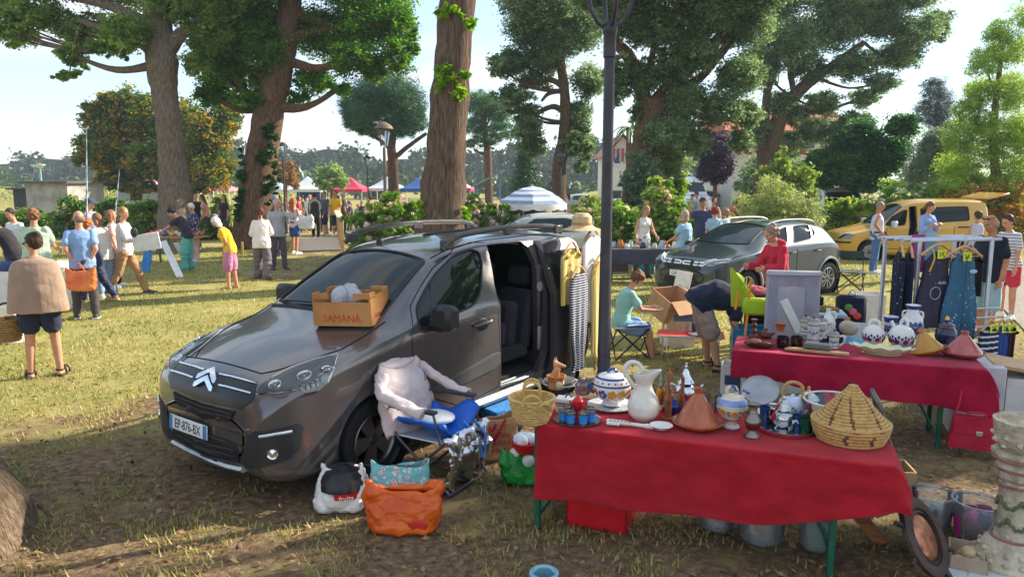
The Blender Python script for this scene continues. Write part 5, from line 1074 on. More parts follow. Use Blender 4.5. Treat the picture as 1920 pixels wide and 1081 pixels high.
class Sk:
 def __init__(s,h=1.7,female=False,fat=1.0,lean=0,bend=0,twist=0,legs=((4,4,4),(-4,4,4)),arms=((4,10,12,0),(4,10,12,0)),head=(0,0),seat=None,hands=(0,0)):
  k=s.k=h/1.7;s.fem=female;s.fat=fat;L_=V((0,1,0));s.L=L_;s.hip=V((0,0,0));J=s.J={}
  s.side=(1,-1);low=9;s.lean=lean;s.hands=hands
  for i,sg in enumerate(s.side):
   hf,kf,ab=legs[i];H=V((0,sg*.088*k,-.02*k));K=H+dirv(hf,sg*ab)*.425*k;A=K+dirv(hf-kf,sg*ab*.6)*.405*k
   J['hip',i],J['knee',i],J['ank',i]=H,K,A;low=min(low,A.z)
  dz=(seat if seat is not None else -low+.085*k);dx=-(J['ank',0].x+J['ank',1].x)/2;s.o=V((dx,0,dz))
  tw=Matrix.Rotation(R(twist),3,'Z');s.SL=tw @ L_
  P=V((0,0,0));s.wa=P+upv(lean*.55)*.17*k;s.ch=s.wa+upv(lean)*.20*k;s.ne=s.ch+upv(lean+bend*.6)*.17*k
  s.hb=s.ne+upv(lean*.8+bend+8)*.07*k;hp=lean*.8+bend+head[0];s.hd=s.hb+upv(hp)*.115*k;s.P=P
  hm=Matrix.Rotation(R(twist+head[1]),3,'Z') @ Matrix.Rotation(R(hp),3,'Y');s.hm=hm
  for i,sg in enumerate(s.side):
   a,b,e,iw=arms[i];S=s.ne+s.SL*sg*(.148 if female else .168)*k*(.9+.1*fat)-upv(lean+bend*.6)*.058*k;E=S+tw @ dirv(a,sg*b)*.285*k
   F=E+tw @ (dirv(a+e,sg*b*.5).normalized()+V((0,-sg*iw,0))).normalized()*.245*k
   J['sh',i],J['elb',i],J['wri',i]=S,E,F
  for q in J:J[q]=J[q]+s.o
  for q in ('P','wa','ch','ne','hb','hd'):setattr(s,q,getattr(s,q)+s.o)
  s.ul,s.um,s.uu=upv(lean*.4),upv(lean),upv(lean+bend*.6)
 def trunk(s,mb,e=0,lo=-.07,hi=1,loose=0):
  k,f=s.k,s.fat;W=(.168,.132,.150,.165,.15) if s.fem else (.160,.145,.165,.182,.165);Dp=(.118,.098,.112,.118,.085) if s.fem else (.115,.108,.118,.122,.088);g=f*k
  l=loose
  rows=[(s.P+s.ul*lo*k,s.ul,s.L,W[0]*.93*g+e+l,Dp[0]*.95*g+e+l),(s.P+s.ul*.02*k,s.ul,s.L,W[0]*g+e+l*.8,Dp[0]*g*(1+.2*(f-1))+e+l*.8),(s.wa,s.um,s.L,W[1]*g+e+l*.6,Dp[1]*g*(1+.5*(f-1))+e+l*.6),(s.wa.lerp(s.ch,.6),s.um,s.L.lerp(s.SL,.5),W[2]*g*.97+e+l*.3,Dp[2]*g+e+l*.3),
    (s.ch.lerp(s.ne,.25),s.uu,s.SL,W[3]*g*.98+e,Dp[3]*k+e),(s.ne-s.uu*.055*k,s.uu,s.SL,W[4]*k+e,Dp[4]*k+e),(s.ne-s.uu*.01*k,s.uu,s.SL,.095*k+e*.7,.07*k+e*.7),(s.ne+s.uu*.03*k,s.uu,s.SL,.06*k+e*.6,.058*k+e*.6)]
  rings(mb,rows[:len(rows)-(0 if hi == 1 else 1)])
  if s.fem:
   fw=s.SL.cross(s.uu)
   for sg in (1,-1):mb.ell(s.ch+s.uu*.02*k+fw*.085*k+s.SL*sg*.068*k,(.058*k+e*.8),seg=10,rings=7)
 def leg(s,mb,i,e=0,upto=2.0,flare=0,bell=0):
  J,k,f=s.J,s.k,(.5+.5*s.fat);H,K,A=J['hip',i],J['knee',i],J['ank',i];r=(.088*k*f,.056*k*f,.055*k,.038*k)
  t=min(1,upto);q=H.lerp(K,t);capsule(mb,H,q,r[0]+e,r[0]+(r[1]-r[0])*t+e+flare)
  if upto > 1:
   t=upto-1;c=K.lerp(A,.3)
   if t > .3:capsule(mb,K,c,r[1]+e,r[2]+e+flare);capsule(mb,c,K.lerp(A,t),r[2]+e,r[2]+(r[3]-r[2])*(t-.3)/.7+e+flare+bell)
   else:capsule(mb,K,K.lerp(A,t),r[1]+e,r[2]+e+flare)
 def arm(s,mb,i,e=0,upto=2.0,flare=0):
  J,k,f=s.J,s.k,(.55+.45*s.fat)*(.9 if s.fem else 1.05);S,E,W=J['sh',i],J['elb',i],J['wri',i];t=min(1,upto);r=(.05*k*f,.04*k*f,.038*k*f,.026*k*f)
  capsule(mb,S,S.lerp(E,t),r[0]+e*.55-.003,r[0]+(r[1]-r[0])*t+e+flare)
  if upto > 1:t=upto-1;capsule(mb,E,E.lerp(W,t),r[2]+e,r[2]+(r[3]-r[2])*t+e+flare)
 def hand(s,mb,i,fine=True):
  J,k=s.J,s.k;W,E=J['wri',i],J['elb',i];d=(W-E).normalized();sg=s.side[i];n=d.cross(V((1,0,0)));n=n.normalized() if n.length > .2 else V((0,sg,0));n=n if n.y*sg > 0 else -n
  x=d.cross(n).normalized();c=W+d*.05*k;m=Matrix((x,n,d)).transposed().to_euler();mb.ell(c,(.042*k,.019*k,.055*k),m,seg=10,rings=7)
  curl=s.hands[i] if s.hands else 0
  if not fine:mb.ell(c+d*.06*k,(.035*k,.02*k,.045*k),m,seg=8,rings=6);return
  for q,(o,ln) in enumerate(((.031,.066),(.0105,.075),(-.0105,.07),(-.031,.054))):
   p=W+d*.092*k+x*o*k;cu=R(18+curl+6*q*.3);d2=(d*math.cos(cu)-n*math.sin(cu));p2=p+d2*ln*.5*k;d3=d*math.cos(cu*2.1)-n*math.sin(cu*2.1);capsule(mb,p,p2,.0095*k,.009*k,7);capsule(mb,p2,p2+d3*ln*.5*k,.009*k,.0075*k,7)
  tp=W+d*.035*k+x*.036*k;td=(d*.75+x*.55-n*.35).normalized();capsule(mb,tp,tp+td*.035*k,.012*k,.0105*k,7);capsule(mb,tp+td*.035*k,tp+td*.035*k+(d*.95-n*.3).normalized()*.027*k,.0105*k,.0085*k,7)
 def foot(s,mb,i,e=0,ang=0):
  J,k=s.J,s.k;A=J['ank',i];f=V((math.cos(R(ang)),math.sin(R(ang)),0));z=A.z-.085*k
  heel=A+f*-.03*k;heel.z=z+.035*k;ball=A+f*.13*k;ball.z=z+.026*k;toe=A+f*.185*k;toe.z=z+.02*k
  capsule(mb,A+V((0,0,-.02*k)),heel,.036*k+e,.034*k+e);capsule(mb,A-V((0,0,.02*k)),ball,.034*k+e,.03*k+e);capsule(mb,ball,toe,.034*k+e,.024*k+e)
  for o in (-.018,.018):c=ball+V((-f.y,f.x,0))*o*k;capsule(mb,heel+V((-f.y,f.x,0))*o*.4*k,c,.028*k+e,.026*k+e)
 def head_(s,mb):
  k,hd,m=s.k,s.hd,s.hm;T=lambda x,y,z:hd+m @ V((x*k,y*k,z*k));e=m.to_euler()
  mb.ell(T(-.008,0,.022),(.096*k,.077*k,.098*k),e,seg=16,rings=11);mb.ell(T(.022,0,-.042),(.066*k,.058*k,.076*k),e,seg=14,rings=10);mb.ell(T(.05,0,-.085),(.03*k,.032*k,.026*k),e,seg=10)
  mb.ell(T(.088,0,-.022),(.022*k,.014*k,.022*k),e,seg=8);capsule(mb,T(.078,0,.02),T(.096,0,-.02),.009*k,.012*k,8)
  for sg in (1,-1):mb.ell(T(-.005,sg*.078,-.012),(.02*k,.009*k,.032*k),e,seg=8);mb.ell(T(.052,sg*.04,-.02),(.03*k,.024*k,.025*k),e,seg=8)
  mb.ell(T(.074,0,.032),(.02*k,.05*k,.014*k),e,seg=8);mb.ell(T(.079,0,-.058),(.014*k,.024*k,.011*k),e,seg=8)
  capsule(mb,s.ne-s.uu*.02*k,s.hb+m @ V((-.01,0,.03))*k,.056*k*(1 if not s.fem else .86),.052*k*(1 if not s.fem else .86))
HAIRC={}
def hairm(c):return M(c,None,sc=16,r=.6,bump=.8,bs=26,stretch=(3,3,1),spec=.3)
def person(label,loc,yaw,h=1.7,top=('tee','#888888'),bottom=('trousers','#333333'),hair=('short','#4a3526'),shoe=('shoe','#333333'),sk=None,lod=1,glasses=None,group=None,belt=None,feet=(8,-8),mats=None,**pose):
 s=Sk(h,**pose);sk=sk or SKIN;root=thing('person',label,'person',loc,R(yaw),group);vox=(.0085,.012,.02,.03)[lod];k=s.k
 s.root=root;s.mw=Matrix.Translation(V(loc)) @ Matrix.Rotation(R(yaw),4,'Z')
 def put(name,mb,mt,vx=vox,sm=2,fold=0,f=8,parent=None):
  me=voxel(mb,vx,sm)
  if fold:bend_mesh(me,fold,f,len(label) % 11)
  me.materials.append(mt);o=bpy.data.objects.new(name,me);COL.objects.link(o);o.parent=parent or root;return o
 col=lambda c,fn=fabric:c if isinstance(c,bpy.types.Material) else fn(c)
 body=MB();s.head_(body);s.trunk(body,(-.013 if s.lean < 60 else -.035) if top[0] != 'none' else 0)
 for i in (0,1):s.leg(body,i);s.arm(body,i);s.hand(body,i,lod < 2);s.foot(body,i,0,feet[i]*0+feet[i])
 put('body',body,sk,vox,2)
 tm=col(top[1]);kind=top[0];slv={'tee':.62,'polo':.6,'long':1.9,'shirt':1.3,'hoodie':1.88,'tank':0,'sleeveless':0,'dress':.5,'cape':0,'jacket':1.9,'blouse':1.75}.get(kind,.6)
 loose={'hoodie':.03,'jacket':.028,'blouse':.045,'shirt':.02,'tee':.014,'polo':.012,'dress':.02}.get(kind,.012)
 if kind == 'cape':
  mb=MB();rows=[];fw=s.L.cross(V((0,0,1)))
  for t,w_,d in ((1.04,.07,.065),(1.0,.11,.085),(.965,.19,.11),(.92,.235,.13),(.82,.262,.15),(.62,.285,.17),(.4,.305,.185),(.2,.318,.19),(.02,.325,.19)):
   c=s.P.lerp(s.ne,t);c=V((s.ne.x*(t)+s.P.x*(1-t),0,s.ne.z-(1-t)*.66*k));rows.append((c,V((0,0,1)),s.L,w_*k,d*k))
  rings(mb,rows[::-1],28);put('cape',mb,tm,vox,3,.005,7)
 elif kind != 'none':
  mb=MB();s.trunk(mb,(.045 if s.lean > 60 else .014) if kind not in ('tank','sleeveless') else .008,lo={'dress':-.45,'blouse':-.14,'hoodie':-.12,'jacket':-.14}.get(kind,-.09),hi=0 if kind != 'hoodie' else 0,loose=loose)
  for i in (0,1):
   if slv:s.arm(mb,i,.012+loose*.35,slv,.006+loose*.3)
  if kind == 'dress' :rings(mb,[(s.P+V((0,0,-.52*k)),V((0,0,1)),s.L,.27*k,.23*k),(s.P+V((0,0,-.2*k)),V((0,0,1)),s.L,.22*k,.18*k),(s.wa,s.um,s.L,.15*k,.12*k)])
  if kind == 'hoodie' and lod < 2:mb.ell(s.ne-s.SL.cross(s.uu)*.055*k+s.uu*.0*k,(.08*k,.13*k,.07*k))
  put('top',mb,tm,vox,2,.007 if lod < 2 else 0,10)
 bm_=col(bottom[1]);kind=bottom[0]
 if kind in ('shorts','trousers','leggings','jeans','wide','bermuda'):
  mb=MB();g=s.fat*k;rings(mb,[(s.P+s.ul*-.1*k,s.ul,s.L,.155*g+.016,.108*g+.016),(s.P+s.ul*.02*k,s.ul,s.L,.165*g+.014,.118*g*(1+.2*(s.fat-1))+.014),(s.P+s.ul*.11*k,s.um,s.L,(.142 if s.fem else .15)*g+.012,.108*g*(1+.4*(s.fat-1))+.012)])
  up={'shorts':.62,'bermuda':.95}.get(kind,1.93);fl={'shorts':.03,'bermuda':.03,'wide':.035,'leggings':.0}.get(kind,.008)
  for i in (0,1):s.leg(mb,i,.016 if kind != 'leggings' else .008,up,fl,.02 if kind == 'wide' else 0)
  put('shorts' if up < 1.2 else 'trousers',mb,bm_,vox,2,.008 if lod < 2 else 0,11)
 elif kind == 'skirt':
  mb=MB();n=bottom[2] if len(bottom) > 2 else .5;rings(mb,[(s.P+V((0,0,-n*k)),V((0,0,1)),s.L,.24*k,.2*k),(s.P,V((0,0,1)),s.L,.19*k,.145*k),(s.P+V((0,0,.1*k)),V((0,0,1)),s.L,.15*k,.12*k)]);put('skirt',mb,bm_,vox,2,.01)
 if lod < 3:
  for i in (0,1):
   f=V((math.cos(R(feet[i])),math.sin(R(feet[i])),0));A=s.J['ank',i];c=A+f*.065*k;z=A.z-.085*k;lf=V((-f.y,f.x,0))
   if shoe[0] == 'shoe':
    mb=MB();s.foot(mb,i,.011,feet[i]);o=put('shoe',mb,M(shoe[1],r=.6),max(vox,.01),2)
    mb=MB();mb.box((c.x,c.y,z+.008),(.28*k,.095*k,.03),(0,0,R(feet[i])),bev=.012);mb.build('sole',M(shoe[2] if len(shoe) > 2 else '#d8d5ce',r=.7),o)
   elif shoe[0] == 'sandal':
    m=M(shoe[1],r=.6);mb=MB();mb.box((c.x,c.y,z+.004),(.275*k,.098*k,.034),(0,0,R(feet[i])),bev=.014)
    for t,zz,ww in ((.10,.075,.058),(.02,.095,.05)):
     mb.tube([c+f*(t-.03)*k+lf*ww*k*math.cos(a)+V((0,0,z-c.z+.018+zz*k*math.sin(a))) for a in (q*math.pi/8 for q in range(9))],.0105,6)
    mb.tube([A+f*(.048*math.cos(a))*k+lf*(.046*math.sin(a))*k+V((0,0,-.012*k)) for a in (q*math.pi/6 for q in range(12))],.010,6,closed=True)
    mb.build('sandal',m,root)
   elif shoe[0] == 'flipflop':
    m=M(shoe[1],r=.6);mb=MB();mb.box((c.x,c.y,z+.002),(.265*k,.095*k,.022),(0,0,R(feet[i])),bev=.01)
    for sg in (1,-1):mb.tube([c+f*.06*k+V((0,0,z-c.z+.055)),c+f*.0*k+lf*sg*.046*k+V((0,0,z-c.z+.02))],.007,5)
    mb.build('flip_flop',m,root)
 # hair, eyes, mouth
 T=lambda x,y,z:s.hd+s.hm @ V((x*k,y*k,z*k));e=s.hm.to_euler();st,hc=hair[0],hair[1];mb=MB()
 if st != 'none':
  if st in ('short','long','bun','ponytail','curly','bob','cap','messy_bun'):
   mb.ell(T(-.02,0,.036),(.097*k,.084*k,.093*k),e,seg=16);mb.ell(T(-.042,0,.0),(.075*k,.083*k,.085*k),e,seg=14)
   for sg in (1,-1):mb.ell(T(-.03,sg*.06,.02),(.06*k,.028*k,.07*k),e,seg=10)
  elif st == 'bald':
   mb.ell(T(-.042,0,-.022),(.070*k,.0815*k,.066*k),e,seg=14)
  elif st == 'buzz':mb.ell(T(-.016,0,.03),(.095*k,.0785*k,.094*k),e,seg=16)
  if st in ('long',):
   for o in (-.05,0,.05):capsule(mb,T(-.06,o,.02),s.ne-s.SL.cross(s.uu)*.10*k+s.SL*o*1.3*k-s.uu*.12*k,.055*k,.045*k)
  if st == 'bob':
   for o in (-.062,0,.062):capsule(mb,T(-.05+.03*abs(o)/.06,o,.02),T(-.045+.03*abs(o)/.06,o*1.25,-.12),.045*k,.04*k)
  if st in ('bun','messy_bun'):mb.ell(T(-.085,0,.085),(.045*k,.045*k,.042*k),seg=10)
  if st == 'ponytail':capsule(mb,T(-.09,0,.02),T(-.13,.01,-.13),.03*k,.022*k)
  if st in ('curly','messy_bun'):
   for q in range(26):
    a,b=q*2.4,-.9+1.8*q/25;r_=math.sqrt(1-b*b*.8)
    x,y,z=-.035+.085*r_*math.cos(a),.088*r_*math.sin(a),.01+.085*b
    if x < .045 or z > .07:mb.ell(T(x,y,z),(.034 if st == 'curly' else .022)*k,seg=8,rings=6)
  hm_=hairm(hc if st != 'cap' else hair[2] if len(hair) > 2 else '#4a3a2c')
  put('hair',mb,hm_,min(vox,.012) if lod < 2 else vox,2,.004 if lod < 2 else 0,26)
  if st == 'cap':
   c=MB();c.lathe([(0,.125),(.05,.12),(.08,.095),(.098,.05),(.1,.035),(.094,.035),(0,.1)],18,0,Matrix.Translation(s.hd) @ s.hm.to_4x4() @ Matrix.Diagonal((k*1.05,k*.9,k,1)) @ Matrix.Translation((-.012,0,.004)))
   c.grid(lambda u,v:tuple(T(.075+.085*math.sin(math.pi*v)*u+.01,-.075+.15*v,.045-.02*u)),4,8,thick=.006);c.build('cap',fabric(hc),root)
 if lod < 2:
  for sg in (1,-1):
   mb=MB();mb.ell(T(.083,sg*.032,.002),(.008*k,.013*k,.0075*k),e,seg=10,rings=7);mb.build('eye',M('#d8d0c8',r=.3,bump=0),root);mb=MB();mb.ell(T(.0885,sg*.032,.002),(.0045*k,.0065*k,.0065*k),e,seg=8,rings=6);mb.ell(T(.086,sg*.033,.022),(.006*k,.018*k,.0042*k),e,seg=8,rings=6);mb.build('iris_and_brow',M('#2e2119',r=.4,bump=0),root)
  mb=MB();mb.ell(T(.0895,0,-.058),(.006*k,.021*k,.0065*k),e,seg=10,rings=7);mb.build('mouth',M('#9c5a50',r=.4,bump=0),root)
 if glasses:
  mb=MB();gx,gz_=(.10,.0) if glasses != 'up' else (.06,.098)
  for sg in (1,-1):
   mb.ell(T(gx,sg*.034,gz_),(.006*k,.026*k,.015*k),e,seg=12,rings=8);mb.tube([T(gx,sg*.062,gz_+.004),T(gx-.06,sg*.083,gz_+.004),T(gx-.10,sg*.082,gz_-.003)],.004*k,5)
  mb.tube([T(gx,-.01,gz_+.004),T(gx,.01,gz_+.004)],.004*k,5);mb.build('sunglasses',M('#141415',r=.15,bump=0),root)
 if belt:
  mb=MB();g=s.fat*k;rings(mb,[(s.P+s.ul*.075*k,s.ul,s.L,.165*g+.014,.125*g+.02),(s.P+s.ul*.12*k,s.ul,s.L,.16*g+.014,.12*g+.02)]);fw=s.L.cross(s.ul);mb.box(tuple(s.P+s.ul*.07*k+fw*(.155*g)),(.07,.2,.11),bev=.03);mb.build('belt_bag',fabric(belt),root)
 return s
def W(s,j,i=None,off=(0,0,0)):
 "world position of a joint"
 return s.mw @ ((s.J[j,i] if i is not None else getattr(s,j))+V(off))
def foot_at(px,py):p=G(px,py);return (p.x,p.y,0)
def at(px,Y):p=D(px,400,Y);return (p.x,Y,gzf(p.x,Y))
STAND=((6,6,4),(-5,5,4));STEP=((20,6,2),(-14,16,2));CALM=((4,8,14,.1),(4,8,14,.1))
PLAID=stripes(['#2d2b2b','#4a4644','#b9b2a8','#4a4644'],'X',.16,name='plaid_cloth')
# --- left side
CAPE=person('woman in a brown knitted cape and navy shorts, seen from behind',foot_at(86,706),112,1.68,('cape','#9c8270'),('shorts','#2b3044'),('bun','#3a271c'),('sandal','#33261f'),lod=0,glasses=True,female=True,legs=((3,3,5),(9,10,6)),arms=((6,22,10,0),(0,12,10,0)),head=(8,48),feet=(14,-12),hands=(60,20))
BLUE=person('man in a light blue shirt holding an orange bag behind his back',foot_at(163,597),118,1.76,('polo','#7f9cc4'),('trousers','#4a4347'),('bald','#7a6a5c'),('shoe','#3a332e'),lod=1,fat=1.12,arms=((-24,8,34,.55),(-24,8,34,.55)),head=(14,18),legs=STAND,hands=(50,50))
person('man in a pale green polo shirt seen from behind, at the left stall',foot_at(78,588),100,1.78,('polo','#a9bda5'),('trousers','#3d3b3c'),('messy_bun','#7a5236'),lod=1,fat=1.25,arms=((14,12,40,.1),(18,12,50,.1)),head=(10,0))
person('bald man bending over the left stall behind the pale green polo',foot_at(40,575),190,1.74,('tee','#2e2c30'),('trousers','#3a3a40'),('bald','#8a7f76'),lod=1,sk=SKIN_T,lean=24,bend=16,head=(14,0),arms=((30,8,20,0),(34,8,20,0)))
person('man in a white checked shirt at the back of the left stall',foot_at(48,545),250,1.7,('shirt','#c9cbd0'),('trousers','#444444'),('short','#3b302a'),lod=1,lean=10,head=(16,10))
person('bearded man in a flat blue cap standing against the hedge',foot_at(176,520),0,1.82,('shirt','#8d93ab'),('trousers','#41424a'),('cap','#3f4a60','#3a2d25'),lod=1,head=(8,0),fat=1.15)
person('red curly haired woman in a navy hoodie at the left stall',foot_at(186,566),190,1.6,('jacket','#2b3150'),('trousers',dots('#2c3350','#b8a8a0',26,.2,name='flower_print')),('curly','#b0602c'),('sandal','#caa78f'),lod=1,female=True,lean=8,head=(12,0),arms=((10,8,40,.2),(14,8,50,.2)),legs=STEP)
person('woman with brown hair in a pale top and light jeans beside the red curls',foot_at(203,556),170,1.62,('blouse','#d9cdc5'),('jeans','#8ba3c4'),('bob','#7d5a3c'),('shoe','#d8d4cf'),lod=1,female=True,head=(14,0),lean=6)
WALK=person('man in a striped white shirt and tan trousers striding right with a white board',foot_at(238,553),8,1.78,('long',stripes(['#d9d2cf','#d9d2cf','#b9a9a8'],'X',.05,name='fine_striped_shirt')),('trousers','#a5805c'),('short','#9a7048'),('shoe','#3d3833'),lod=1,legs=((24,6,2),(-16,20,2)),arms=((20,10,55,.2),(24,10,60,.2)),head=(6,-30))
person('woman in white trainers half hidden behind the striding man',foot_at(216,538),20,1.62,('tee','#d5a6a0'),('trousers','#2c2a30'),('bob','#8d5f42'),('shoe','#e6e3de'),lod=1,female=True)
person('dark haired woman in a black tee and teal trousers reaching over the toy table',foot_at(352,508),188,1.66,('tee','#38343b'),('wide','#5fa79c'),('bun','#1c1718'),('shoe','#4a3a33'),lod=1,female=True,lean=26,bend=10,head=(24,0),arms=((48,6,8,0),(52,6,6,0)),legs=((8,4,4),(2,4,4)))
person('white haired woman with a floral top and red bag behind the teal trousers',foot_at(369,490),235,1.6,('jacket',dots('#3a3f5e','#c9a0a5',18,.32,name='flower_cardigan')),('trousers','#d0a9a0'),('short','#d8d3c6'),('shoe','#c9beb4'),lod=1,female=True,head=(24,0),arms=((16,8,80,.4),(16,8,80,.4)))
LADY=person('stooping white haired woman in a yellow top and pink shorts',foot_at(437,541),186,1.56,('tee','#e0b030'),('bermuda','#c07a9c'),('bob','#d5d0c4'),('flipflop','#9a7a66'),lod=0,female=True,lean=20,bend=14,head=(10,0),arms=((-22,6,40,.5),(-22,6,40,.5)),legs=((8,10,3),(-2,6,3)))
person('woman in a loose white blouse and grey trousers seen from behind',foot_at(494,524),108,1.64,('blouse','#e2dad4'),('wide','#6d6468'),('ponytail','#55301f'),('sandal','#6a4a3c'),lod=0,female=True,arms=((10,12,70,.3),(16,14,80,.3)),legs=((12,4,3),(-10,14,3)))
person('bald man in a grey vest shading his eyes with one hand',foot_at(524,505),300,1.76,('shirt','#a5a3a6'),('trousers','#5a5056'),('buzz','#a8a09a'),('shoe','#3a3436','#555055'),lod=0,head=(4,40),arms=((70,30,120,.6),(4,10,14,0)),legs=((3,3,4),(-3,4,4)))
RED=person('woman with long red hair, denim shorts and white trainers',foot_at(553,476),60,1.68,('tank','#d9c6bd'),('shorts','#3d5a96'),('long','#a4562c'),('shoe','#dedbd6'),lod=1,female=True,arms=((14,12,60,.2),(4,14,20,0)))
person('grey haired man in a dark teal tee behind the man shading his eyes',foot_at(519,480),20,1.78,('tee','#3e565c'),('trousers','#44424a'),('short','#7f8084'),lod=1,glasses=True)
person('man in a black and white plaid shirt walking away over the footbridge',foot_at(593,446),92,1.74,('jacket',PLAID),('trousers','#232226'),('short','#3f2e24'),('shoe','#26232a'),lod=1,fat=1.2,legs=((10,5,3),(-6,8,3)))
person('man in a bright yellow tee and navy shorts at the bridge rail',foot_at(632,443),262,1.78,('tee','#e8b81e'),('bermuda','#2e3a4e'),('short','#54402f'),('shoe','#cfcfd2'),lod=1,sk=SKIN_T,arms=((14,8,50,.5),(14,8,50,.5)))
person('man in a slate grey tee and glasses beside the yellow tee',foot_at(611,441),250,1.78,('tee','#5a5f7a'),('bermuda','#2e3342'),('short','#4b3b30'),('shoe','#8a8a90'),lod=1,glasses=True,legs=STEP)
person('grey haired man in a blue-grey tee right of the yellow tee',foot_at(644,440),20,1.7,('tee','#52607c'),('trousers','#3a3f52'),('short','#a8a5a2'),lod=2)
# --- people behind the hedge on the left
for px,Y,yaw,col,hc,lab,kw in ((319,30.5,200,'#8d8379','#8a7a6c','grey haired man behind the parked silver car',{}),(338,30,240,'#6b6462','#33291f','man in sunglasses leaning on the silver car',dict(glasses=True,lean=10)),(368,29.5,300,'#24252b','#4a3a30','man in a black tee left of the white-haired shopper',{}),
  (389,29,200,'#c98d78','#402b22','woman with bare shoulders and a red bag by the hedge',dict(female=True,lean=14)),(421,28.5,250,'#3a2f3a','#6a4028','long haired woman in a black and pink tee beside the ivy-clad trunk',dict(female=True)),(374,44,90,'#c9ccd0','#4a3a30','distant person in white beneath the pink tents',{}),(412,45,200,'#4b5a78','#5a4a3a','distant person in blue beneath the pink tents',{})):
 person(lab,at(px,Y),yaw,1.68,('tee',col),('trousers','#3c3f4a'),('long' if kw.get('female') else 'short',hc),lod=2,**kw)
# --- right side
GIRL=person('young woman in a mint tee and denim shorts sitting on a folding stool',(G(1224,668).x,9.85,0),4,1.5,('tee','#93c4b8'),('shorts','#7b9cc6'),('messy_bun','#6d452b'),('flipflop','#7a4a36'),lod=0,female=True,seat=.47,lean=14,bend=12,head=(22,-18),legs=((82,62,4),(76,70,6)),arms=((26,6,62,.18),(32,6,52,.3)),hands=(30,40))
MAN=person('man in a navy tee and khaki shorts bending deeply over the red tray table',(G(1333,690).x,9.15,0),-6,1.62,('tee','#23283c'),('bermuda','#94847a'),('short','#3d2d24'),('sandal','#1d1b1d'),lod=0,fat=1.2,lean=103,bend=14,head=(16,0),legs=((12,4,5),(20,8,5)),arms=((2,6,12,.1),(-6,8,18,.1)),hands=(40,40))
HOOD=person('curly haired woman in a red hoodie sorting clothes before the green car',(D(1465,470,10.7).x,10.7,0),205,1.68,('hoodie','#b8283c'),('trousers','#3b3b46'),('messy_bun','#8c7460'),lod=0,female=True,lean=10,bend=8,head=(18,-10),arms=((22,14,66,.25),(22,10,70,.25)))
person('man in a white vest and jeans, one hand on his hip, by the yellow van',foot_at(1636,512),345,1.72,('tank','#c4c6d6'),('jeans','#4f6d96'),('buzz','#8d7d72'),('shoe','#cfcac4'),sk=SKIN_T,lod=0,fat=1.15,belt='#4d4a3c',head=(14,0),arms=((4,8,16,0),(-30,40,70,.6)))
person('woman in a light blue denim shirt looking at a garment before the yellow van',at(1738,17.6),285,1.76,('shirt','#8ba4d2'),('jeans','#39507c'),('ponytail','#6b4a33'),lod=0,female=True,head=(26,20),arms=((14,8,105,.5),(14,8,105,.5)))
person('bald man in a navy tee with sunglasses on his head, hand in pocket',at(1868,10.9),196,1.78,('tee','#20242f'),('bermuda','#8eaab2'),('bald','#8f8a84'),('shoe','#555555'),sk=SKIN_T,lod=0,fat=1.2,glasses='up',head=(22,0),arms=((-6,10,20,.1),(-8,14,40,-.1)))
person('woman in a striped top and red shorts cut by the right edge',at(1905,12.6),200,1.72,('tee',stripes(['#d8d3d2','#d8d3d2','#6d7288'],'Z',.05,name='navy_striped_top')),('shorts','#c43248'),('ponytail','#4a2f24'),('shoe','#e6e3e0'),lod=1,female=True,lean=10,head=(18,0))
person('short haired woman in a grey vest seen from behind near the right edge',at(1836,16.8),100,1.58,('tank','#b8b6c2'),('trousers','#8a5a60'),('short','#4a352b'),lod=1,female=True)
person('woman in a white sleeveless top serving behind the grey-covered stall',at(1205,17.8),290,1.68,('sleeveless','#ded8d2'),('trousers','#6a6a70'),('ponytail','#9a7450'),lod=0,female=True,lean=8,head=(24,0),arms=((20,10,40,.2),(10,22,40,-.1)))
person('blonde woman in a pale blue tunic, back turned, at the grey-covered stall',at(1287,16.3),130,1.62,('dress','#9dbccb'),('leggings','#9dbccb'),('bob','#b09a7a'),lod=0,female=True,fat=1.15,arms=((20,14,40,.1),(16,14,60,.2)),head=(14,0))
person('man in a dark cap and navy polo raising a hand to his head',at(1317,19.2),262,1.8,('polo','#3c435e'),('trousers','#4a4a50'),('cap','#33302f','#5a4a3a'),sk=SKIN_T,lod=0,fat=1.1,arms=((14,8,85,.5),(60,40,118,.5)))
person('red haired woman in light blue behind the green car',at(1341,18.6),100,1.6,('tee','#8fb2c4'),('trousers','#555555'),('curly','#7c2d1c'),lod=1,female=True)
person('grey-brown curly haired woman just behind the green car roof',at(1360,18.9),120,1.56,('tee','#a5b5bd'),('trousers','#555555'),('curly','#8a735f'),lod=1,female=True)
person('woman in a peach blouse walking behind the hydrangeas',at(1337,25),270,1.64,('blouse','#d8b4a0'),('skirt','#b89a80',.6),('short','#6b3c28'),lod=1,female=True,head=(20,0))
person('stooping tanned man with bare back behind the hydrangeas',at(1357,27),20,1.7,('none','#000000'),('trousers','#5a5a60'),('short','#4a3528'),sk=SKIN_T,lod=2,lean=50,arms=((40,5,10,0),(40,5,10,0)))
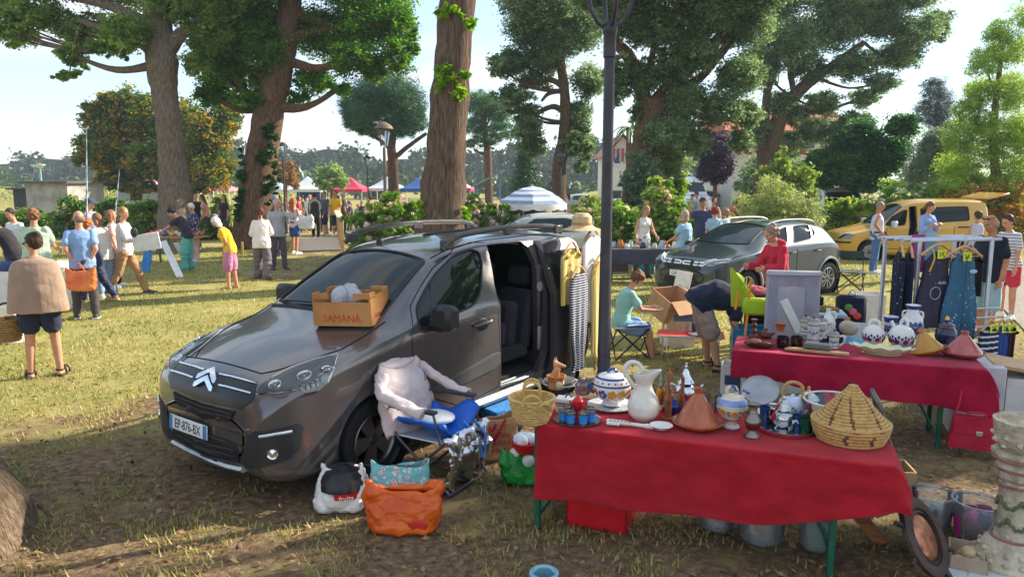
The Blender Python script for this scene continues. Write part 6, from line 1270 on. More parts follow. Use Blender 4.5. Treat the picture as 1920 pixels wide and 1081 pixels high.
FAR=[(1276,32,120,'#e0dcda','#3a2a22','long','woman in white bending before the tall white van'),(1298,31,250,'#8d93a6','#4a3a30','short','person in grey-blue before the tall white van'),(1312,31.5,180,'#c7c2cf','#3a3030','short','person in lilac beside the grey-blue person'),(1213,30,60,'#5577a8','#4a3a30','short','person in blue behind the grey-green shrub'),(1262,34,300,'#c23b78','#352820','bob','person in bright pink behind the hydrangeas'),
  (1070,33,200,'#b9a79a','#3a2a22','bob','person in beige right of the striped parasol'),(1088,35,250,'#8a3440','#4a3a30','short','person in dark red right of the striped parasol'),(1104,37,90,'#33384a','#2a2020','short','person in navy left of the lamp post'),(1052,31,120,'#c9b4b0','#6a5040','long','person in pale pink below the cork oak'),
  (1150,40,200,'#d0cac2','#4a3a30','short','person in cream just right of the lamp post'),(866,31,200,'#3d5a8c','#3a2f28','short','person in blue right of the massive trunk'),(874,33,60,'#2d3950','#3a2f28','short','person in navy beside the blue one'),(988,24,250,'#3b3f52','#4a3528','short','person in dark clothes beneath the striped parasol'),(1004,25,90,'#a86f50','#3b2c24','short','bare-armed person beneath the striped parasol'),
  (573,36,200,'#3f6b58','#3a2f28','short','person in a dark green tee beyond the bridge'),(583,38,95,'#3a3a44','#4a3a30','short','person carrying a dark rucksack beyond the bridge'),(558,40,30,'#c4583c','#4a3a30','short','person in orange beyond the bridge'),(566,42,250,'#c9c2bc','#6a5040','bob','person in off-white beyond the bridge'),(545,44,120,'#d5d5d8','#3a3030','short','person in white near the left white tent'),(602,47,200,'#9c5a5a','#3a3030','long','person in dull red near the blue-walled tent'),
  (660,40,200,'#3b4258','#2f2622','short','person in navy crouching at the clothes market'),(672,46,80,'#b5b9c2','#4a3a30','short','person in light grey under the red tent'),(688,50,250,'#8c2f3c','#3a2a22','long','person in wine red under the red tent'),(700,53,160,'#55698c','#4a3a30','short','person in denim blue between the red and grey tents'),(715,48,260,'#d8cfc6','#5a4030','bob','person in cream before the grey tent'),
  (750,50,90,'#3c3c40','#332a24','short','person in black before the blue tent'),(765,46,220,'#c7a39a','#4a3528','long','person in salmon pink before the blue tent'),(776,52,20,'#2f466e','#3a2f28','short','person in royal blue under the blue tent'),(784,45,200,'#403a48','#6a5040','bob','person in plum left of the massive trunk'),(884,46,250,'#b83c48','#3a2f28','short','person in red under the pale pink tent'),(892,44,100,'#4a4f5c','#4a3a30','short','person in charcoal under the pale pink tent'),
  (535,38,80,'#b89a8c','#6d4a34','long','long haired person in tan right of the ivy-clad trunk'),(508,46,200,'#596a80','#3a302a','short','person in steel blue behind the ivy-clad trunk'),(640,52,200,'#d0c8c0','#4a3a30','short','person in pale linen left of the red tent')]
for px,Y,yaw,col,hc,hs,lab in FAR:
 person(lab,at(px,Y),yaw,random.uniform(1.6,1.78),('tee',col),(random.choice(('trousers','bermuda')),random.choice(('#3a3f50','#5a5550','#2e2e34','#7a7068'))),(hs,hc),lod=3,female=hs in ('long','bob'),group='shoppers at the market',lean=random.uniform(0,14),head=(random.uniform(0,16),0))
_ck=(('red','#a33a40'),('white','#d6d3ce'),('sky blue','#8fb0cc'),('black','#2a2a2e'),('olive','#6d704c'),('mustard','#c09a3c'),('grey','#8b8d92'))
_pl=(('beyond the footbridge',600,34),('behind the hydrangeas left of the massive trunk',700,38),('at the market near the blue tent',768,41),('right of the striped parasol',1085,40),('behind the parked silver car',350,38),('near the pointed white tents',560,56),('at the clothes market under the red tent',672,47),('beyond the hydrangeas right of the massive trunk',905,43))
for q in range(56):
 cn,cc=_ck[q % 7];pn,px,Y=_pl[q % 8]
 person(f'distant shopper in a {cn} top {pn}',at(px+((q*53) % 80)-40,Y+q % 7),(q*77) % 360,1.6+.04*(q % 5),('tee',cc),('trousers',('#3a3f50','#5a5550','#2e2e34')[q % 3]),('short',('#4a3a30','#2a2220','#8a7a6a')[q % 3]),lod=3,group='shoppers at the market',lean=(q*5) % 16)
# ============================================================= STALLS AND THE THINGS ON THEM
def mpp(px,py,z):
 p=G(px,py,z);return (CP*p.y-SP*(z-CAM_H))/FPX
def face(p):return math.atan2(-p[0],p[1])            # local -y looks to the camera side
class It:
 "a thing standing at a pixel on height z; its sizes are given in photo pixels"
 def __init__(s,name,label,cat,px,py,z,group=None,rz=0):
  p=G(px,py,z);s.k=mpp(px,py,z);s.o=thing(name,label,cat,(p.x,p.y,z),face(p)+R(rz),group);s.p=p
 def lathe(s,part,prof,mats,seg=24,sx=1,sy=1,c=(0,0,0),tilt=(0,0,0),parent=None,ang=38):
  k=s.k;mb=MB();mx=Matrix.Translation(V(c)*k) @ Euler(tuple(R(t) for t in tilt)).to_matrix().to_4x4()
  mb.lathe([(p[0]*k,p[1]*k*1.06)+tuple(p[2:]) for p in prof],seg,0,mx,sx,sy);return mb.build(part,mats,parent or s.o,ang=ang)
 def tube(s,part,pts,r,mt,n=6,seg=8,parent=None,closed=False,ell=1.0):
  k=s.k;mb=MB();rr=[q*k for q in r] if isinstance(r,(list,tuple)) else r*k
  P=cr([V(p)*k for p in pts],n,closed) if n else [V(p)*k for p in pts]
  if isinstance(rr,list):m=len(P);rr=[rr[min(len(rr)-1,int(i/(m-1)*(len(rr)-1)+.5))] for i in range(m)]
  mb.tube(P,rr,seg,closed=closed,ell=ell);return mb.build(part,mt,parent or s.o)
 def ell(s,part,c,r,mt,rot=(0,0,0),parent=None):
  mb=MB();mb.ell(V(c)*s.k,tuple(q*s.k for q in r),tuple(R(t) for t in rot));return mb.build(part,mt,parent or s.o)
 def box(s,part,c,d,mt,rot=(0,0,0),bev=.8,parent=None):
  mb=MB();mb.box(tuple(V(c)*s.k),tuple(q*s.k for q in d),tuple(R(t) for t in rot),bev*s.k);return mb.build(part,mt,parent or s.o)
 def motif(s,part,prof,spots,mt,parent=None):
  "painted spots lying on a turned surface: (angle, height px, size px[, squash])"
  k=s.k;mb=MB()
  for q in spots:
   a,h,sz=q[:3];sq=q[3] if len(q) > 3 else 1
   for (r0,h0),(r1,h1) in zip([p[:2] for p in prof],[p[:2] for p in prof][1:]):
    if min(h0,h1) <= h <= max(h0,h1) and h0 != h1:
     t=(h-h0)/(h1-h0);r=r0+(r1-r0)*t;sl=math.atan2(r1-r0,h1-h0);n_=9
     rot=Matrix.Rotation(R(a-90),4,'Z') @ Matrix.Translation((r*k,0,h*k*1.06)) @ Matrix.Rotation(sl,4,'Y')
     vs=[]
     for i in range(n_):
      y=sz*k*math.cos(i*2*math.pi/n_);zz=sz*sq*k*math.sin(i*2*math.pi/n_);x=math.sqrt(max(1e-9,(r*k)**2-y*y))-r*k+.0012 if abs(y) < r*k else 0;vs.append((x,y,zz))
     mb.add(vs+[(.0014,0,0)],[(i,(i+1) % n_,n_) for i in range(n_)],0,rot);break
  return mb.build(part,mt,parent or s.o) if mb.f else None
RED1=M('#b01622','#c6222f',sc=5,r=.95,bump=.9,bs=160,sheen=.12,spec=.15,stretch=(1,1,2.2));RED2=M('#901130','#ad1c3c',sc=3,r=.95,bump=.4,bs=60,sheen=.1,spec=.15)
GREENLEG=M('#1d5a45','#26694f',r=.45)
def beer_table(name,label,A,B,depth,h,board,over=0):
 "folding table along A-B (front edge), green steel legs"
 A=V(A);B=V(B);u=(B-A).normalized();L_=(B-A).length;rz=math.atan2(u.y,u.x);t=thing(name,label,'table',(A.x,A.y,0),rz)
 mb=MB();mb.box((L_/2,depth/2,h-.018),(L_+2*over,depth,.03),bev=.006);mb.build('tabletop',wood('#b0763c','#c98d50',(1,9,9)),t)
 for x in (.14,L_-.30):
  for y in (.06,depth-.06):m=MB();m.box((x,y,(h-.04)/2),(.04,.04,h-.04),bev=.005);m.build('leg',GREENLEG,t)
  m=MB();m.box((x,depth/2,.10),(.035,depth-.16,.03));m.tube([(x,depth/2,.1),(x+(.34 if x < 1 else -.34),depth/2,h-.05)],.014,6);m.build('leg_brace',GREENLEG,t)
 return t,rz,L_
T1A,T1B=V((.175,4.80,0)),V((2.19,4.06,0));T2A,T2B=V((2.12,6.95,0)),V((4.05,6.20,0));ZT=.775
t1,rz1,L1=beer_table('folding_table','nearer folding table with green steel legs under the bright red cloth',T1A-V((.937,-.35,0))*.16,T1B,.66,ZT-.006,None)
t2_,rz2,L2=beer_table('folding_table','further folding table with green steel legs under the dark red cloth',T2A,T2B,.66,ZT-.006,None)
def cloth(name,label,A,B,depth,z,bottom,mt,left=.0,right=.08,seed=1,side_drop=.22,rz=0):
 "cloth over a table: bottom = [(share of the length, height of the hem)]"
 A=V(A);B=V(B);u=(B-A).normalized();L_=(B-A).length;rz=math.atan2(u.y,u.x);bf=mono(bottom);o=thing(name,label,'tablecloth',(A.x,A.y,0),rz)
 def fn(s,t):
  x=-left+(L_+left+right)*s;zb=bf(s);sag=0
  if x > L_:sag=min(1,(x-L_)/max(.01,right));
  if t < .42:y=depth+.02-(depth+.035)*t/.42;zz=z+.0035*math.sin(x*7+y*9)*(1 if 0 < x < L_ else 0)
  elif t < .5:q=(t-.42)/.08*math.pi/2;y=-.015-.02*math.sin(q);zz=z-.02*(1-math.cos(q))
  else:
   q=(t-.5)/.5;y=-.035-.012*math.sin(x*4.1+seed)*q-.020*q*math.sin(x*9+seed*2)*q-.03*q;zz=z-.02-(z-.02-zb)*q
  zz -= sag**1.5*side_drop*(1-.55*max(0,t-.5)*2) ;y -= sag*.02*math.sin(t*9)
  return (x,y,max(zz,zb-sag*.05))
 mb=MB();mb.grid(fn,110,80,thick=-.003);ob=mb.build('cloth',mt,o,ang=0);bend_mesh(ob.data,.0035,4.3,seed,1.5);return o
def hem(A,B,pts):
 "heights of the hem from pixels, in the upright plane of the front edge"
 A=V(A);B=V(B);out=[]
 for px,py in pts:
  d=D(px,py,10)-V((0,0,CAM_H));n=V((-(B-A).y,(B-A).x,0));t=n.dot(A-V((0,0,0)))/n.dot(V((d.x,d.y,0)));p=V((0,0,CAM_H))+d*t;out.append(((p-A).dot(B-A)/(B-A).length_squared,p.z))
 return out
h1=hem(T1A,T1B,[(1015,926),(1100,934),(1200,950),(1320,963),(1400,970),(1480,969),(1560,958),(1640,946)])
cloth('red_tablecloth','bright red woven tablecloth on the nearer table, hanging low in front',T1A,T1B,.64,ZT,[(0,h1[0][1])]+[q for q in h1 if .02 < q[0] < .98]+[(1,h1[-1][1]+.04)],RED1,left=.0,right=.1,seed=1,side_drop=.16)
h2=hem(T2A,T2B,[(1380,703),(1450,712),(1520,728),(1600,738),(1700,752),(1800,768)])
cloth('red_tablecloth','dark crimson tablecloth on the further table',T2A,T2B,.64,ZT,[(0,h2[0][1])]+[q for q in h2 if .02 < q[0] < .98]+[(1,h2[-1][1])],RED2,left=.02,right=.12,seed=4,side_drop=.2)
def seam():
 mb=MB();u=(T2B-T2A).normalized();n=V((u.y,-u.x,0));p=T2A.lerp(T2B,.955)+n*.075;mb.tube([p+V((0,0,ZT-.03)),p+n*.01+V((0,0,.55)),p+n*.02+V((0,0,.38))],.007,6);
seam()
ZI=ZT+.004
WHITE=glaze('#d9d6d0','#e6e3dd');COBALT=glaze('#26397c','#31489a');TERRA=glaze('#a3502f','#b8623c',r=.22);SILVER=metal('#d2d4d6',.16,.3);PEWTER=metal('#8b8178',.36,.15);GOLD=metal('#c79a4a',.3)
WICK=M('#c49a55','#e0bd7c',sc=26,r=.7,bump=.9,bs=40,stretch=(1,1,3));BLUEGL=glass('#3f7fd0',.25,.02,'blue_glass');CLEAR=glass('#eef2f2',.08,.03,'plain_glass');GREENGL=glass('#2f8a5c',.25,.03,'green_glass')
# --- nearer table, left to right
i=It('wicker_basket','round straw basket with four loop handles at the left end of the nearer table','basket',997,788,ZI)
def woven(it,rows,r0,r1,h,mt,part='weave',r=2.2,wob=.5):
 k=it.k;mb=MB()
 for q in range(rows):
  t=q/(rows-1);rr=(r0+(r1-r0)*t**.75)*k;z=(2+h*t)*k*1.06;mb.tube([((rr+wob*k*math.sin(a*18+q*math.pi))*math.cos(a),(rr+wob*k*math.sin(a*18+q*math.pi))*math.sin(a),z) for a in (j*math.pi/54 for j in range(108))],r*k,6,closed=True)
 return mb.build(part,mt,it.o)
woven(i,10,30,42,40,WICK,r=2.7);i.lathe('bottom',[(0,1),(31,1),(31,3),(0,3)],WICK);i.lathe('lining',[(29,2),(36,24),(40,42),(39,42),(35,24),(28,3)],WICK)
i.tube('rim',[(42*math.cos(a),42*math.sin(a),45) for a in (q*math.pi/12 for q in range(24))],3.2,WICK,n=2,closed=True)
for y0,y1,hh in ((-42,-42,18),(30,30,30),(22,22,26)):i.tube('handle',[(-17,y0,40),(-13,y0,40+hh*.8),(0,y0,42+hh),(13,y0,40+hh*.8),(17,y1,40)],2.6,WICK)
i.tube('handle',[(10,-41,32),(16,-43,42),(27,-40,44),(35,-33,36),(36,-28,26)],2,WICK)
i=It('deer_planter','ceramic planter shaped like a fawn in a tree stump','figurine',1043,727,ZI);FAWN=glaze('#b5713f','#d8a878')
i.lathe('pot',[(0,0),(15,0),(17,5),(16,12),(18,21),(19,23),(16,23),(14,14),(0,12)],glaze('#a5602f','#cf9468'))
mb=MB();k=i.k
for a,b,r0,r1 in (((-4,0,18),(1,0,36),10,7),((1,0,36),(-1,0,46),6.5,5.5),((-1,0,47),(15,-3,43),5.6,2.8),((-4,-2,50),(-3,-2,60),2.6,.9),((-1,4,50),(0,5,59),2.6,.9)):capsule(mb,V(a)*k,V(b)*k,r0*k,r1*k,9)
me=voxel(mb,1.1*k,2);me.materials.append(FAWN);ob=bpy.data.objects.new('fawn',me);COL.objects.link(ob);ob.parent=i.o
i.ell('leaf_ornament',(5,-16,10),(6,3,7),glaze('#8fa860','#d9d8b8'))
i=It('dish','stack of small dishes with a white handle beside the fawn planter','dish',1052,728,ZI,rz=10);i.o.location.y += .10;i.lathe('dish',[(0,0),(20,0),(34,4),(34,6),(20,3),(0,3)],WHITE);i.lathe('plate',[(0,5),(18,5),(32,9),(32,10),(18,8),(0,8)],metal('#9a9a9c',.3));i.tube('handle',[(18,-16,8),(26,-18,14),(32,-16,10)],2,WHITE)
i=It('glass_jar','pinkish faceted glass jar behind the butter dish','jar',1092,738,ZI);i.lathe('jar',[(0,0),(13,0),(14,4),(14,18),(9,22),(9,28),(8,28),(8,22),(12,17),(12,3),(0,2)],glass('#e8cfd0',.2,.04,'pink_glass'),seg=12,ang=20);i.lathe('lid',[(0,28),(8,28),(8,31),(0,31)],CLEAR)
i=It('butter_dish','white butter dish with blue painted trim','dish',1066,773,ZI,rz=-12);i.box('base',(0,0,10),(46,26,20),WHITE,bev=3);i.box('lid',(0,0,25),(48,28,9),WHITE,bev=4)
for z in (20,16):i.box('blue_band',(0,0,z),(46.6,26.6,1.4),COBALT,bev=.2)
i.tube('knob',[(-6,0,29),(-3,0,34),(3,0,34),(6,0,29)],1.6,COBALT)
i=It('round_tray','round steel tray under the blue glasses','tray',1083,788,ZI);i.lathe('tray',[(0,0),(40,0),(45,3),(45,4),(40,1.6),(0,1.6)],metal('#a9adb0',.22),seg=36)
TR=i.p;KT=i.k
i=It('red_teapot','small red lidded pot in the middle of the round tray','teapot',1083,781,ZI+.005);RP=plastic('#c01722',.18);i.lathe('pot',[(0,0),(7,0),(6,8),(8,16),(11,24),(10,30),(0,30)],RP);i.lathe('lid',[(11,30),(8,33),(4,36),(1.5,37),(2.5,40),(0,41.5)],RP);i.tube('spout',[(-8,0,22),(-13,0,28),(-15,0,32)],[2.4,1.8,1.4],RP);i.tube('handle',[(9,0,28),(15,0,30),(14,0,20),(8,0,18)],1.5,RP)
for n,(x,y) in enumerate(((-27,-8),(-15,-24),(8,-27),(24,-14),(22,8),(-18,16))):
 p=TR;it=It('blue_glass',('gold-rimmed glass with a blue band, leftmost on the round tray','gold-rimmed glass with a blue band, front left on the round tray','gold-rimmed glass with a blue band, front centre of the round tray','gold-rimmed glass with a blue band, front right on the round tray','gold-rimmed glass with a blue band, rightmost on the round tray','gold-rimmed glass with a blue band, behind the red pot')[n],'glass',1083,788,ZI+.005,group='blue glasses on the round tray')
 it.o.location=(p.x+x*KT,p.y+y*KT*.95,ZI+.005);it.lathe('glass',[(0,0),(7.5,0),(9,22),(8.6,22),(7.2,1),(0,1)],CLEAR,seg=18);it.lathe('blue_band',[(7.7,3),(8.8,17)],plastic('#2f86d8',.2),seg=18);it.tube('gold_rim',[(9*math.cos(a),9*math.sin(a),22.8) for a in (q*math.pi/9 for q in range(18))],.5,GOLD,n=0,closed=True)
def flowers(it,prof,h,s,cols,start=-70,step=34):
 for n,c in enumerate(cols):
  a=start+n*step;m=glaze(c);it.motif('painted_flower',prof,[(a+9*math.cos(q),h+s*.62*math.sin(q),s*.45) for q in (j*1.2566 for j in range(5))],m);it.motif('flower_centre',prof,[(a,h,s*.3)],glaze('#d8a030'))
i=It('tureen','white lidded soup tureen painted with blue, red and yellow flowers','tureen',1147,762,ZI)
i.lathe('under_plate',[(0,0),(30,0),(46,4),(47,5.5),(30,2),(0,2)],WHITE,seg=32);i.lathe('plate_rim',[(45.5,5.2),(47.3,5.9)],COBALT,seg=32)
pf=[(0,3),(17,3),(19,6),(15,10),(26,18),(34,28),(35.5,38),(34,43)];i.lathe('bowl',pf,WHITE,seg=32);lid=i.lathe('lid',[(35.5,43),(36,46,0),(33,52),(26,58),(14,62),(0,63)],WHITE,seg=32)
for a,b in (((35.6,42),(36.3,45)),((31,54),(28.2,57)),((17.5,3.4),(19.4,6))):i.lathe('blue_band',[a,b],COBALT,seg=32,parent=lid)
i.motif('lid_motif',[(36,46),(33,52),(26,58)],[(-90+k*20,49.5,2.1) for k in range(10)],glaze('#a03c34'),parent=lid)
flowers(i,pf,29,9,['#b8452e','#3a4fa0','#d08a2a','#d0952f','#b8452e'],-62,31);i.motif('painted_leaf',pf,[(-45+k*15,20+2*(k % 2),2.4,.6) for k in range(8)],COBALT)
i.tube('knob',[(-9,0,62),(-6,0,70),(0,0,73),(6,0,70),(9,0,62)],2.6,COBALT,parent=lid)
for sg in (-1,1):i.tube('handle',[(sg*32,0,40),(sg*41,0,44),(sg*43,0,36),(sg*36,0,28),(sg*33,0,26)],2.8,COBALT if sg < 0 else WHITE)
i=It('pitcher','tall cream porcelain pitcher with a scrolled handle','pitcher',1206,785,ZI);CREAM=glaze('#dcd2c4','#e6ddd0',r=.1)
k=i.k;mb=MB()
def pit(u,v):
 z=v*86;a=u*2*math.pi;r=mono([(0,16),(4,20),(14,27),(24,28),(38,24),(52,16),(64,12.5),(74,15),(82,19),(86,20)])(z);sp=max(0,(z-64)/22)**1.5
 return ((r*math.cos(a)+sp*10*max(0,math.cos(a))**3)*k,r*math.sin(a)*(1-.25*sp)*k,(z*1.05+sp*(7*max(0,math.cos(a))**2-3*max(0,-math.cos(a))))*k)
mb.grid(pit,36,30,thick=-2.0*k);mb.lathe([(0,0),(17*k,0),(17*k,1.5*k),(0,1.5*k)],28);mb.build('jug',CREAM,i.o,ang=60)
i.tube('handle',[(-14,0,58),(-24,0,70),(-34,0,84),(-35,0,97),(-27,0,107),(-14,0,107),(-6,0,98),(-9,0,88),(-16,0,86)],[4,4.5,4.8,5,4.8,4.4,4,3.4,2.4],CREAM,n=5,seg=10)
i=It('oil_lamp','brass and glass oil lamp behind the cream pitcher','lamp',1238,765,ZI);i.lathe('base',[(0,0),(13,0),(11,4),(6,8),(8,16),(6,22),(9,30),(7,38),(0,40)],M('#b5762f','#d9a050',sc=18,r=.3,m=.8,bump=.8,bs=30));i.lathe('chimney',[(5,40),(7,48),(5,56),(4,66),(3.6,66),(4.6,56),(6.4,48),(4.6,40)],CLEAR)
WD=wood('#7d4426','#a5683f',(3,3,1))
for nm,px,py,H_,lab,arm in (('tall',1253,785,100,'tall slim carved wooden figure with raised hands',1),('short',1277,775,78,'shorter carved wooden figure leaning to the tall one',-1)):
 i=It('carved_figure',lab,'carving',px,py,ZI,group='carved wooden figures');k=i.k;mb=MB();h=H_
 for a,b,r0,r1 in (((-3,0,2),(-4,0,h*.38),2.6,4.2),((4,0,2),(2,0,h*.36),2.4,4),((-1,0,h*.36),(0,0,h*.55),6.2,4.6),((0,0,h*.55),(-arm*2,0,h*.74),4.6,2.8),((-arm*2,0,h*.74),(-arm*1,0,h*.88),2.9,4.2),((-arm*1,0,h*.88),(arm*1,0,h*1.0),3.6,.9),((0,0,h*.62),(arm*9,0,h*.50),2.2,1.8),((arm*9,0,h*.5),(arm*12,0,h*.58),1.8,1.2)):capsule(mb,V(a)*k,V(b)*k,r0*k,r1*k,9)
 me=voxel(mb,1.1*k,2);me.materials.append(WD);ob=bpy.data.objects.new('figure',me);COL.objects.link(ob);ob.parent=i.o;i.box('base',(0,0,2),(26 if arm > 0 else 18,13,4),WD,bev=1)
i=It('silver_teapot','tall onion-topped silver teapot behind the wooden figures','teapot',1284,758,ZI);i.lathe('pot',[(0,0),(12,0),(14,5),(20,14),(22,24),(18,33),(10,38),(11,41)],SILVER);i.lathe('lid',[(16,41),(12,47),(7,55),(5,62),(2,66),(3,69),(1.5,72),(2,75),(0,77)],SILVER);i.tube('spout',[(16,0,16),(26,0,24),(28,0,36),(33,0,40)],[4,3,2.4,2],SILVER);i.tube('handle',[(-16,0,34),(-26,0,38),(-28,0,24),(-18,0,14)],2,SILVER)
i=It('blue_bowl','deep cobalt blue glass bowl behind the terracotta tagine','bowl',1268,774,ZI);i.lathe('bowl',[(0,0),(14,0),(22,8),(26,18),(25,18),(20,8),(0,3)],COBALT)
i=It('porcelain_spoon','long white ornamental porcelain ladle lying on the cloth edge','ladle',1195,800,ZI,rz=-6);k=i.k;i.tube('handle',[(-58,4,5),(-30,2,5),(0,0,4),(30,-3,4)],[5,5,3.6,5],WHITE,seg=10);i.lathe('bowl',[(0,1),(14,3),(20,9),(19,10),(12,5),(0,4)],WHITE,c=(44,-4,0),sx=1.1)
for q in range(4):i.ell('knuckle',(-54+q*6,-4,4),(4.5,5.5,4),WHITE)
for q in range(6):i.ell('painted_leaf',(-50+q*7,-1,9.0),(2.4,2,.8),glaze('#8a8a52'))
for q in range(5):i.ell('carved_flower',(40+5*math.cos(q*1.25),-5+5*math.sin(q*1.25),6),(3.4,3,2),WHITE)
def tagine(name,label,px,py,z,R_,H_,mats,neck=.16,tilt=(0,0,0),group=None,dishm=None,pattern=None):
 i=It(name,label,'tagine',px,py,z,group);dm=dishm or mats
 d=i.lathe('dish',[(0,0),(R_*.62,0),(R_*.86,R_*.10),(R_,R_*.22),(R_*1.0,R_*.27),(R_*.93,R_*.27),(R_*.84,R_*.18),(0,R_*.1)],dm,seg=40,tilt=tilt,c=(0,0,R_*.0))
 pf=[(R_*.86,R_*.24),(R_*.80,R_*.34),(R_*.5,H_*.55),(R_*.24,H_*.80),(R_*neck,H_*.86),(R_*neck*1.08,H_*.92),(R_*neck*1.25,H_),(R_*neck*1.0,H_),(R_*neck*.7,H_*.94),(0,H_*.94)]
 l_=i.lathe('lid',pf,mats,seg=40,tilt=tilt);return i,pf,l_
tagine('tagine','plain terracotta tagine with a conical lid at the front of the nearer table',1307,800,ZI,47,72,TERRA)
for n,(px,py) in enumerate(((1321,765),(1334,772),(1349,768))):i=It('drinking_glass',('thin-rimmed clear glass, left of three behind the terracotta tagine','thin-rimmed clear glass, middle of three behind the terracotta tagine','thin-rimmed clear glass beside the painted water jug')[n],'glass',px,py,ZI,'clear glasses');i.lathe('glass',[(0,0),(8,0),(8,1),(9.5,26),(9,26),(7,2),(0,2)],CLEAR,seg=18);i.lathe('rim',[(9.6,25),(9.6,26.2),(9,26.2)],GOLD,seg=18)
i=It('water_jug','bulbous white water jug painted with blue bands and oranges','jug',1371,801,ZI);JUG=glaze('#cfc0a8','#d9ccb8')
pf=[(0,0),(15,0),(16,3),(10,8),(13,14),(24,26),(29,38),(27,50),(18,58),(8,62),(0,63)];i.lathe('body',pf,JUG,seg=32)
for a in ([(15.2,.2),(16.3,3)],[(13.6,14.6),(17.6,19)],[(28.4,44.5),(27.2,50.3),(22.6,54.4)]):i.lathe('blue_band',[(r+.3,z) for r,z in a],glaze('#5d76b8','#8fa3d0'),seg=32)
[i.motif('painted_orange',pf,[q],glaze('#c98a30')) for q in ((-35,33,6.5),(12,31,6.5),(55,33,6))];i.motif('painted_leaf',pf,[(-12,34,3.6,.5),(-12,29,3.6,.5),(32,35,3.6,.5),(-50,38,3,.5),(34,27,3,.5)],M('#2b2f45'))
i.tube('handle',[(-10,0,58),(-11,0,72),(-3,0,79),(6,0,75),(8,0,60)],3.4,JUG);i.tube('handle_stripe',[(-4,-.6,79.6),(3,-.6,78),(8,-.6,70)],3.0,COBALT,seg=8)
i.tube('spout',[(14,0,54),(20,0,64),(24,0,71)],[6,4.6,6.4],JUG);i.tube('spout_rim',[(23.4,0,70),(24.6,0,73)],[6.8,6.8],COBALT,n=0);i.tube('spout',[(-16,0,54),(-21,0,61),(-24,0,66)],[4,3.2,2.2],COBALT)
i=It('platter','pale oval platter propped upright at the back of the nearer table','platter',1433,762,ZI);i.o.location.y += .10;i.lathe('platter',[(0,0),(26,0),(33,3),(34,4.5),(26,2),(0,2)],glaze('#a9aaae','#b9bbbf'),seg=36,tilt=(72,0,0),c=(0,0,25),sy=.8)
i=It('plate','round white plate stacked beneath the little white jar','plate',1440,775,ZI);i.lathe('plate',[(0,0),(14,0),(24,3),(24,4),(14,1.5),(0,1.5)],WHITE,seg=30)
i=It('small_jar','little white jar with a dark rim','jar',1449,776,ZI+.01);i.lathe('jar',[(0,0),(9,0),(12,6),(11,13),(8,16),(9.5,19),(8,19),(0,15)],glaze('#cfccc4'));i.lathe('rim',[(9.3,18),(9.7,19.6),(8.2,19.6)],M('#4a4038'))
i=It('blue_tumbler','blue glass tumbler behind the pewter vase','glass',1433,792,ZI);i.lathe('tumbler',[(0,0),(9,0),(9.6,14),(8.6,15),(9.6,30),(9,30),(8,15),(8.6,2),(0,2)],BLUEGL)
i=It('green_tumbler','green glass tumbler beside the blue one','glass',1452,790,ZI);i.lathe('tumbler',[(0,0),(9,0),(10,24),(9.4,24),(8.4,2),(0,2)],GREENGL)
i=It('pewter_vase','small pewter vase with a narrow waist and flared lip','vase',1410,816,ZI);i.lathe('vase',[(0,0),(15,0),(14,3),(8,7),(7,10),(13,16),(16,25),(15.5,30),(9,37),(7.5,41),(8,42),(7.5,43),(8,54),(13,59),(12,59.4),(6,54),(0,50)],PEWTER,seg=28)
i=It('gallery_tray','silver tray with a pierced rim under the ornate teapot','tray',1474,806,ZI);i.lathe('tray',[(0,0),(44,0),(49,1),(50,8),(48.6,8),(47.5,2),(0,2)],SILVER,seg=44);GT,GK=i.p,i.k
i=It('ornate_teapot','embossed silver teapot with a pointed lid and red tassel','teapot',1467,800,ZI+.006);EMB=M('#cfd1d2','#b0b2b4',sc=20,r=.18,m=1,bump=1,bs=16);i.lathe('pot',[(0,2),(12,2),(19,10),(21,18),(18,26),(10,31),(12,33)],EMB);i.lathe('lid',[(15,33),(11,38),(5,46),(3,50),(4,53),(2,56),(0,58)],EMB);i.tube('spout',[(15,-6,12),(24,-9,18),(27,-10,14)],[4,3,2.4],EMB);i.tube('handle',[(-12,4,30),(-22,6,32),(-24,6,18),(-16,4,10)],1.8,EMB)
for a in (40,130,220,320):i.tube('foot',[(13*math.cos(R(a)),13*math.sin(R(a)),4),(17*math.cos(R(a)),17*math.sin(R(a)),0)],1.8,EMB,n=0)
i.tube('tassel',[(-4,-3,52),(-14,-10,34),(-19,-13,16)],[.8,1.6,3.4],fabric('#b91a22'))
for n,(dx,dy,mt,lab) in enumerate(((22,2,BLUEGL,'blue tea glass at the back of the silver tray'),(29,-16,GREENGL,'teal tea glass at the front of the silver tray'),(37,-6,GREENGL,'green tea glass on the right of the silver tray'))):
 it=It('tea_glass',lab,'glass',1474,806,ZI+.006,'tea glasses on the silver tray');it.o.location=(GT.x+dx*GK,GT.y+dy*GK,ZI+.006);it.lathe('glass',[(0,0),(9,0),(9.4,10),(8.8,12),(10.6,26),(10,26),(8,12),(8.4,2),(0,2)],mt,seg=20)
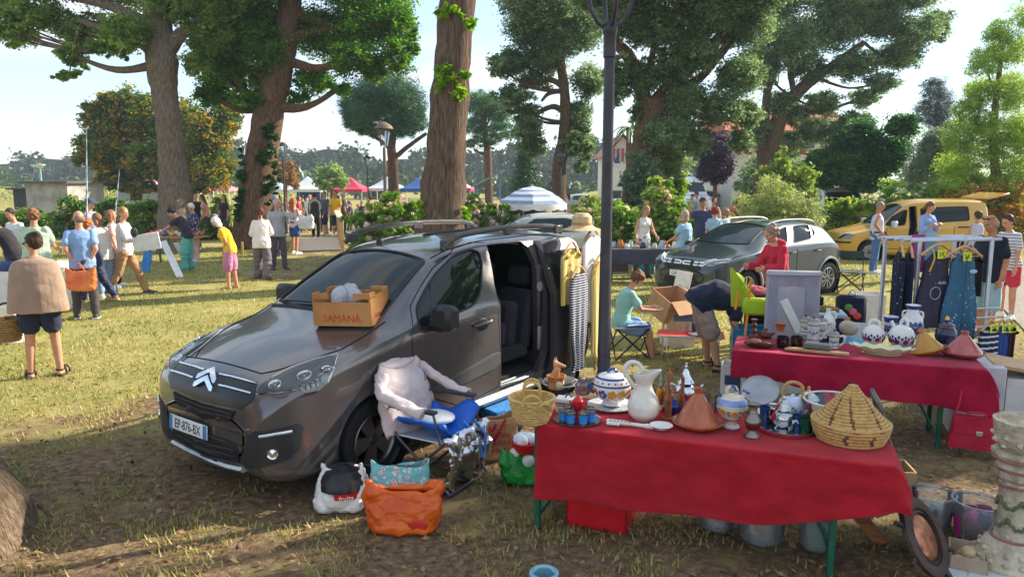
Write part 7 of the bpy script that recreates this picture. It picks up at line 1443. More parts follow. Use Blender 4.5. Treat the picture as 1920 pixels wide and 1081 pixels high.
i=It('white_teapot','white porcelain teapot with an arched cane handle','teapot',1484,782,ZI);i.lathe('pot',[(0,0),(13,0),(22,8),(26,19),(23,30),(14,37),(0,39)],glaze('#c3c9da','#d3d7e2'));i.ell('knob',(0,0,42),(4,4,3.4),WHITE);CANE=M('#b98a4c','#d6ad6c',sc=30,r=.6,bump=.8,bs=60,stretch=(1,1,5));i.tube('handle',[(-17,0,36),(-17,0,52),(-10,0,65),(3,0,68),(15,0,62),(17,0,48),(17,0,36)],3.2,CANE);i.tube('spout',[(20,-8,14),(32,-12,24),(36,-13,31)],[4.6,3.4,2.6],WHITE);i.motif('painted_sprig',[(13,0),(22,8),(26,19),(23,30),(14,37)],[(-30,20,2),(-20,17,2),(5,24,2),(14,20,2),(35,18,2)],M('#3f4350'))
i=It('sugar_bowl','round silver and white sugar pot with a gold knob','sugar bowl',1514,775,ZI);i.lathe('bowl',[(0,0),(12,0),(20,8),(22,18),(18,25),(19,27)],SILVER);i.lathe('lid',[(20,27),(16,33),(8,39),(0,41)],glaze('#c9d2d0'));i.lathe('knob',[(0,40),(4,42),(2,45),(3.4,48),(0,51)],GOLD)
i=It('striped_bowl','large round bowl with red, ochre and dark green vertical panels','bowl',1563,792,ZI)
k=i.k;mb=MB();cols=[glaze(c) for c in ('#2f463f','#a02a38','#c8c0ae','#c08a2c','#a02a38','#3a4a52','#b9b0a0','#7a2a34')]
pfb=[(0,0),(22,0),(40,10),(52,26),(56,42),(53.5,42),(49,26),(37,12),(0,4)];mb.lathe([(r*k,z*k*1.06) for r,z in pfb],48)
mb.mi=[(q % 48)//3 % 8 for q in range(len(mb.f))];mb.build('bowl',cols,i.o);i.tube('rim',[(55*math.cos(a),55*math.sin(a),44.6) for a in (q*math.pi/20 for q in range(40))],2.1,WHITE,n=0,closed=True)
i=It('iron_figure','small black iron man in a hoop standing behind the basket tagine','figurine',1600,775,ZI);i.o.location.y += .05;IR=M('#1b1a1c',r=.5);i.lathe('base',[(0,0),(12,0),(11,4),(0,5)],WHITE);i.tube('stand',[(0,0,4),(0,0,26)],2,IR,n=0);i.tube('hoop',[(13*math.cos(a),0,44+13*math.sin(a)) for a in (q*math.pi/12 for q in range(24))],1.5,IR,n=0,closed=True);i.tube('figure',[(0,0,24),(0,0,38),(0,0,50),(1,0,53)],[2,2.6,2.4,2.8],IR);i.tube('arm',[(-11,0,46),(0,0,45),(9,0,38)],1.4,IR)
i=It('lidded_basket','coiled straw basket with a tall conical lid at the right end of the nearer table','basket',1593,822,ZI);COIL=M('#b98d4e','#d3ab6a',sc=30,r=.65,bump=.7,bs=80);COILD=M('#5f3a2c','#7d5240',sc=30,r=.7,bump=.7,bs=80)
k=i.k;b_=MB();l_=MB();dk=MB()
for q in range(5):
 rr=(56+11*math.sin((q+.5)/5*1.4))*k;z=(3.5+q*6.4)*k;b_.tube([(rr*math.cos(a),rr*math.sin(a),z) for a in (j*math.pi/32 for j in range(64))],3.5*k,8,closed=True)
 for a0 in (-100,-60,20,170):
  if 0 < q < 4:dk.tube([((rr+.3*k)*math.cos(a),(rr+.3*k)*math.sin(a),z) for a in (R(a0+j*2+(q % 2)*3) for j in range(4))],3.6*k,7)
b_.lathe([(0,1*k),(56*k,1*k),(56*k,3*k),(0,3*k)],40)
for q in range(15):
 t=q/14;rr=(60*(1-t)**1.12+6)*k;z=(33+68*t)*k
 l_.tube([(rr*math.cos(a),rr*math.sin(a),z) for a in (j*math.pi/26 for j in range(52))],3.5*k,8,closed=True)
 if q < 11:
  for a0 in (-120,-82,-40,10,80,150):
   w_=3 if q % 3 else 5
   dk.tube([((rr+.35*k)*math.cos(a),(rr+.35*k)*math.sin(a),z) for a in (R(a0+j*2.2-w_+q*1.5*(1 if a0 > -60 else -1)) for j in range(w_))],3.55*k,7)
b_.build('basket',COIL,i.o);l_.ell((0,0,102*k),(6*k,6*k,4*k));lo=l_.build('lid',COIL,i.o);dk.build('woven_pattern',COILD,lo)
i.tube('rim',[(67*math.cos(a),67*math.sin(a),35) for a in (q*math.pi/24 for q in range(48))],3.6,COIL,n=0,closed=True)
i=It('glass_bowl','shallow clear glass bowl just behind the basket tagine','bowl',1628,790,ZI);i.lathe('bowl',[(0,0),(12,0),(26,14),(25,14),(11,2),(0,2)],CLEAR)
# --- under and around the nearer table
def crate(name,label,cat,px,py,w_,d_,h_,rz,mt,z=0,t=.012,open_=True,group=None,lip=True):
 p=G(px,py,z);o=thing(name,label,cat,(p.x,p.y,z),R(rz),group);mb=MB();mb.box((0,0,t/2),(w_,d_,t))
 for sx,sy,a,b in ((0,-1,w_,t),(0,1,w_,t),(-1,0,t,d_),(1,0,t,d_)):mb.box((sx*(w_-t)/2,sy*(d_-t)/2,h_/2),(a,b,h_-.001),bev=.002)
 mb.build('box',mt,o)
 if lip:q=MB();q.tube([(-w_/2,-d_/2,h_),(w_/2,-d_/2,h_),(w_/2,d_/2,h_),(-w_/2,d_/2,h_)],t*.9,6,closed=True);q.build('rim',mt,o)
 return o
crate('red_crate','bright red plastic crate under the left end of the nearer table','crate',1130,968,.42,.42,.26,-20,plastic('#c4111d',.4))
def tub(label,px,py,r,h,contents,lid=None,group='clear plastic tubs',z=0):
 p=G(px,py,z);o=thing('plastic_tub',label,'tub',(p.x,p.y,z),0,group);mb=MB();mb.lathe([(0,0),(r*.82,0),(r*.85,.01),(r*.97,h*.92),(r*1.05,h*.93),(r*1.05,h),(r*.96,h),(r*.82,.012),(0,.008)],28);mb.build('tub',glass('#f8fafb',.17,.12,'cloudy_plastic'),o)
 for n in range(len(contents)*2):
  c=contents[n % len(contents)];m=MB();a=n*2.4;q=r*.5*(n % 3)/2;m.ell((q*math.cos(a),q*math.sin(a),h*(.18+.5*((n*7) % 5)/5)),(r*.42,r*.34,r*.36),(n,n*2,n*3),8);m.build('knick_knack',M(c),o)
 if lid:l=MB();l.lathe([(0,h+.02),(r*.5,h+.02),(r*.6,h+.035),(r*1.0,h+.03),(r*1.08,h+.0),(r*1.08,h-.02),(r*1.04,h-.02)],28);l.tube([(-r*.4,0,h+.02),(0,0,h+.06),(r*.4,0,h+.02)],.012,6);l.build('lid',plastic(lid,.3),o)
 return o
tub('clear tub of pale crockery under the middle of the nearer table',1343,985,.14,.17,['#c9b9bd','#a5b3bd','#c3a0b0','#d6d0cc'])
tub('clear tub of mixed oddments under the nearer table',1426,1008,.165,.20,['#6d7280','#c49a5a','#a5794a','#8a90a0','#d8c8a8'])
tub('clear tub with a purple lid holding a green beaker',1530,1022,.125,.25,['#c9d2d0'],lid='#6d2a8c');i=It('green_beaker','green beaker inside the purple-lidded tub','beaker',1530,1020,.012);i.lathe('beaker',[(0,0),(12,0),(16,42),(15,42),(11,2),(0,2)],plastic('#2d8a4a'))
tub('open clear bucket with a paper label behind the ship wheel',1742,985,.15,.25,['#9fb3c4','#b8c0c8'])
tub('open clear bucket of pink beakers at the right edge',1832,1006,.165,.26,['#b12a78','#c43a88','#2c3f7a'])
for n in range(5):i=It('pink_beaker','pink plastic beaker inside the clear bucket at the right','beaker',1800+n*14,1002-(n % 2)*14,.014,'pink beakers in the clear bucket');i.lathe('beaker',[(0,0),(11,0),(14,38),(13,38),(10,2),(0,2)],plastic('#b52a7c',.3))
t=thing('wooden_plank','narrow wooden board leaning under the right end of the nearer table','board',G(1652,1024)+V((0,0,.01)),R(-20));mb=MB();mb.box((-.20,.04,.24),(.66,.02,.085),(0,R(50),0),bev=.004);mb.build('board',wood('#8f5a32','#b57a4a',(1,8,8)),t)
def leaning(name,label,cat,pb,pt,Yb,Yt,wdt,mats,th=.02,frame_=None,n=None):
 "flat rectangular thing leaning: bottom middle pixel at Yb, top middle pixel at Yt"
 a=G(*pb);b=D(pt[0],pt[1],Yt);up=(b-a);h=up.length;up.normalize();side=V(n or (.9,-.44,0));side=(side-up*side.dot(up)).normalized();nn=side.cross(up).normalized()
 o=thing(name,label,cat,a);m=Matrix((side,nn,up)).transposed().to_4x4();mb=MB();mb.box((0,0,h/2),(wdt,th,h),bev=.003);mb.v=[tuple(m @ V(v)) for v in mb.v];ob=mb.build('panel',mats,o)
 if frame_:
  f=MB();e=.035
  for cx,cz,w2,h2 in ((0,e/2,wdt+.01,e),(0,h-e/2,wdt+.01,e),(-wdt/2+e/2,h/2,e,h),(wdt/2-e/2,h/2,e,h)):f.box((cx,0,cz),(w2,th+.014,h2),bev=.004)
  f.v=[tuple(m @ V(v)) for v in f.v];f.build('frame',frame_,o)
 return o
leaning('mirror','tall frameless mirror leaning on the right end of the nearer table','mirror',(1708,1030),(1642,742),4.4,4.62,.36,metal('#a9b0b2',.06,0),.012,M('#6a655f',r=.4),n=(.3,.95,0))
def wheel_plaque():
 a=G(1748,1120);o=thing('ship_wheel_plaque','dark wooden ship wheel with a copper relief, leaning at the bottom right','plaque',a);DWD=wood('#2b1d18','#4a3228',(2,2,2));c=D(1732,1006,a.y+.12)-a;ax=V((.60,-.62,.50)).normalized();mx=ax.to_track_quat('Z','Y').to_matrix().to_4x4();mx.translation=c;r=.225
 mb=MB();mb.lathe([(r*.70,0),(r*.72,.02),(r*.86,.026),(r*1.0,.02),(r*1.02,0),(r*.9,-.012),(r*.70,0)],44,0,mx);mb.lathe([(r*.60,-.005),(r*.62,.02),(r*.70,.012),(r*.70,-.005),(r*.6,-.005)],40,0,mx);mb.lathe([(0,-.008),(r*.99,-.008),(r*.99,0),(0,0)],40,0,mx);mb.build('wheel_ring',DWD,o)
 d=MB();d.lathe([(r*.6,.004),(r*.5,.014),(r*.2,.018),(0,.016)],36,0,mx);d.build('copper_relief',M('#8f5238','#c98a66',sc=9,r=.35,m=.7,bump=1,bs=14),o)
 for n in range(8):
  q=n*math.pi/4+.2;s_=MB();s_.lathe([(0,r*1.0),(.009,r*1.0),(.009,r*1.08),(.016,r*1.14),(.017,r*1.22),(.011,r*1.28),(.014,r*1.34),(0,r*1.37)],12,0,mx @ Matrix.Rotation(q,4,'Z') @ Matrix.Rotation(math.pi/2,4,'Y') @ Matrix.Translation((-.006,0,0)));s_.build('handle',DWD,o)
wheel_plaque()
o=crate('cardboard_box','small open cardboard box of wooden balls at the bottom right','box',1812,1062,.2,.26,.12,-28,M('#a9907a','#b8a08a',r=.9),t=.006,lip=False)
for n,(x,y,z) in enumerate(((-.05,-.06,.05),(.04,-.03,.05),(-.02,.04,.05),(.05,.06,.05),(0,-.01,.10))):p=o.matrix_basis @ V((x,y,z)) if False else V(o.location)+Matrix.Rotation(R(-28),3,'Z') @ V((x,y,z));t=thing('wooden_ball','pale wooden ball in the small cardboard box','ball',p,0,'wooden balls in the box');mb=MB();mb.ell((0,0,0),.045,seg=18,rings=12);mb.build('ball',M('#b0946a','#cbb38a',r=.4),t)
t=thing('picture_frame','blue framed picture lying flat at the bottom right corner','picture',G(1850,1085)+V((0,0,.02)),R(-14));mb=MB()
for cx,cy_,w_,d_ in ((0,-.16,.5,.035),(0,.16,.5,.035),(-.2325,0,.035,.285),(.2325,0,.035,.285)):mb.box((cx,cy_,.012),(w_,d_,.03),bev=.004)
mb.build('frame',M('#1d3f6b',r=.4),t);mb=MB();mb.box((0,0,.006),(.43,.285,.012));mb.build('print',M('#c9cdd2','#d8dbde',sc=3),t)
def column():
 p=G(1893,1062);o=thing('ornate_column','tall cream plaster column with carved garlands and a bowl top, right edge','column',(p.x,p.y,0),face(p));s=mpp(1893,1000,.2);PL=M('#b5a389','#d6c8b0',sc=14,r=.7,bump=1.2,bs=38);PK=M('#8f5a50','#a9776a',sc=9,r=.7,bump=.5)
 Q=lambda *a:[(r*s,(1062-y)*s*1.07) for r,y in a]
 mb=MB();mb.lathe(Q((0,1062),(64,1062),(66,1048),(58,1036),(50,1022),(42,1010),(36,1004)),40);mb.build('foot',PL,o)
 mb=MB();mb.lathe(Q((33,1006),(29,990),(28,960),(30,900),(33,912),(33,905)),36);mb.lathe(Q((30,1000),(28,960),(30,908)),36);mb.build('shaft',PL,o)
 mb=MB()
 for r,y in ((36,1004),(35,908),(40,880),(44,862)):mb.tube([(r*s*math.cos(a),r*s*math.sin(a),(1062-y)*s*1.07) for a in (q*math.pi/20 for q in range(40))],2.6*s,7,closed=True)
 mb.build('moulding',PK,o)
 mb=MB();mb.lathe(Q((31,906),(38,896),(41,880),(34,872),(44,862),(48,856),(48,850),(30,848)),8);mb.build('capital',PL,o,ang=20)
 mb=MB();mb.lathe(Q((28,850),(40,842),(46,824),(48,804),(50,796),(46,794),(44,804),(0,812)),40);mb.build('bowl',PL,o)
 mb=MB()
 for n in range(5):
  for row in (930,965):mb.tube([(30.5*s*math.cos(a),30.5*s*math.sin(a),(1062-row-16*math.sin(q/8*math.pi)-4*(q % 2))*s*1.07) for q in range(9) for a in ((n+q/8)*2*math.pi/5+(.6 if row > 940 else 0),)],3.2*s,7)
 mb.build('garland',M('#5b6248','#7d8263',r=.7),o)
 mb=MB()
 for n in range(36):
  a=n*2*math.pi/18+.1*(n % 3);y=828+(n % 3)*7-4;rr=46.5-(y-824)*.2;mb.ell((rr*s*math.cos(a),rr*s*math.sin(a),(1062-y)*s*1.07),(4*s,4*s,6*s),(n,n*2,0),8,rings=6)
 for n in range(30):
  a=n*2*math.pi/15;y=1024+(n % 2)*14;rr=52+(n % 2)*8;mb.ell((rr*s*math.cos(a),rr*s*math.sin(a),(1062-y)*s*1.07),(5*s,5*s,5*s),(n,n,0),8,rings=6)
 mb.build('relief',PL,o)
column()
i=It('watering_can','rim of a pale blue plastic can at the bottom edge','can',1020,1096,0);i.lathe('can',[(0,0),(26,0),(28,24),(26,26),(22,26),(22,4),(0,4)],plastic('#7fb3c0',.3));i.tube('handle',[(-20,0,26),(-10,0,36),(10,0,36),(20,0,26)],3,plastic('#7fb3c0',.3))
# ============================================================= THE REST OF THE MARKET
PAPER=M('#d9d6cf',r=.9);CARD=M('#b08660','#c29a74',sc=2.5,r=.95,bump=.1);DARKM=M('#1f2023',r=.45,bump=.05);STEEL=metal('#c3c5c9',.35)
def one(name,label,cat,p,mb,mt,rz=0,part=None,group=None):
 "a thing whose first part is already collected"
 t=thing(name,label,cat,p,rz,group);mb.build(part or name,mt,t);return t
def add(t,part,mt,fn,ang=38):
 mb=MB();fn(mb);return mb.build(part,mt,t,ang=ang)
# lamp posts
def near_lamp():
 p=V((.765,6.05,0));t=thing('lamp_post','tall dark grey lamp post with a curved bracket, standing in front of the van','lamp post',p);g=M('#3b3a3d','#46454a',r=.4,m=.3);z=D(1134,60,6.05).z
 add(t,'pole',g,lambda m:m.lathe([(.13,0),(.13,.04),(.085,.1),(.075,.5),(.056,.55),(.046,2.0),(.041,z-.12),(.0,z-.12)],20));add(t,'collar',g,lambda m:m.lathe([(.041,z-.2),(.05,z-.19),(.05,z-.02),(.06,z),(.06,z+.05),(.04,z+.08),(0,z+.08)],20))
 for a in (0,90,180,270):add(t,'bracket',g,lambda m:m.tube([V((math.cos(R(a+8))*r,math.sin(R(a+8))*r,z+h)) for r,h in ((.03,.03),(.09,.06),(.15,.15),(.19,.3),(.19,.5),(.10,.62))],.018,7))
 add(t,'lantern',LENS,lambda m:m.lathe([(.09,z+.6),(.2,z+1.0),(.0,z+1.05)],12));add(t,'roof',g,lambda m:m.lathe([(.24,z+1.0),(.1,z+1.15),(0,z+1.2)],12))
near_lamp()
def lantern_lamp(label,px,py,Y,col='#26272a'):
 z0=gzf(D(px,py,Y).x,Y);p=D(px,py,Y);H_=p.z-z0;t=thing('street_lamp',label,'street lamp',(p.x,Y,z0),0,'old style street lamps');g=M(col,r=.5)
 add(t,'pole',g,lambda m:m.lathe([(.09,0),(.08,.5),(.05,.6),(.04,H_-.75),(.03,H_-.62),(0,H_-.62)],12));add(t,'frame',g,lambda m:[m.tube([(.1*math.cos(a),.1*math.sin(a),H_-.6),(.19*math.cos(a),.19*math.sin(a),H_-.18)],.014,5) for a in (R(45+90*k) for k in range(4))])
 add(t,'roof',g,lambda m:m.lathe([(.25,H_-.18),(.2,H_-.1),(.08,H_-.02),(0,H_)],12));add(t,'glass',LENS,lambda m:m.lathe([(.09,H_-.6),(.17,H_-.2)],4))
lantern_lamp('brownish street lamp with square lantern before the umbrella pine',719,228,19,'#6a5a48');lantern_lamp('black street lamp right of the ivy-clad oak',529,266,33);lantern_lamp('small black street lamp above the red tent',688,291,47);lantern_lamp('grey street lamp beside the slender cork oak',1052,286,34,'#4a4c50')
for lab,px,py,Y in (('pale green modern street light above the concrete shed',74,308,52),('pale green modern street light right of the massive trunk',868,308,56)):
 p=D(px,py,Y);z0=gzf(p.x,Y);h=p.z-z0;t=thing('street_light',lab,'street light',(p.x,Y,z0));add(t,'pole',M('#7fa39a',r=.5),lambda m:m.tube([(0,0,0),(0,0,h-.2)],.07,8));add(t,'lamp_head',M('#b9c6c2',r=.4),lambda m:m.lathe([(.08,h-.3),(.36,h-.04),(.36,h),(0,h+.02)],14))
# parasol, board, shelter
def parasol():
 Y=21.5;c=D(998,349,Y);t=thing('parasol','blue-grey and white striped parasol with a scalloped edge','parasol',(c.x,Y,0));r=63*Y/FPX*1.02;zt=c.z;ze=D(998,381,Y).z;n=8
 pf=[(r*i/n,zt-(zt-ze)*(i/n)**1.7,i % 2) for i in range(n+1)];add(t,'canopy',[M('#dcdfe4',r=.8),M('#7f8da8',r=.8)],lambda m:m.lathe(pf,8),ang=20)
 add(t,'valance',M('#d3cfca',r=.8),lambda m:m.grid(lambda u,v:(r*math.cos(u*6.2832),r*math.sin(u*6.2832),ze-v*(.13+.05*abs(math.sin(u*50.3)))),128,2,thick=.004));add(t,'pole',STEEL,lambda m:m.tube([(0,0,0),(0,0,zt+.06)],.02,8));add(t,'foot',DARKM,lambda m:m.lathe([(0,.1),(.2,.08),(.24,0),(0,0)],16))
parasol()
p=at(1001,20.8);t=thing('blackboard','small framed blackboard beneath the striped parasol','sign',p);z=D(1001,398,20.8).z;add(t,'frame',wood('#a9824f','#c29c68'),lambda m:[m.box((0,0,z),(.62,.03,.5)),m.box((-.25,0,z/2),(.04,.03,z)),m.box((.25,0,z/2),(.04,.03,z))]);add(t,'board',M('#26312d'),lambda m:m.box((0,-.018,z),(.52,.02,.4)))
p=at(920,50);t=thing('play_shelter','blue-grey play shelter with a slanting green roof right of the massive trunk','shelter',p);bl=M('#5d7d9f',r=.7);z1=D(890,345,50).z-p[2];z2=D(942,324,50).z-p[2]
for x,z in ((-.95,z1),(.6,z2),(-.95,z1),(.6,z2)):add(t,'post',bl,lambda m:m.box((x,(0 if not len([c for c in t.children if c.name.startswith('post')]) > 1 else 1.2),z/2),(.13,.13,z)))
add(t,'roof',M('#6f9a90'),lambda m:m.add([(-1.3,-.4,z1-.25),(.9,-.4,z2+.12),(.9,1.6,z2+.12),(-1.3,1.6,z1-.25),(-1.3,-.4,z1-.17),(.9,-.4,z2+.2),(.9,1.6,z2+.2),(-1.3,1.6,z1-.17)],[(0,1,5,4),(4,5,6,7),(3,2,1,0),(2,3,7,6),(1,2,6,5),(0,4,7,3)]));add(t,'panel',M('#47658a'),lambda m:m.box((.1,.1,.75),(2.2,.08,1.3)))
# generic containers and cloth goods
def bag(name,label,cat,px,py,w_,d_,h_,mt,rz=0,z=0,crumple=.02,top=1.0,group=None,open_=True,lin=None):
 p=G(px,py,z);t=thing(name,label,cat,p,R(rz),group);mb=MB()
 def fn(u,v):
  a=u*2*math.pi;q=abs(math.cos(a))**.55*(1 if math.cos(a) > 0 else -1),abs(math.sin(a))**.55*(1 if math.sin(a) > 0 else -1);s=.86+.22*math.sin(min(1,v*1.15)*math.pi*.62)-(1-top)*v**2;s *= (.35+.65*min(1,v*9)**.5)
  return (q[0]*w_/2*s,q[1]*d_/2*s*(1-.68*v**1.6),h_*v*(1+.10*math.sin(a*2+1)*v))
 mb.grid(fn,72,34,thick=.003);o=mb.build('bag',mt,t,ang=0);bend_mesh(o.data,crumple*.7,9,len(label) % 7,1.6);bend_mesh(o.data,crumple*.28,27,3,1.6);add(t,'base',mt,lambda m:m.lathe([(0,.006),(.36*w_,.006),(.36*w_,.012),(0,.012)],16,0,Matrix.Diagonal((1,d_/w_,1,1))))
 if lin:add(t,'contents',lin,lambda m:[m.ell((w_*.22*math.cos(k*2.4),d_*.2*math.sin(k*2.4),h_*(.74+.1*math.sin(k*5))),(w_*.2,d_*.22,h_*.2),(k,k*2,k)) for k in range(6)])
 return t
def loops(t,pts_list,r,mt,name='handle'):
 for P in pts_list:add(t,name,mt,lambda m:m.tube(cr(P,6),r,6,ell=.4))
t=bag('shopping_bag','crumpled orange shopping bag standing in front of the folding chair','bag',758,992,.47,.26,.31,M('#cf4a12','#e56a1c',sc=3,r=.3,bump=1,bs=22),-6,crumple=.022);add(t,'red_print',M('#c02a1c',r=.4),lambda m:m.ell((.12,-.112,.09),(.07,.012,.05)))
t=bag('shopping_bag','round black, white and red plastic bag left of the orange bag','bag',645,950,.36,.3,.30,M('#d8d4d0',r=.3,bump=1,bs=24),0,crumple=.022,top=.72);add(t,'black_top',M('#1d1b1d',r=.3,bump=.5,bs=14),lambda m:m.lathe([(.175,.17),(.165,.24),(.12,.30),(.0,.33)],26));add(t,'red_band',M('#c01a22',r=.35),lambda m:m.lathe([(.178,.12),(.182,.17)],26,0,None,1,.9,R(-100),R(10)));text('bag_text','fruits',.05,PAPER,t,frame((.06,-.178,.145),(1,.3,0),(0,0,1)),.001)
t=bag('shopping_bag','turquoise bag printed with pink blossom behind the orange bag','bag',752,938,.40,.2,.30,dots('#74bcbc','#d8587a',24,.34,name='blossom_print',c2='#e9c9c9'),4,crumple=.014)
t=bag('paper_bag','large brown paper bag with red lettering beside the car sill','bag',918,862,.44,.2,.40,M('#a97a4e','#bd9062',r=.85,bump=.3),14,crumple=.010)
for k,s_ in enumerate(('DEHORS','LA VOITURE','SOMMES DANS','LA NATURE')):text('bag_text',s_,.062,M('#b03038'),t,frame((.015,-.103+.003*k,.32-.07*k),(1,0,0),(0,.12,1)),.0015,sx=.9)
loops(t,[[(-.05,-.09,.38),(-.01,-.13,.30),(.03,-.125,.36)],[(.12,-.08,.38),(.05,-.13,.28),(-.02,-.12,.16)]],.014,fabric('#b3163c'))
t=bag('shopping_bag','bright green bag with white and red things on top, left of the red tablecloth','bag',985,902,.36,.25,.27,M('#157a2c','#2c9a3f',sc=3,r=.3,bump=1,bs=24),8,crumple=.018,lin=PAPER);add(t,'red_bowl',plastic('#c8161d'),lambda m:m.lathe([(0,.25),(.09,.26),(.12,.34),(.11,.34),(.08,.27)],20));add(t,'foam_ball',M('#e3e6ea',r=.9,bump=.6,bs=90),lambda m:[m.ell((.05*math.cos(k),.05*math.sin(k),.35),.05) for k in range(5)])
t=thing('tray','blue tray with dotted rim holding oranges, behind the straw basket','tray',G(945,800,.02),R(40));add(t,'tray',dots('#2a78b8','#dfe6ea',40,.16),lambda m:[m.box((0,0,.2),(.42,.3,.04),bev=.01),m.box((0,0,.09),(.36,.24,.18))])
for k in range(4):add(t,'fruit',M(('#d2701c','#c98a2a','#b9481c','#8a5a34')[k]),lambda m:m.ell((-.1+.1*k,-.16,.12),.065))
def camp_chair():
 p=V((-.63,5.72,0));t=thing('folding_chair','grey folding garden chair with a pink jacket over its back','chair',(p.x,p.y,0),R(-30));g=M('#4a4c52',r=.4,m=.4)
 # x forward (to the right front), y left
 for y in (-.27,.27):
  add(t,'side_frame',g,lambda m:[m.tube([(-.31,y*.9,.85),(-.16,y,.42),(.34,y,.03)],.012,7),m.tube([(.30,y,.42),(-.16,y,.03)],.012,7),m.tube([(-.26,y,.64),(.2,y,.64),(.27,y,.40)],.012,7)]);add(t,'armrest',M('#37383c',r=.5),lambda m:m.box((.02,y,.655),(.42,.05,.025),bev=.01))
 add(t,'floor_bar',g,lambda m:[m.tube([(.34,-.27,.03),(.34,.27,.03)],.012,7),m.tube([(-.16,-.27,.03),(-.16,.27,.03)],.012,7)]);add(t,'seat',fabric('#c2c3c8'),lambda m:m.grid(lambda u,v:(-.18+.48*u,-.25+.5*v,.42-.03*math.sin(v*3.14)),6,6,thick=.01));add(t,'backrest',fabric('#c2c3c8'),lambda m:m.grid(lambda u,v:(-.18-.12*u,-.25+.5*v,.43+.41*u),6,6,thick=.01))
 rot=Matrix.Rotation(R(-30),3,'Z');j=thing('jacket','pale pink jacket draped over the grey folding chair','jacket',V((p.x,p.y,0)),R(-30));pk=M('#cdb9b6','#dccac6',sc=5,r=.9,bump=1,bs=16,sheen=.1,spec=.2)
 mb=MB();mb.grid(lambda u,v:(-.20-.14*v+.06*math.cos(u*6.2832+1.5708)*(1-.6*v**6)+.012*math.sin(v*9+u*18.85),(.30+.03*(1-v))*abs(math.sin(u*6.2832+1.5708))**.6*(1 if math.sin(u*6.2832+1.5708) > 0 else -1)*(1-.3*v**5),.40+.52*v-.03*math.cos(u*6.2832+1.5708)*v+.02*math.sin(u*12.6)*(1-v)),48,24,thick=.006);mb.ell((-.345,0,.905),(.045,.22,.03));o=mb.build('jacket',pk,j,ang=0);bend_mesh(o.data,.009,15,3,1.5)
 for y in (-.31,.31):bend_mesh(add(j,'sleeve',pk,lambda m:m.tube(cr([(-.32,y*.75,.86),(-.24,y*1.05,.76),(-.06,y*1.03,.69),(.14,y,.64)],9),.058,16,ell=.7)).data,.009,19,2,1.6)
 b=thing('beach_bag','blue and white bag lying on the seat of the folding chair','bag',V((p.x,p.y,0)),R(-30));bb=MB();bb.grid(lambda u,v:(-.16+.44*u,-.24+.48*v,.46+.1*abs(2*v-1)**3+.05*math.sin(u*6)*math.sin(v*5)),16,16,thick=.02);o=bb.build('bag',M('#1d5fc0',r=.5),b,ang=0);bend_mesh(o.data,.012,12,5);add(b,'cloth',fabric('#d9d8d4'),lambda m:m.ell((.02,0,.515),(.17,.15,.045)));loops(b,[[(.22,.2,.5),(.36,.2,.38),(.38,.15,.2),(.36,.08,.38),(.24,.08,.5)]],.014,M('#2a70cc',r=.5))
 f=thing('foil_sheet','crumpled silver foil sheet hanging from the chair front','foil',V((p.x,p.y,0)),R(-30));fb=MB();fb.grid(lambda u,v:(.30+.05*math.sin(v*4)+.03*math.sin(u*13),-.27+.54*u,.46-.42*v),30,20,thick=.003);o=fb.build('foil',metal('#c9ccd2',.18,.5),f,ang=0);bend_mesh(o.data,.025,16,2)
camp_chair()
# box on the bonnet
FB_=M('#bd7f45','#cf9458',sc=2.5,r=.9,bump=.1)
def fruit_box():
 P=VAN.mw @ VAN.px((652,606))[0];P=P+V((.02,.10,.0));rz=R(-14);t=thing('fruit_box','open cardboard fruit box with red lettering on the grey bonnet','box',P,rz);t.rotation_euler=(R(2),R(-2),rz);w_,d_,h_=.50,.36,.235;tz=.016
 for n,(x,y,a,b) in enumerate(((0,-d_/2,w_,tz),(0,d_/2,w_,tz),(-w_/2,0,tz,d_),(w_/2,0,tz,d_))):add(t,'side',FB_,lambda m:[m.box((x,y,h_/2-(.02 if n == 0 else 0)),(a,b,h_-(.04 if n == 0 else 0))),m.box((x-(a*.36 if a > b else 0),y-(b*.36 if b > a else 0),h_+.012),(a*.28 if a > b else a,b*.28 if b > a else b,.045)),m.box((x+(a*.36 if a > b else 0),y+(b*.36 if b > a else 0),h_+.012),(a*.28 if a > b else a,b*.28 if b > a else b,.045))])
 add(t,'bottom',CARD,lambda m:m.box((0,0,.008),(w_,d_,.012)));rd=M('#c8482a');text('box_text','SAMANÀ',.088,rd,t,frame((.0,-d_/2-.0095,.06),(1,0,0),(0,0,1)),.001,sx=.95);text('box_text','SAMANÀ',.055,rd,t,frame((w_/2+.0095,0,.07),(0,1,0),(0,0,1)),.001)
 b=thing('plastic_bags','heap of crumpled white plastic bags in the fruit box','plastic bag',P,rz);add(b,'bag',glass('#e6e8ee',.5,.2,'white_film'),lambda m:[m.ell((.15*math.cos(k*2.1)*(k % 3)/2,.1*math.sin(k*2.1)*(k % 3)/2,.19+.03*(k % 2)),(.1,.09,.07),(k,k*2,k),8,rings=6) for k in range(9)])
fruit_box()
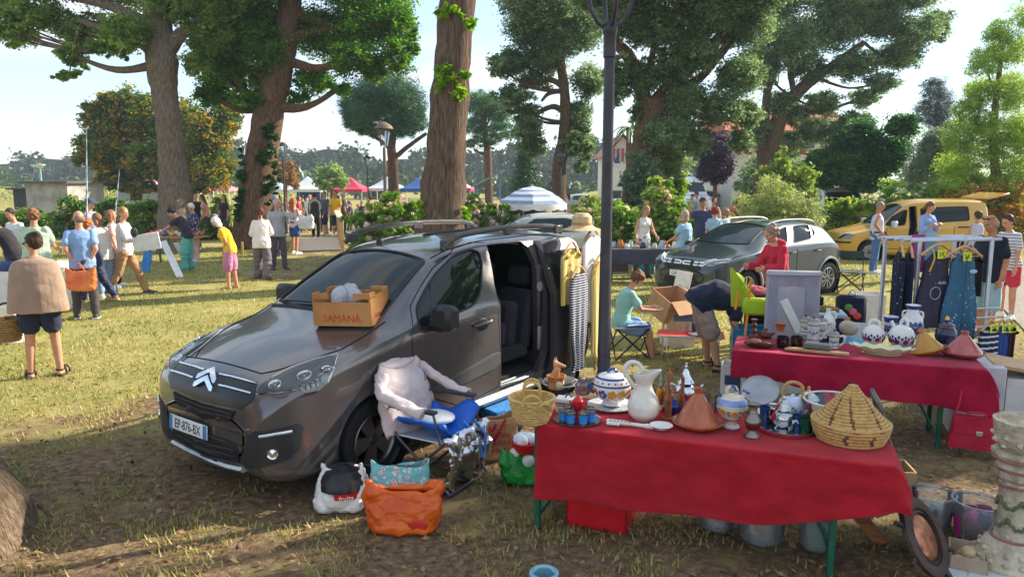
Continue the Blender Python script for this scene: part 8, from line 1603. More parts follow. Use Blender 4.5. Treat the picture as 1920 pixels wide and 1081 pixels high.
# clothes
def hanger(t,w_,mt=None,z=0):
 add(t,'hanger',mt or wood('#c2935c','#d9ae78',(8,2,2)),lambda m:[m.tube(cr([(-w_,0,z-.13),(-w_*.4,0,z-.05),(0,0,z-.02),(w_*.4,0,z-.05),(w_,0,z-.13)],5),.014,7),m.tube([(-w_*.9,0,z-.125),(w_*.9,0,z-.125)],.006,6)]);add(t,'hook',STEEL,lambda m:m.tube(cr([(0,0,z-.02),(0,0,z+.03),(.02,0,z+.055),(0,0,z+.075),(-.018,0,z+.055)],4),.0035,5))
def garment(label,cat,p,rz,prof,ln,mt,group=None,hang=True,thick=.05,waves=3,hw=None,name=None):
 "prof: (share of the length, half width)"
 t=thing(name or cat.replace(' ','_'),label,cat,p,R(rz),group);f=mono(prof);mb=MB();sd=len(label)
 mb.grid(lambda u,v:((2*u-1)*f(v),-.5*thick*(1-.6*abs(2*u-1)**3)-.016*v*math.sin(u*waves*6.28+sd),-.05-ln*v-.09*abs(2*u-1)**2*(1-v)**6-(.08*(1-abs(2*u-1))**2*(1-v)**14)),28,30,thick=-thick);mb.build('cloth',mt,t,ang=0)
 if hang:hanger(t,hw or f(0)*1.15)
 return t
def tagp(t,s,p=(0,-.05,-.12)):
 o=add(t,'price_tag',M('#d5e03c',r=.8),lambda m:m.box(p,(.105,.004,.09)));text('tag_text',s,.07,M('#22301c'),o,frame((p[0],p[1]-.003,p[2]),(1,0,0),(0,0,1)),.0006)
BR=(VAN.mw @ V((3.6,-1.02,0)))
def onvan(x,out,z):return VAN.mw @ V((x,-.9-out,z))
vz=math.degrees(VAN.root.rotation_euler.z)
YS=stripes(['#d8b13a','#e6dfc4','#d8b13a','#d8b13a'],'X',.03,name='yellow_striped_cloth');NS=stripes(['#1f2540','#1f2540','#e3e2e0'],'Z',.026,name='navy_striped_cloth')
garment('yellow and white striped sleeveless top hanging at the van door','top',onvan(3.60,.14,1.75),vz,[(0,.12),(.12,.17),(1,.2)],.62,YS,'clothes hung on the van')
garment('navy and white striped long dress hanging at the van door','dress',onvan(3.63,.22,1.50),vz,[(0,.13),(.2,.165),(.6,.15),(.92,.10),(1,.14)],1.08,NS,'clothes hung on the van')
garment('white blouse hanging behind the yellow dresses on the van','blouse',onvan(4.0,.16,1.86),vz,[(0,.15),(.1,.19),(1,.19)],.98,fabric('#e2dfdb'),'clothes hung on the van')
garment('long yellow checked dress hanging at the rear of the van','dress',onvan(4.06,.24,1.60),vz,[(0,.13),(.2,.18),(.85,.18),(.94,.10),(1,.14)],1.24,YS,'clothes hung on the van')
p=onvan(3.9,.08,1.87);t=thing('straw_hat','straw sun hat hung above the dresses on the van','hat',p);add(t,'hat',M('#c9a878','#d9bd92',sc=20,bump=.8),lambda m:m.lathe([(.0,.15),(.07,.145),(.105,.11),(.11,.02),(.13,.0),(.21,-.03),(.21,-.035),(.12,-.008),(.1,0)],28));add(t,'band',fabric('#b98a58'),lambda m:m.lathe([(.1125,.02),(.1125,.05)],28))
# middle: stool, tray table, boxes
def xstool(name,label,cat,p,rz,w_,h_,seatm,back=0,legm=DARKM):
 t=thing(name,label,cat,p,R(rz));a=w_/2
 for sx,sy,ex,ey in ((-1,-1,1,-1),(1,-1,-1,-1),(-1,1,1,1),(1,1,-1,1),(-1,-1,-1,1),(1,1,1,-1),(-1,1,-1,-1),(1,-1,1,1)):add(t,'leg',legm,lambda m:m.tube([(sx*a,sy*a,.01),(ex*a*.95,ey*a*.95,h_)],.011,6))
 add(t,'seat',seatm,lambda m:m.grid(lambda u,v:((2*u-1)*a*1.08,(2*v-1)*a*1.08,h_+.02-.04*math.sin(u*3.14)*math.sin(v*3.14)),8,8,thick=.012))
 if back:
  for s in (-1,1):add(t,'back_post',legm,lambda m:m.tube([(s*a,a,h_),(s*a,a+.06,h_+back)],.011,6))
  add(t,'backrest',seatm,lambda m:m.box((0,a+.05,h_+back-.08),(w_,.015,.16),(R(-8),0,0),bev=.005))
 return t
xstool('folding_stool','beige folding stool with crossed black legs under the seated woman','stool',(GIRL.root.location.x-.33,9.85,0),6,.46,.42,fabric('#b9ad94'))
xstool('camping_chair','dark green folding camping chair between the green car and yellow van','chair',at(1603,15.6),-20,.5,.42,fabric('#33423f'),.42)
t=thing('clipboard','blue folder on the lap of the seated woman','folder',W(GIRL,'knee',1)+V((-.16,-.02,.10)),R(0));add(t,'folder',M('#2f4fb0',r=.5),lambda m:m.box((0,0,0),(.32,.24,.015),(0,R(-4),0)));add(t,'paper',PAPER,lambda m:m.box((-.01,0,.012),(.26,.19,.006),(0,R(-4),0)))
t=thing('tray_table','low folding table with an orange-red top beside the seated woman','table',(G(1290,668).x,9.75,0),R(-12));add(t,'tabletop',M('#c43a26',r=.5),lambda m:m.box((0,0,.33),(.85,.42,.02),bev=.006));add(t,'edge',STEEL,lambda m:m.tube([(-.43,-.215,.33),(.43,-.215,.33),(.43,.215,.33),(-.43,.215,.33)],.011,6,closed=True))
for x in (-.36,.36):add(t,'leg',STEEL,lambda m:m.tube([(x,-.18,.32),(x,-.2,.01),(x,.2,.01),(x,.18,.32)],.009,6))
TT=V(t.location);
for n_,lab,x,y,c,h_ in (('cup','dark purple paper cup on the low red table',.06,.03,'#4a2a55',.11),('cup','pinkish tumbler beside the purple cup',-.04,.06,'#c39a94',.12)):t=thing(n_,lab,'cup',TT+V((x,y,.342)));add(t,'cup',plastic(c),lambda m:m.lathe([(0,0),(.03,0),(.042,h_),(.04,h_),(.028,.01),(0,.01)],16))
t=thing('papers','sheets of paper on the low red table','paper',TT+V((.1,-.08,.343)));add(t,'sheet',PAPER,lambda m:[m.box((0,0,.003+.004*k),(.24,.17,.003),(0,0,.3*k)) for k in range(3)])
def cbox(label,p,rz,w_,d_,h_,tilt=(0,0),mt=CARD,flaps=True,prints=None,name='cardboard_box'):
 t=thing(name,label,'box',p,R(rz));t.rotation_euler=(R(tilt[0]),R(tilt[1]),R(rz));th=.012
 add(t,'box',mt,lambda m:[m.box((0,0,th/2),(w_,d_,th)),m.box((0,-d_/2,h_/2),(w_,th,h_)),m.box((0,d_/2,h_/2),(w_,th,h_)),m.box((-w_/2,0,h_/2),(th,d_,h_)),m.box((w_/2,0,h_/2),(th,d_,h_))])
 if flaps:add(t,'flap',mt,lambda m:m.box((0,-d_/2-.11,h_-.03),(w_,.24,.008),(R(22),0,0)));add(t,'flap',mt,lambda m:m.box((w_/2+.1,0,h_-.02),(.22,d_,.008),(0,R(25),0)))
 if prints:add(t,'print',M(prints),lambda m:m.prism([(-w_*.35,h_*.6),(w_*.2,h_*.6),(w_*.2,h_*.3),(w_*.3,h_*.3),(w_*.3,h_*.8),(-w_*.35,h_*.8)],.004,Matrix.Translation((0,-d_/2-.007,0)) @ Matrix.Rotation(math.pi/2,4,'X')))
 return t
cbox('large open cardboard box tilted on another box',(G(1217,600).x,11.0,.36),32,.5,.42,.36,(24,0));cbox('upright printed cardboard box under the tilted one',(G(1243,600).x,10.9,0),-8,.48,.36,.52,mt=M('#c9a583','#d6b798'),flaps=False,prints='#5a6b86');cbox('low white carton on the grass beside the stool',(G(1262,640).x,10.5,0),10,.4,.3,.2,mt=M('#d8cbb8'),flaps=False);cbox('white carton standing at the left end of the further table',(2.3,7.5,0),-20,.24,.24,.5,mt=PAPER,flaps=False,prints='#3a4a66')
t=thing('plastic_chair','cream plastic chair behind the bending man','chair',(G(1266,640).x,11.3,0),R(200));add(t,'backrest',plastic('#d9d0c0'),lambda m:m.box((-.22,0,.72),(.035,.4,.5),(0,R(-12),0),bev=.015));add(t,'seat',plastic('#d9d0c0'),lambda m:m.box((0,0,.44),(.44,.42,.035),bev=.015))
for x in (-.18,.18):
 for y in (-.17,.17):add(t,'leg',plastic('#d9d0c0'),lambda m:m.tube([(x,y,.43),(x*1.15,y*1.15,0)],.02,6))
p=W(MAN,'wri',0)+V((.12,-.1,-.22));t=thing('handbag','small black bag hanging beside the bending man','bag',(p.x-.12,p.y,.38));add(t,'bag',fabric('#1a1a1c'),lambda m:m.ell((0,0,.0),(.11,.07,.18)));loops(t,[[(-.04,0,.15),(-.02,0,.5),(.04,0,.15)]],.010,fabric('#111112'),'strap')
p=G(1385,668);cbox('white sheet-covered carton left of the further table',(p.x,8.2,0),0,.3,.3,.26,mt=M('#d4d2d0'),flaps=False)
# behind the further table
t=thing('child_carrier','lime green fabric child carrier with orange straps, on the blue crate','carrier',D(1408,560,8.6),R(-10));lim=fabric('#9db52c');add(t,'back',lim,lambda m:m.grid(lambda u,v:(-.20+.36*u*(1-.55*v)-.02*v,.02*math.sin(u*6),-.10+.46*v-.22*u*v),12,10,thick=.05));add(t,'pocket',lim,lambda m:m.box((.07,-.05,-.08),(.34,.12,.20),bev=.04));add(t,'side_pocket',fabric('#3f86b0'),lambda m:m.box((.27,-.03,-.06),(.12,.12,.18),bev=.03));loops(t,[[(-.02,-.07,.25),(-.04,-.09,-.1),(-.06,-.09,-.42)],[(-.16,-.05,.1),(-.18,-.07,-.12)],[(.16,-.06,-.15),(.22,-.07,-.35),(.16,-.05,-.4)]],.018,fabric('#d98a30'),'strap')
p=D(1412,640,8.75);crate('plastic_crate','teal blue slatted plastic crate under the lime child carrier','crate',1412,690,.5,.36,.62,-12,plastic('#1f6f93',.3)).location=(p.x,p.y,0)
t=thing('bed_guard','grey fabric travel cot side with a mesh window, standing behind the mugs','cot',(D(1486,560,8.3).x,8.3,0),R(-8));gf=fabric('#8a8594','#9c97a6');z0,z1=D(1486,618,8.3).z,D(1486,512,8.3).z;hw=45*8.6/FPX
add(t,'top_rail',M('#aeadb6',r=.6),lambda m:m.box((0,0,z1),(2*hw+.04,.07,.06),bev=.02));add(t,'side_panel',gf,lambda m:m.box((-hw*.8,0,(z1+.3)/2),(hw*.42,.03,z1-.3)));add(t,'side_panel',gf,lambda m:m.box((hw*.75,0,(z1+.3)/2),(hw*.5,.03,z1-.3)));add(t,'top_panel',gf,lambda m:m.box((0,0,z1-.08),(hw*1.2,.028,.12)));add(t,'mesh_window',glass('#d6d2dc',.5,.4,'cot_mesh'),lambda m:m.box((0,0,(z1+.3)/2-.08),(hw*1.2,.01,z1-.42)))
add(t,'leaflet',PAPER,lambda m:m.box((.0,-.012,z0+.16),(.09,.004,.42),(0,R(-28),0)));add(t,'pink_quilt',fabric('#c9a5b0','#d8d2dc'),lambda m:m.ell((.03,.06,z0+.2),(.2,.04,.22)))
for s in (-1,1):add(t,'leg',M('#9d9ca4',r=.5),lambda m:m.tube([(s*hw,0,0),(s*hw,0,z1)],.018,8))
t=thing('clothes_table','table covered with a black cloth before the woman in red','table',(D(1462,520,9.9).x,9.9,0),R(-4));add(t,'cover',fabric('#131216'),lambda m:m.grid(lambda u,v:(-.5+1.0*u,(.28-.56*v*2 if v < .5 else -.28-.03*math.sin(u*30)),.84-.0*v if v < .5 else .84-(v-.5)*1.5),30,16,thick=.01));add(t,'leg',DARKM,lambda m:m.box((-.4,.1,.4),(.04,.04,.8)));add(t,'leg',DARKM,lambda m:m.box((.4,.1,.4),(.04,.04,.8)))
TC=V(t.location)
for c,lab,x,y in (('#a34850','folded rust red garment on the black-covered table',-.34,-.08),('#8f98b8','crumpled pale blue garment on the black-covered table',-.05,-.1),('#a8324a','crumpled crimson garment on the black-covered table',.16,.04),('#3b4f74','denim garment heaped at the end of the black-covered table',.33,-.12)):t=thing('garment',lab,'garment',TC+V((x,y,.85)));o=add(t,'cloth',fabric(c),lambda m:m.ell((0,0,.04),(.17,.12,.065),(.2,.1,x*3)));bend_mesh(o.data,.018,22,3)
t=thing('storage_box','clear storage box with blue contents and pale lid','box',(D(1549,590,9.3).x,9.3,0),R(-14));add(t,'box',M('#2a3350',r=.3),lambda m:m.box((0,0,.44),(.4,.32,.44),bev=.02));add(t,'lid',plastic('#a9c4d4'),lambda m:m.box((0,0,.69),(.44,.36,.06),bev=.02));add(t,'stand',CARD,lambda m:m.box((0,0,.11),(.38,.3,.22)));add(t,'cloth',fabric('#b98a48','#2a2420'),lambda m:m.ell((0,0,.74),(.16,.13,.05)))
t=thing('rucksack','navy rucksack with a colourful fruit print on the grass','rucksack',(D(1596,570,10.6).x,10.6,0),R(-12));add(t,'sack',fabric('#1d2235'),lambda m:m.box((0,0,.36),(.40,.2,.72),(R(-6),0,0),bev=.08))
add(t,'fruit_print',[M(c) for c in ('#c8402a','#d4527a','#5a8a3a','#d9863a')],lambda m:[m.ell((-.1+.2*((k*37) % 10)/10,-.125,.2+.06*k),(.055,.012,.05),mi=k % 4) for k in range(7)]);loops(t,[[(-.06,-.02,.7),(0,-.02,.8),(.06,-.02,.7)]],.012,fabric('#15182a'))
t=thing('tarpaulin','crumpled bright blue tarpaulin on the ground behind the shell','tarpaulin',(D(1600,600,9.4).x,9.4,0));o=add(t,'sheet',M('#2b86b4','#4aa0c8',r=.6),lambda m:m.grid(lambda u,v:(-.6+1.2*u,-.3+.6*v,.12+.22*math.sin(u*3.14)*math.sin(v*3.14)),20,14,thick=.02));bend_mesh(o.data,.03,9,2)
cbox('white carton with yellow edge near the tank top man',at(1638,12.2),-10,.45,.4,.5,mt=M('#c9c5c0'),flaps=False);cbox('white shelf carton left of the clothes rack',at(1636,10.2),-15,.42,.34,.36,mt=PAPER,flaps=False)
# clothes rack
def rack():
 Y=7.9;A=D(1722,452,Y);B=D(1868,458,Y+.25);t=thing('clothes_rack','white and grey metal clothes airer carrying baby clothes','clothes rack',(A.x,A.y,0),math.atan2(B.y-A.y,B.x-A.x));L_=(B-A).length;h=A.z;wh=M('#c3c4cc',r=.35,m=.3)
 for x,s in ((.02,-1),(L_-.06,1)):
  for y in (0,.5):add(t,'post',wh,lambda m:m.box((x,y,h/2),(.045,.03,h),bev=.008))
 for y in (0,.12,.25,.38,.5):add(t,'rail',wh,lambda m:m.tube([(-.08,y,h),(L_+.06,y,h)],.016,7))
 for z in (h*.56,h*.50,h*.44):add(t,'lower_rail',wh,lambda m:m.tube([(L_*.45,-.02+(h-z)*.0,z),(L_+.1,-.02,z)],.012,6))
 return t,A,B,math.degrees(t.rotation_euler.z)
rk,RA,RB,rzk=rack();u=(RB-RA).normalized();nf=V((u.y,-u.x,0));GP_='garments on the clothes rack'
tw=dots('#3a6480','#9fc0d4',22,.17,name='teal_dotted_cloth');gp=dots('#3b3548','#8a8598',14,.1,name='plum_cloth')
t=garment('grey-plum baby sleeping bag with a yellow neckline and a bear face','sleeping bag',RA+u*.17+nf*.10,rzk,[(0,.10),(.12,.14),(.3,.145),(.8,.20),(1,.20)],.86,gp,GP_,hw=.22);tagp(t,'3€');text('motif_text','dodo',.05,M('#b9b4c4'),t,frame((.03,-.055,-.42),(1,0,0),(0,0,1)),.001)
add(t,'yellow_trim',fabric('#c9a24e'),lambda m:m.tube(cr([(-.10,-.03,-.06),(-.09,-.05,-.16),(-.13,-.04,-.30)],5),.009,6));add(t,'sun_motif',M('#a8a4b6'),lambda m:m.tube([(-.05+.065*math.cos(a),-.058,-.53+.065*math.sin(a)) for a in (k*math.pi/10 for k in range(20))],.004,5,closed=True))
t=garment('teal dotted baby sleeping bag in front of the rack','sleeping bag',RA+u*.44+nf*.16+V((0,0,-.01)),rzk,[(0,.11),(.12,.15),(.3,.16),(.75,.235),(1,.23)],.98,tw,GP_,hw=.24);tagp(t,'5€');add(t,'zip',M('#27485e'),lambda m:m.box((-.01,-.058,-.52),(.008,.006,.8)));add(t,'leaf_motif',M('#86aec4'),lambda m:[m.ell((-.16+.02*k,-.048,-.86+.03*k),(.022,.004,.009),(0,.8,0)) for k in range(5)]);add(t,'ear_motif',M('#9fc0d4'),lambda m:m.ell((.09,-.055,-.28),(.05,.005,.022)))
for c,lab,o_,ang,w_,ln in ((dots('#1c2136','#b9bccb',24,.16),'navy star-patterned coat at the left of the rack',-.14,62,.16,.85),(fabric('#1a2135'),'plain dark navy coat beside the star-patterned one',-.02,58,.2,.9),(fabric('#6a5a55'),'brown garment hanging behind the teal sleeping bag',.62,20,.14,.6),(dots('#1d1c22','#c9c9d0',26,.16),'black dotted baby garment at the right of the rack',.74,8,.15,.55),(fabric('#242022'),'plain black garment under a wooden hanger',.80,-12,.13,.5)):
 garment(lab,'garment',RA+u*o_+V((0,0,-.04))-nf*.08,rzk+ang,[(0,w_*.7),(.12,w_),(1,w_*1.05)],ln,c,GP_)
for c,lab,o_ in (('#b05a86','pink cloth hung over the rack',.28),('#8cc4d4','pale turquoise cloth hung over the rack',.46)):t=thing('cloth',lab,'cloth',RA+u*o_-nf*.3+V((0,0,.03)),R(rzk),GP_);add(t,'cloth',fabric(c),lambda m:m.grid(lambda a,b:(-.09+.18*a,.02*math.sin(a*20)+.05*(b-.5),.03-.42*abs(2*b-1)),16,10,thick=.01))
for c,lab,x,w_,ln in ((stripes(['#20264a','#20264a','#d9d6d4'],'Z',.06,name='wide_striped_cloth'),'navy and white striped garment on the low right rack',1858,.12,.55),(fabric('#2b4a8a'),'royal blue garment on the low right rack',1880,.09,.55),(fabric('#2a1420'),'dark burgundy garment on the low right rack',1893,.11,.5)):
 t=garment(lab,'garment',D(x,596,7.5+.1*(x-1858)/20),20,[(0,w_*.8),(.15,w_),(1,w_)],ln,c,'garments on the low rack');tagp(t,'2€',(.0,-.045,-.1))
t=thing('satchel','crimson leather satchel hanging from the right end of the further table','satchel',D(1828,808,6.12),R(-22));cr_=M('#a80d34','#bd1a42',r=.4,bump=.2);add(t,'body',cr_,lambda m:m.prism([(-.20,-.15),(.20,-.15),(.165,.13),(-.165,.13)],.09,Matrix.Translation((0,.045,0)) @ Matrix.Rotation(math.pi/2,4,'X')));add(t,'flap',cr_,lambda m:m.prism([(-.168,-.01),(.168,-.01),(.172,.135),(-.172,.135)],.012,Matrix.Translation((0,-.046,0)) @ Matrix.Rotation(math.pi/2,4,'X')));add(t,'clasp',STEEL,lambda m:m.box((.02,-.063,.0),(.05,.012,.04),bev=.004));loops(t,[[(-.16,0,.12),(-.13,.02,.26),(-.12,.05,.34)],[(.16,0,.12),(.15,.02,.26),(.14,.05,.34)]],.012,cr_,'strap');add(t,'handle',cr_,lambda m:m.tube(cr([(-.07,0,.13),(-.05,0,.16),(.05,0,.16),(.07,0,.13)],4),.011,6))
t=thing('cabinet','white cabinet standing right of the further table','cabinet',(4.32,6.75,0),R(-20));add(t,'carcass',M('#bdb9bd',r=.6),lambda m:m.box((0,0,.36),(.36,.55,.72),bev=.005));add(t,'back_panel',M('#c9c7c2'),lambda m:m.box((.42,.1,.3),(.4,.5,.6)));add(t,'top_board',wood('#b58a58','#caa070'),lambda m:m.box((.5,.1,.66),(.8,.5,.03),(0,R(8),0)))
t=cbox('cardboard box with a green ball under the further table',(D(1672,800,5.35).x,5.35,0),-10,.3,.26,.26,flaps=False);add(t,'green_ball',plastic('#1f7a34'),lambda m:m.ell((-.02,0,.24),.09));add(t,'plastic_film',glass('#e6e8ee',.4,.2,'white_film'),lambda m:m.ell((-.06,.02,.3),(.12,.1,.09)))
# on the further table
i=It('wooden_tray','leaf-shaped wooden dish with wooden fruit at the left of the further table','dish',1424,650,ZI);WB=wood('#4a241a','#6b3a2a');i.lathe('dish',[(0,0),(18,0),(28,6),(29,8),(18,3),(0,2)],WB,sy=.7);i.ell('carved_fruit',(-8,0,10),(12,9,6),wood('#8a5038','#a56a50'));i.ell('carved_fruit',(8,-6,8),(12,6,4),WB)
i=It('candlestick','turned dark wooden candlestick behind the wooden dish','candlestick',1413,632,ZI);i.lathe('candlestick',[(0,0),(10,0),(9,3),(4,7),(6,12),(3,17),(5,22),(3,27),(6,31),(6,33),(0,33)],WB)
i=It('wooden_teapot','little dark wooden teapot beside the candlestick','teapot',1436,634,ZI);i.lathe('pot',[(0,0),(8,0),(11,6),(9,12),(4,15),(3,18),(0,19)],WB);i.tube('spout',[(9,0,6),(15,0,12)],2,WB);i.tube('handle',[(-9,0,10),(-15,0,10),(-10,0,3)],1.5,WB)
i=It('copper_cup','small copper coloured mug behind the black mugs','cup',1463,620,ZI);i.lathe('cup',[(0,0),(8,0),(7,6),(11,14),(10,14),(6,7),(0,3)],TERRA)
for px,lab in ((1467,'left of the two black mugs on the further table'),(1493,'right of the two black mugs on the further table')):i=It('mug',lab,'mug',px,650,ZI,'black mugs');i.lathe('mug',[(0,0),(9,0),(11,3),(11,19),(10,19),(9.6,3),(0,2)],glaze('#141416'));i.tube('handle',[(10,0,15),(16,0,14),(15,0,6),(10,0,4)],1.6,glaze('#141416'))
def stein(label,px,py,h,r,m_=None):
 i=It('stein',label,'stein',px,py,ZI,'ceramic steins');w_=glaze('#c4c2c0','#d4d2d0');pf=[(0,0),(r*1.05,0),(r,3),(r*.92,h*.5),(r,h*.92),(r*1.03,h),(0,h)];i.lathe('body',pf,w_,seg=28);i.tube('handle',[(r,0,h*.9),(r*1.8,0,h*.95),(r*1.95,0,h*.5),(r*1.1,0,h*.15)],2.2,w_);i.lathe('lid',[(r*1.05,h),(r*.9,h+3),(2,h+6),(3,h+9),(0,h+11)],m_ or PEWTER);i.motif('crest',pf,[(0,h*.5,r*.5)],glaze('#5d7a9c'));i.motif('crest_leaf',pf,[(-40,h*.5,r*.25),(40,h*.5,r*.25)],glaze('#6d8a5c'))
 for z in (h*.12,h*.8):i.lathe('ring',[(r*1.0,z),(r*1.03,z+1),(r*1.0,z+2)],PEWTER)
stein('tall lidded stein with a blue crest',1524,641,38,11);stein('small lidded stein at the front right of the steins',1563,651,24,9);stein('plain stein behind the tall crested stein',1510,625,26,10);stein('lidded stein half hidden right of the tall one',1540,632,30,9)
i=It('stoneware_bottle','white stoneware bottle with handle behind the steins','bottle',1551,622,ZI);i.lathe('bottle',[(0,0),(13,0),(14,16),(11,26),(5,32),(4,40),(5,42),(0,42)],WHITE);i.tube('handle',[(4,0,38),(12,0,38),(13,0,26)],1.8,WHITE);i.motif('lettering',[(13,0),(14,16),(11,26)],[(-12,15,2.4,.3),(4,15,3.4,.3),(-4,10,4,.3)],M('#7a3a34'))
i=It('serving_board','long pale wooden tray at the front of the further table','tray',1532,660,ZI,rz=-4);i.box('tray',(0,0,2),(108,26,3),wood('#b08a5c','#c6a274',(2,9,9)),bev=1);i.box('rim',(0,-13,4),(112,2,4),wood('#b08a5c','#c6a274',(2,9,9)))
i=It('glass_dish','oblong pressed glass dish standing on the wooden tray','dish',1533,655,ZI+.018,rz=-4);i.box('dish',(0,0,7),(50,18,11),glass('#9da3a3',.4,.1,'smoked_glass'),bev=3)
i=It('shell','large rough beige shell on the further table','shell',1598,630,ZI);i.o.location.y += .1;i.ell('shell',(0,0,12),(17,8,14),M('#b5a08c','#cdbba6',bump=1,bs=50),(0,20,0))
FOLK=lambda c:dots('#d5d3cf',c,34,.30,.18,'folk_painted_glaze')
def folk(name,label,px,py,prof,ex=(),band=None):
 i=It(name,label,name,px,py,ZI,'blue and white painted pottery');i.lathe('body',prof,WHITE,seg=30)
 H_=max(p[1] for p in prof);hs=[H_*.22,H_*.42]
 i.motif('blue_flower',prof,[(-60+k*40,hs[0]+2,H_*.13) for k in range(4)],COBALT);i.motif('red_flower',prof,[(-40+k*60,hs[0]+3,H_*.11) for k in range(2)],glaze('#9c2a38'));i.motif('blue_stroke',prof,[(-80+k*14,hs[1]+3*(k % 2),H_*.055,1.5) for k in range(12)],COBALT);i.lathe('blue_band',[(r+.25,z) for r,z in band] if band else [(prof[1][0]+.3,.3),(prof[1][0]+.3,2)],COBALT,seg=30)
 for P,r in ex:i.tube('handle',P,r,WHITE)
 return i
folk('vase','tall blue and white painted vase with brown handles',1708,634,[(0,0),(12,0),(17,10),(20,24),(17,38),(10,48),(9,54),(14,60),(12,60),(7,54),(0,50)],(([(10,0,52),(16,0,50),(17,0,40)],1.8),([(-10,0,52),(-16,0,50),(-17,0,40)],1.8)),[(10.5,53),(14,59)])
folk('beaker','straight blue-banded white beaker left of the tall painted vase',1669,628,[(0,0),(11,0),(11,28),(13,34),(11.5,34),(9.5,28),(0,4)],(),[(11.2,24),(13,33)])
folk('jug','squat painted jug with a ring handle beside the shell',1637,643,[(0,0),(14,0),(20,10),(21,18),(15,28),(6,33),(0,34)],(([(-8,0,30),(-8,0,40),(0,0,44),(8,0,40),(8,0,30)],3),))
folk('jug','round painted water jug with two spouts in front of the tall vase',1689,648,[(0,0),(14,0),(22,10),(24,20),(18,31),(8,37),(0,38)],(([(-12,0,32),(-16,0,40),(-19,0,46)],3.4),([(8,0,34),(8,0,46),(2,0,52),(-3,0,44),(-2,0,36)],3)))
i=It('leaf_dish','pale green-cream scalloped leaf dish at the front edge','dish',1652,664,ZI);k=i.k;mb=MB();mb.grid(lambda u,v:((.15+.85*v)*54*k*math.cos(u*6.2832)*(1+.05*v*math.cos(u*75.4)),(.15+.85*v)*20*k*math.sin(u*6.2832)*(1+.06*v*math.cos(u*75.4)),(1+14*v**2.2+1.6*v*math.cos(u*75.4))*k),96,8,thick=2*k);mb.lathe([(0,0),(20*k,0),(22*k,2*k),(0,2*k)],24,0,Matrix.Diagonal((1.6,.6,1,1)));mb.build('dish',glaze('#c6c79a','#d6d6b0'),i.o)
YT=dots('#bd8a3a','#5a3d28',30,.12,.2,'painted_ochre_glaze');tagine('tagine','small ochre tagine painted with a lattice, lying tilted',1742,662,ZI+.012,31,44,YT,tilt=(0,-20,0),dishm=glaze('#b06f22','#c07e2c'));tagine('tagine','pink glazed tagine at the right end of the further table',1805,668,ZI,38,46,glaze('#a8524e','#b8655e'),dishm=glaze('#a04a48'))
i=It('ginger_jar','dark blue lidded jar with a gold finial behind the pink tagine','jar',1783,648,ZI);i.o.location.y += .1;i.lathe('jar',[(0,0),(13,0),(19,12),(18,24),(13,30)],glaze('#1c2448'));i.lathe('lid',[(15,30),(13,36),(5,40),(0,41)],glaze('#1c2448'));i.lathe('finial',[(0,40),(4,43),(4,47),(0,52)],GOLD);i.lathe('gold_ring',[(15.2,30),(15.4,32)],GOLD)
# grey stall behind
t=thing('market_stall','trestle table with a dark grey cover beneath the flowering hydrangeas','table',(G(1140,462,.76).x-.2,17.0,0),R(-2));add(t,'cover',fabric('#4b4a55'),lambda m:m.grid(lambda u,v:(2.4*u,(.7-1.4*v if v < .5 else -.01-.015*math.sin(u*22)),.76 if v < .5 else .76-.68*(v-.5)),40,10,thick=.01))
for x in (.2,2.2):add(t,'leg',DARKM,lambda m:m.box((x,.3,.37),(.05,.5,.74)))
ST=V(t.location)
for n in range(16):
 lab=('white china cup','pale blue china bowl','orange glass beaker','small white jug','clear glass vase','cream pot','black metal pot','white plate stack')[n % 8]+(' on the left half of the grey stall' if n < 8 else ' on the right half of the grey stall');c=('#d8d5d0','#a9bccb','#c9701f','#dedbd6','#c3d0d2','#cbb997','#2b2a2e','#d3d0cc')[n % 8]
 t=thing('crockery',lab,'crockery',ST+V((.12+.14*n+.03*math.sin(n*7),.18+.22*((n*5) % 3)/2,.768)),0,'goods on the grey stall');r=.05+.02*((n*3) % 4)/3;h=.08+.12*((n*7) % 5)/4;add(t,'pot',glaze(c),lambda m:m.lathe([(0,0),(r,0),(r*1.2,h*.5),(r*.8,h*.9),(r,h),(r*.9,h),(0,h*.8)],14))
def gcrate(lab,px,py,w_,d_,h_,c,z=0):o=crate('storage_crate',lab,'crate',px,py,w_,d_,h_,-4,plastic(c),z=z);return o
gcrate('turquoise plastic crate on the grass under the grey stall',1207,510,.48,.34,.27,'#1591a8');gcrate('turquoise crate standing upright behind the other turquoise crate',1198,497,.46,.2,.46,'#117f96');gcrate('grey plastic crate under the left of the grey stall',1160,511,.62,.4,.28,'#8f8e86');gcrate('dark brown basket on the grey crate',1162,508,.36,.28,.14,'#3a2a26',z=.285)
t=thing('side_table','small white garden table with dark things beside the green car','table',G(1240,512),0);add(t,'tabletop',plastic('#cfc8ba'),lambda m:m.box((0,0,.34),(.4,.36,.03),bev=.008))
for x in (-.17,.17):
 for y in (-.15,.15):add(t,'leg',plastic('#cfc8ba'),lambda m:m.box((x,y,.16),(.03,.03,.33)))
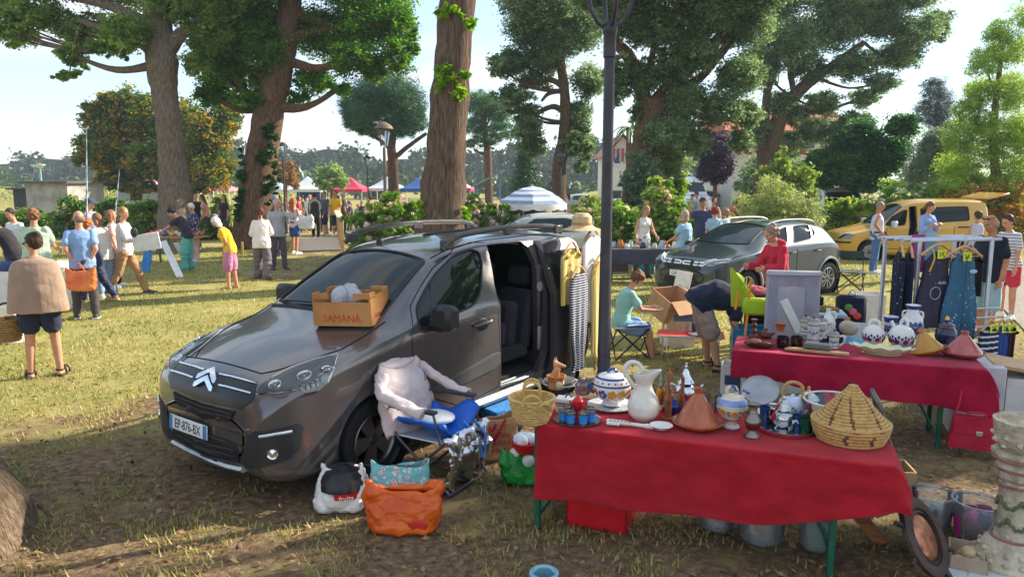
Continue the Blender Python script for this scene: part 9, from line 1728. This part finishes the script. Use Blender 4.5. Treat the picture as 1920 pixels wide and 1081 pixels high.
# left stalls
t=thing('toy_table','beer table of soft toys with a leaning white board','table',G(268,492,0),R(-6));L_=1.7;add(t,'tabletop',wood('#a8733c','#c08a50',(1,8,8)),lambda m:m.box((L_/2,.3,.72),(L_,.6,.04)))
for x in (.2,.5,1.3):add(t,'leg',GREENLEG,lambda m:m.box((x,.06,.36),(.04,.04,.7)));add(t,'leg',GREENLEG,lambda m:m.box((x,.54,.36),(.04,.04,.7)))
TB=V(t.location)
for n in range(14):
 c,w_=(('#b03038','red'),('#d0a9a0','pink'),('#2f6fb8','blue'),('#c9a050','yellow'),('#d8d4cf','white'),('#2a2c3a','navy'),('#b98a6a','tan'))[n % 7];t=thing('toy',f'small {w_} toy '+('lying at the front' if n < 7 else 'heaped at the back')+' of the toy table','toy',TB+V((.12+.23*(n % 7),.15+.28*(n//7),.74)),n,'toys on the toy table');add(t,'toy',fabric(c),lambda m:[m.ell((0,0,.05),(.09,.07,.06)),m.ell((.08,0,.1),.045),m.ell((.1,.03,.14),.02),m.ell((.1,-.03,.14),.02)])
t=leaning('white_board','long white board leaning on the toy table','board',(338,520),(306,452),G(338,520).y,G(306,452,.74).y,.16,PAPER,.02,n=(1,0,0));t=leaning('wooden_board','second white frame leaning beside the white board','frame',(355,505),(330,455),G(355,505).y,G(330,455,.74).y,.14,PAPER,.02,n=(1,0,0));leaning('plastic_sheet','bright blue plastic panel under the left end of the toy table','panel',(272,510),(278,472),G(272,510).y,G(272,510).y+.1,.22,plastic('#2a7ac0'),.03,n=(1,0,0))
t=thing('left_stall','stall table with a white cloth cut by the left edge','table',(-9.6,12.6,0),R(8));add(t,'cover',fabric('#d5d1cd'),lambda m:m.grid(lambda u,v:(2.0*u,(.8-1.6*v if v < .5 else -.02*math.sin(u*20)),.78 if v < .5 else .78-1.3*(v-.5)),30,10,thick=.01));add(t,'trestle',wood('#9a6a3c','#b98550'),lambda m:[m.tube([(1.3,-.15,0),(1.5,-.05,.76)],.03,6),m.tube([(1.75,-.15,0),(1.55,-.05,.76)],.03,6)])
LS=V(t.location)
for n,c in enumerate(('#c9c2ba','#a83a40','#3d4a78','#d9b8b0','#8a93a8','#d8d5d2')):t=thing('garment',('pale','red','navy','pink','grey-blue','white')[n]+' clothing heaped on the left stall','garment',LS+V((.2+.3*n,.3+.1*(n % 2),.80)),n,'clothes on the left stall');o=add(t,'cloth',fabric(c),lambda m:m.ell((0,0,.06),(.18,.16,.09)));bend_mesh(o.data,.02,16,n)
cbox('cream carton on the grass under the left stall',G(8,612),10,.5,.4,.35,mt=M('#d9d5cc'),flaps=False)
i=It('white_basket','white woven basket on the grass at the left edge','basket',22,640,0);woven(i,7,26,32,26,M('#d8d4cb','#e3e0d8',sc=20,bump=.6));i.tube('handle',[(-22,0,26),(-14,0,42),(0,0,46),(14,0,42),(22,0,26)],2.6,PAPER)
def held(t_,dz):t_.location.z=dz;return t_
hw_=W(CAPE,'wri',0);i=It('wicker_basket','large oval wicker basket held by the woman in the cape','basket',33,690,0);i.o.location=(hw_.x-.1,hw_.y-.02,hw_.z-.44);woven(i,9,24,30,34,M('#8f6a3c','#b58d58',sc=24,bump=.9));i.lathe('lining',[(0,1),(24,2),(29,36),(28,36),(23,3)],M('#6a4a2a'));i.tube('handle',[(-24,0,34),(-12,0,58),(8,0,66),(18,0,54),(26,0,34)],2,M('#4a3828'))
p=W(BLUE,'wri',0)*.5+W(BLUE,'wri',1)*.5;t=bag('shopping_bag','shiny orange bag held behind the back of the man in blue','bag',165,560,.42,.2,.36,M('#d8551c','#e88a4a',sc=3,r=.35),10,crumple=.015);t.location=(p.x+.06,p.y-.16,p.z-.46);loops(t,[[(-.1,0,.34),(-.04,.04,.46),(.06,0,.34)]],.012,M('#d8551c'))
p=W(RED,'wri',1)+V((.1,-.14,-.1));t=bag('tote_bag','big white cotton bag on the arm of the red-haired woman','bag',555,440,.46,.24,.44,fabric('#dcd8d0'),0,top=.7);t.location=(p.x+.05,p.y,.78);loops(t,[[(-.08,0,.4),(0,-.02,.66),(.08,0,.4)]],.014,fabric('#dcd8d0'))
p=W(WALK,'wri',1);t=thing('white_sign','white panel carried by the man in the striped shirt','panel',p+V((.06,-.08,-.02)),R(12));add(t,'panel',PAPER,lambda m:m.box((.1,0,0),(.5,.03,.34),(0,R(-8),0),bev=.01));add(t,'dark_corner',M('#3a3638'),lambda m:m.ell((-.12,-.02,.2),(.07,.03,.1)))
for lab,a,b,Y in (('fishing rod standing upright beside the capped man',(156,470),(162,240),14.5),('thin fishing rod leaning to the right behind the capped man',(196,425),(224,318),17)):q0,q1=D(*a,Y),D(*b,Y);q0.z=0;t=thing('fishing_rod',lab,'fishing rod',q0,0,'fishing rods');add(t,'rod',M('#5a7f9a','#c8d0d6',r=.4),lambda m:m.tube([(0,0,0),(q1-q0)*.4,q1-q0],[.03,.022,.006],6));add(t,'grip',M('#cfc9c0'),lambda m:m.tube([(q1-q0)*.25,(q1-q0)*.42],.045,8))
i=It('marker_stake','short yellow wooden stake near the ivy-clad trunk','stake',455,477,0);i.box('stake',(0,0,12),(4,4,24),wood('#c9a24a','#dab866'),bev=.5)
# haze over the far field
mb=MB();mb.box((-20,105,22),(520,330,48));hz=mb.build('haze',[],None,ang=0);tag(hz,kind='stuff');mt=bpy.data.materials.new('haze');mt.use_nodes=True;n_=mt.node_tree;n_.nodes.clear();o=N(n_,'ShaderNodeOutputMaterial');pv=N(n_,'ShaderNodeVolumePrincipled');pv.inputs['Color'].default_value=(.75,.85,1,1);pv.inputs['Density'].default_value=.0007;n_.links.new(pv.outputs[0],o.inputs['Volume']);hz.data.materials.append(mt)
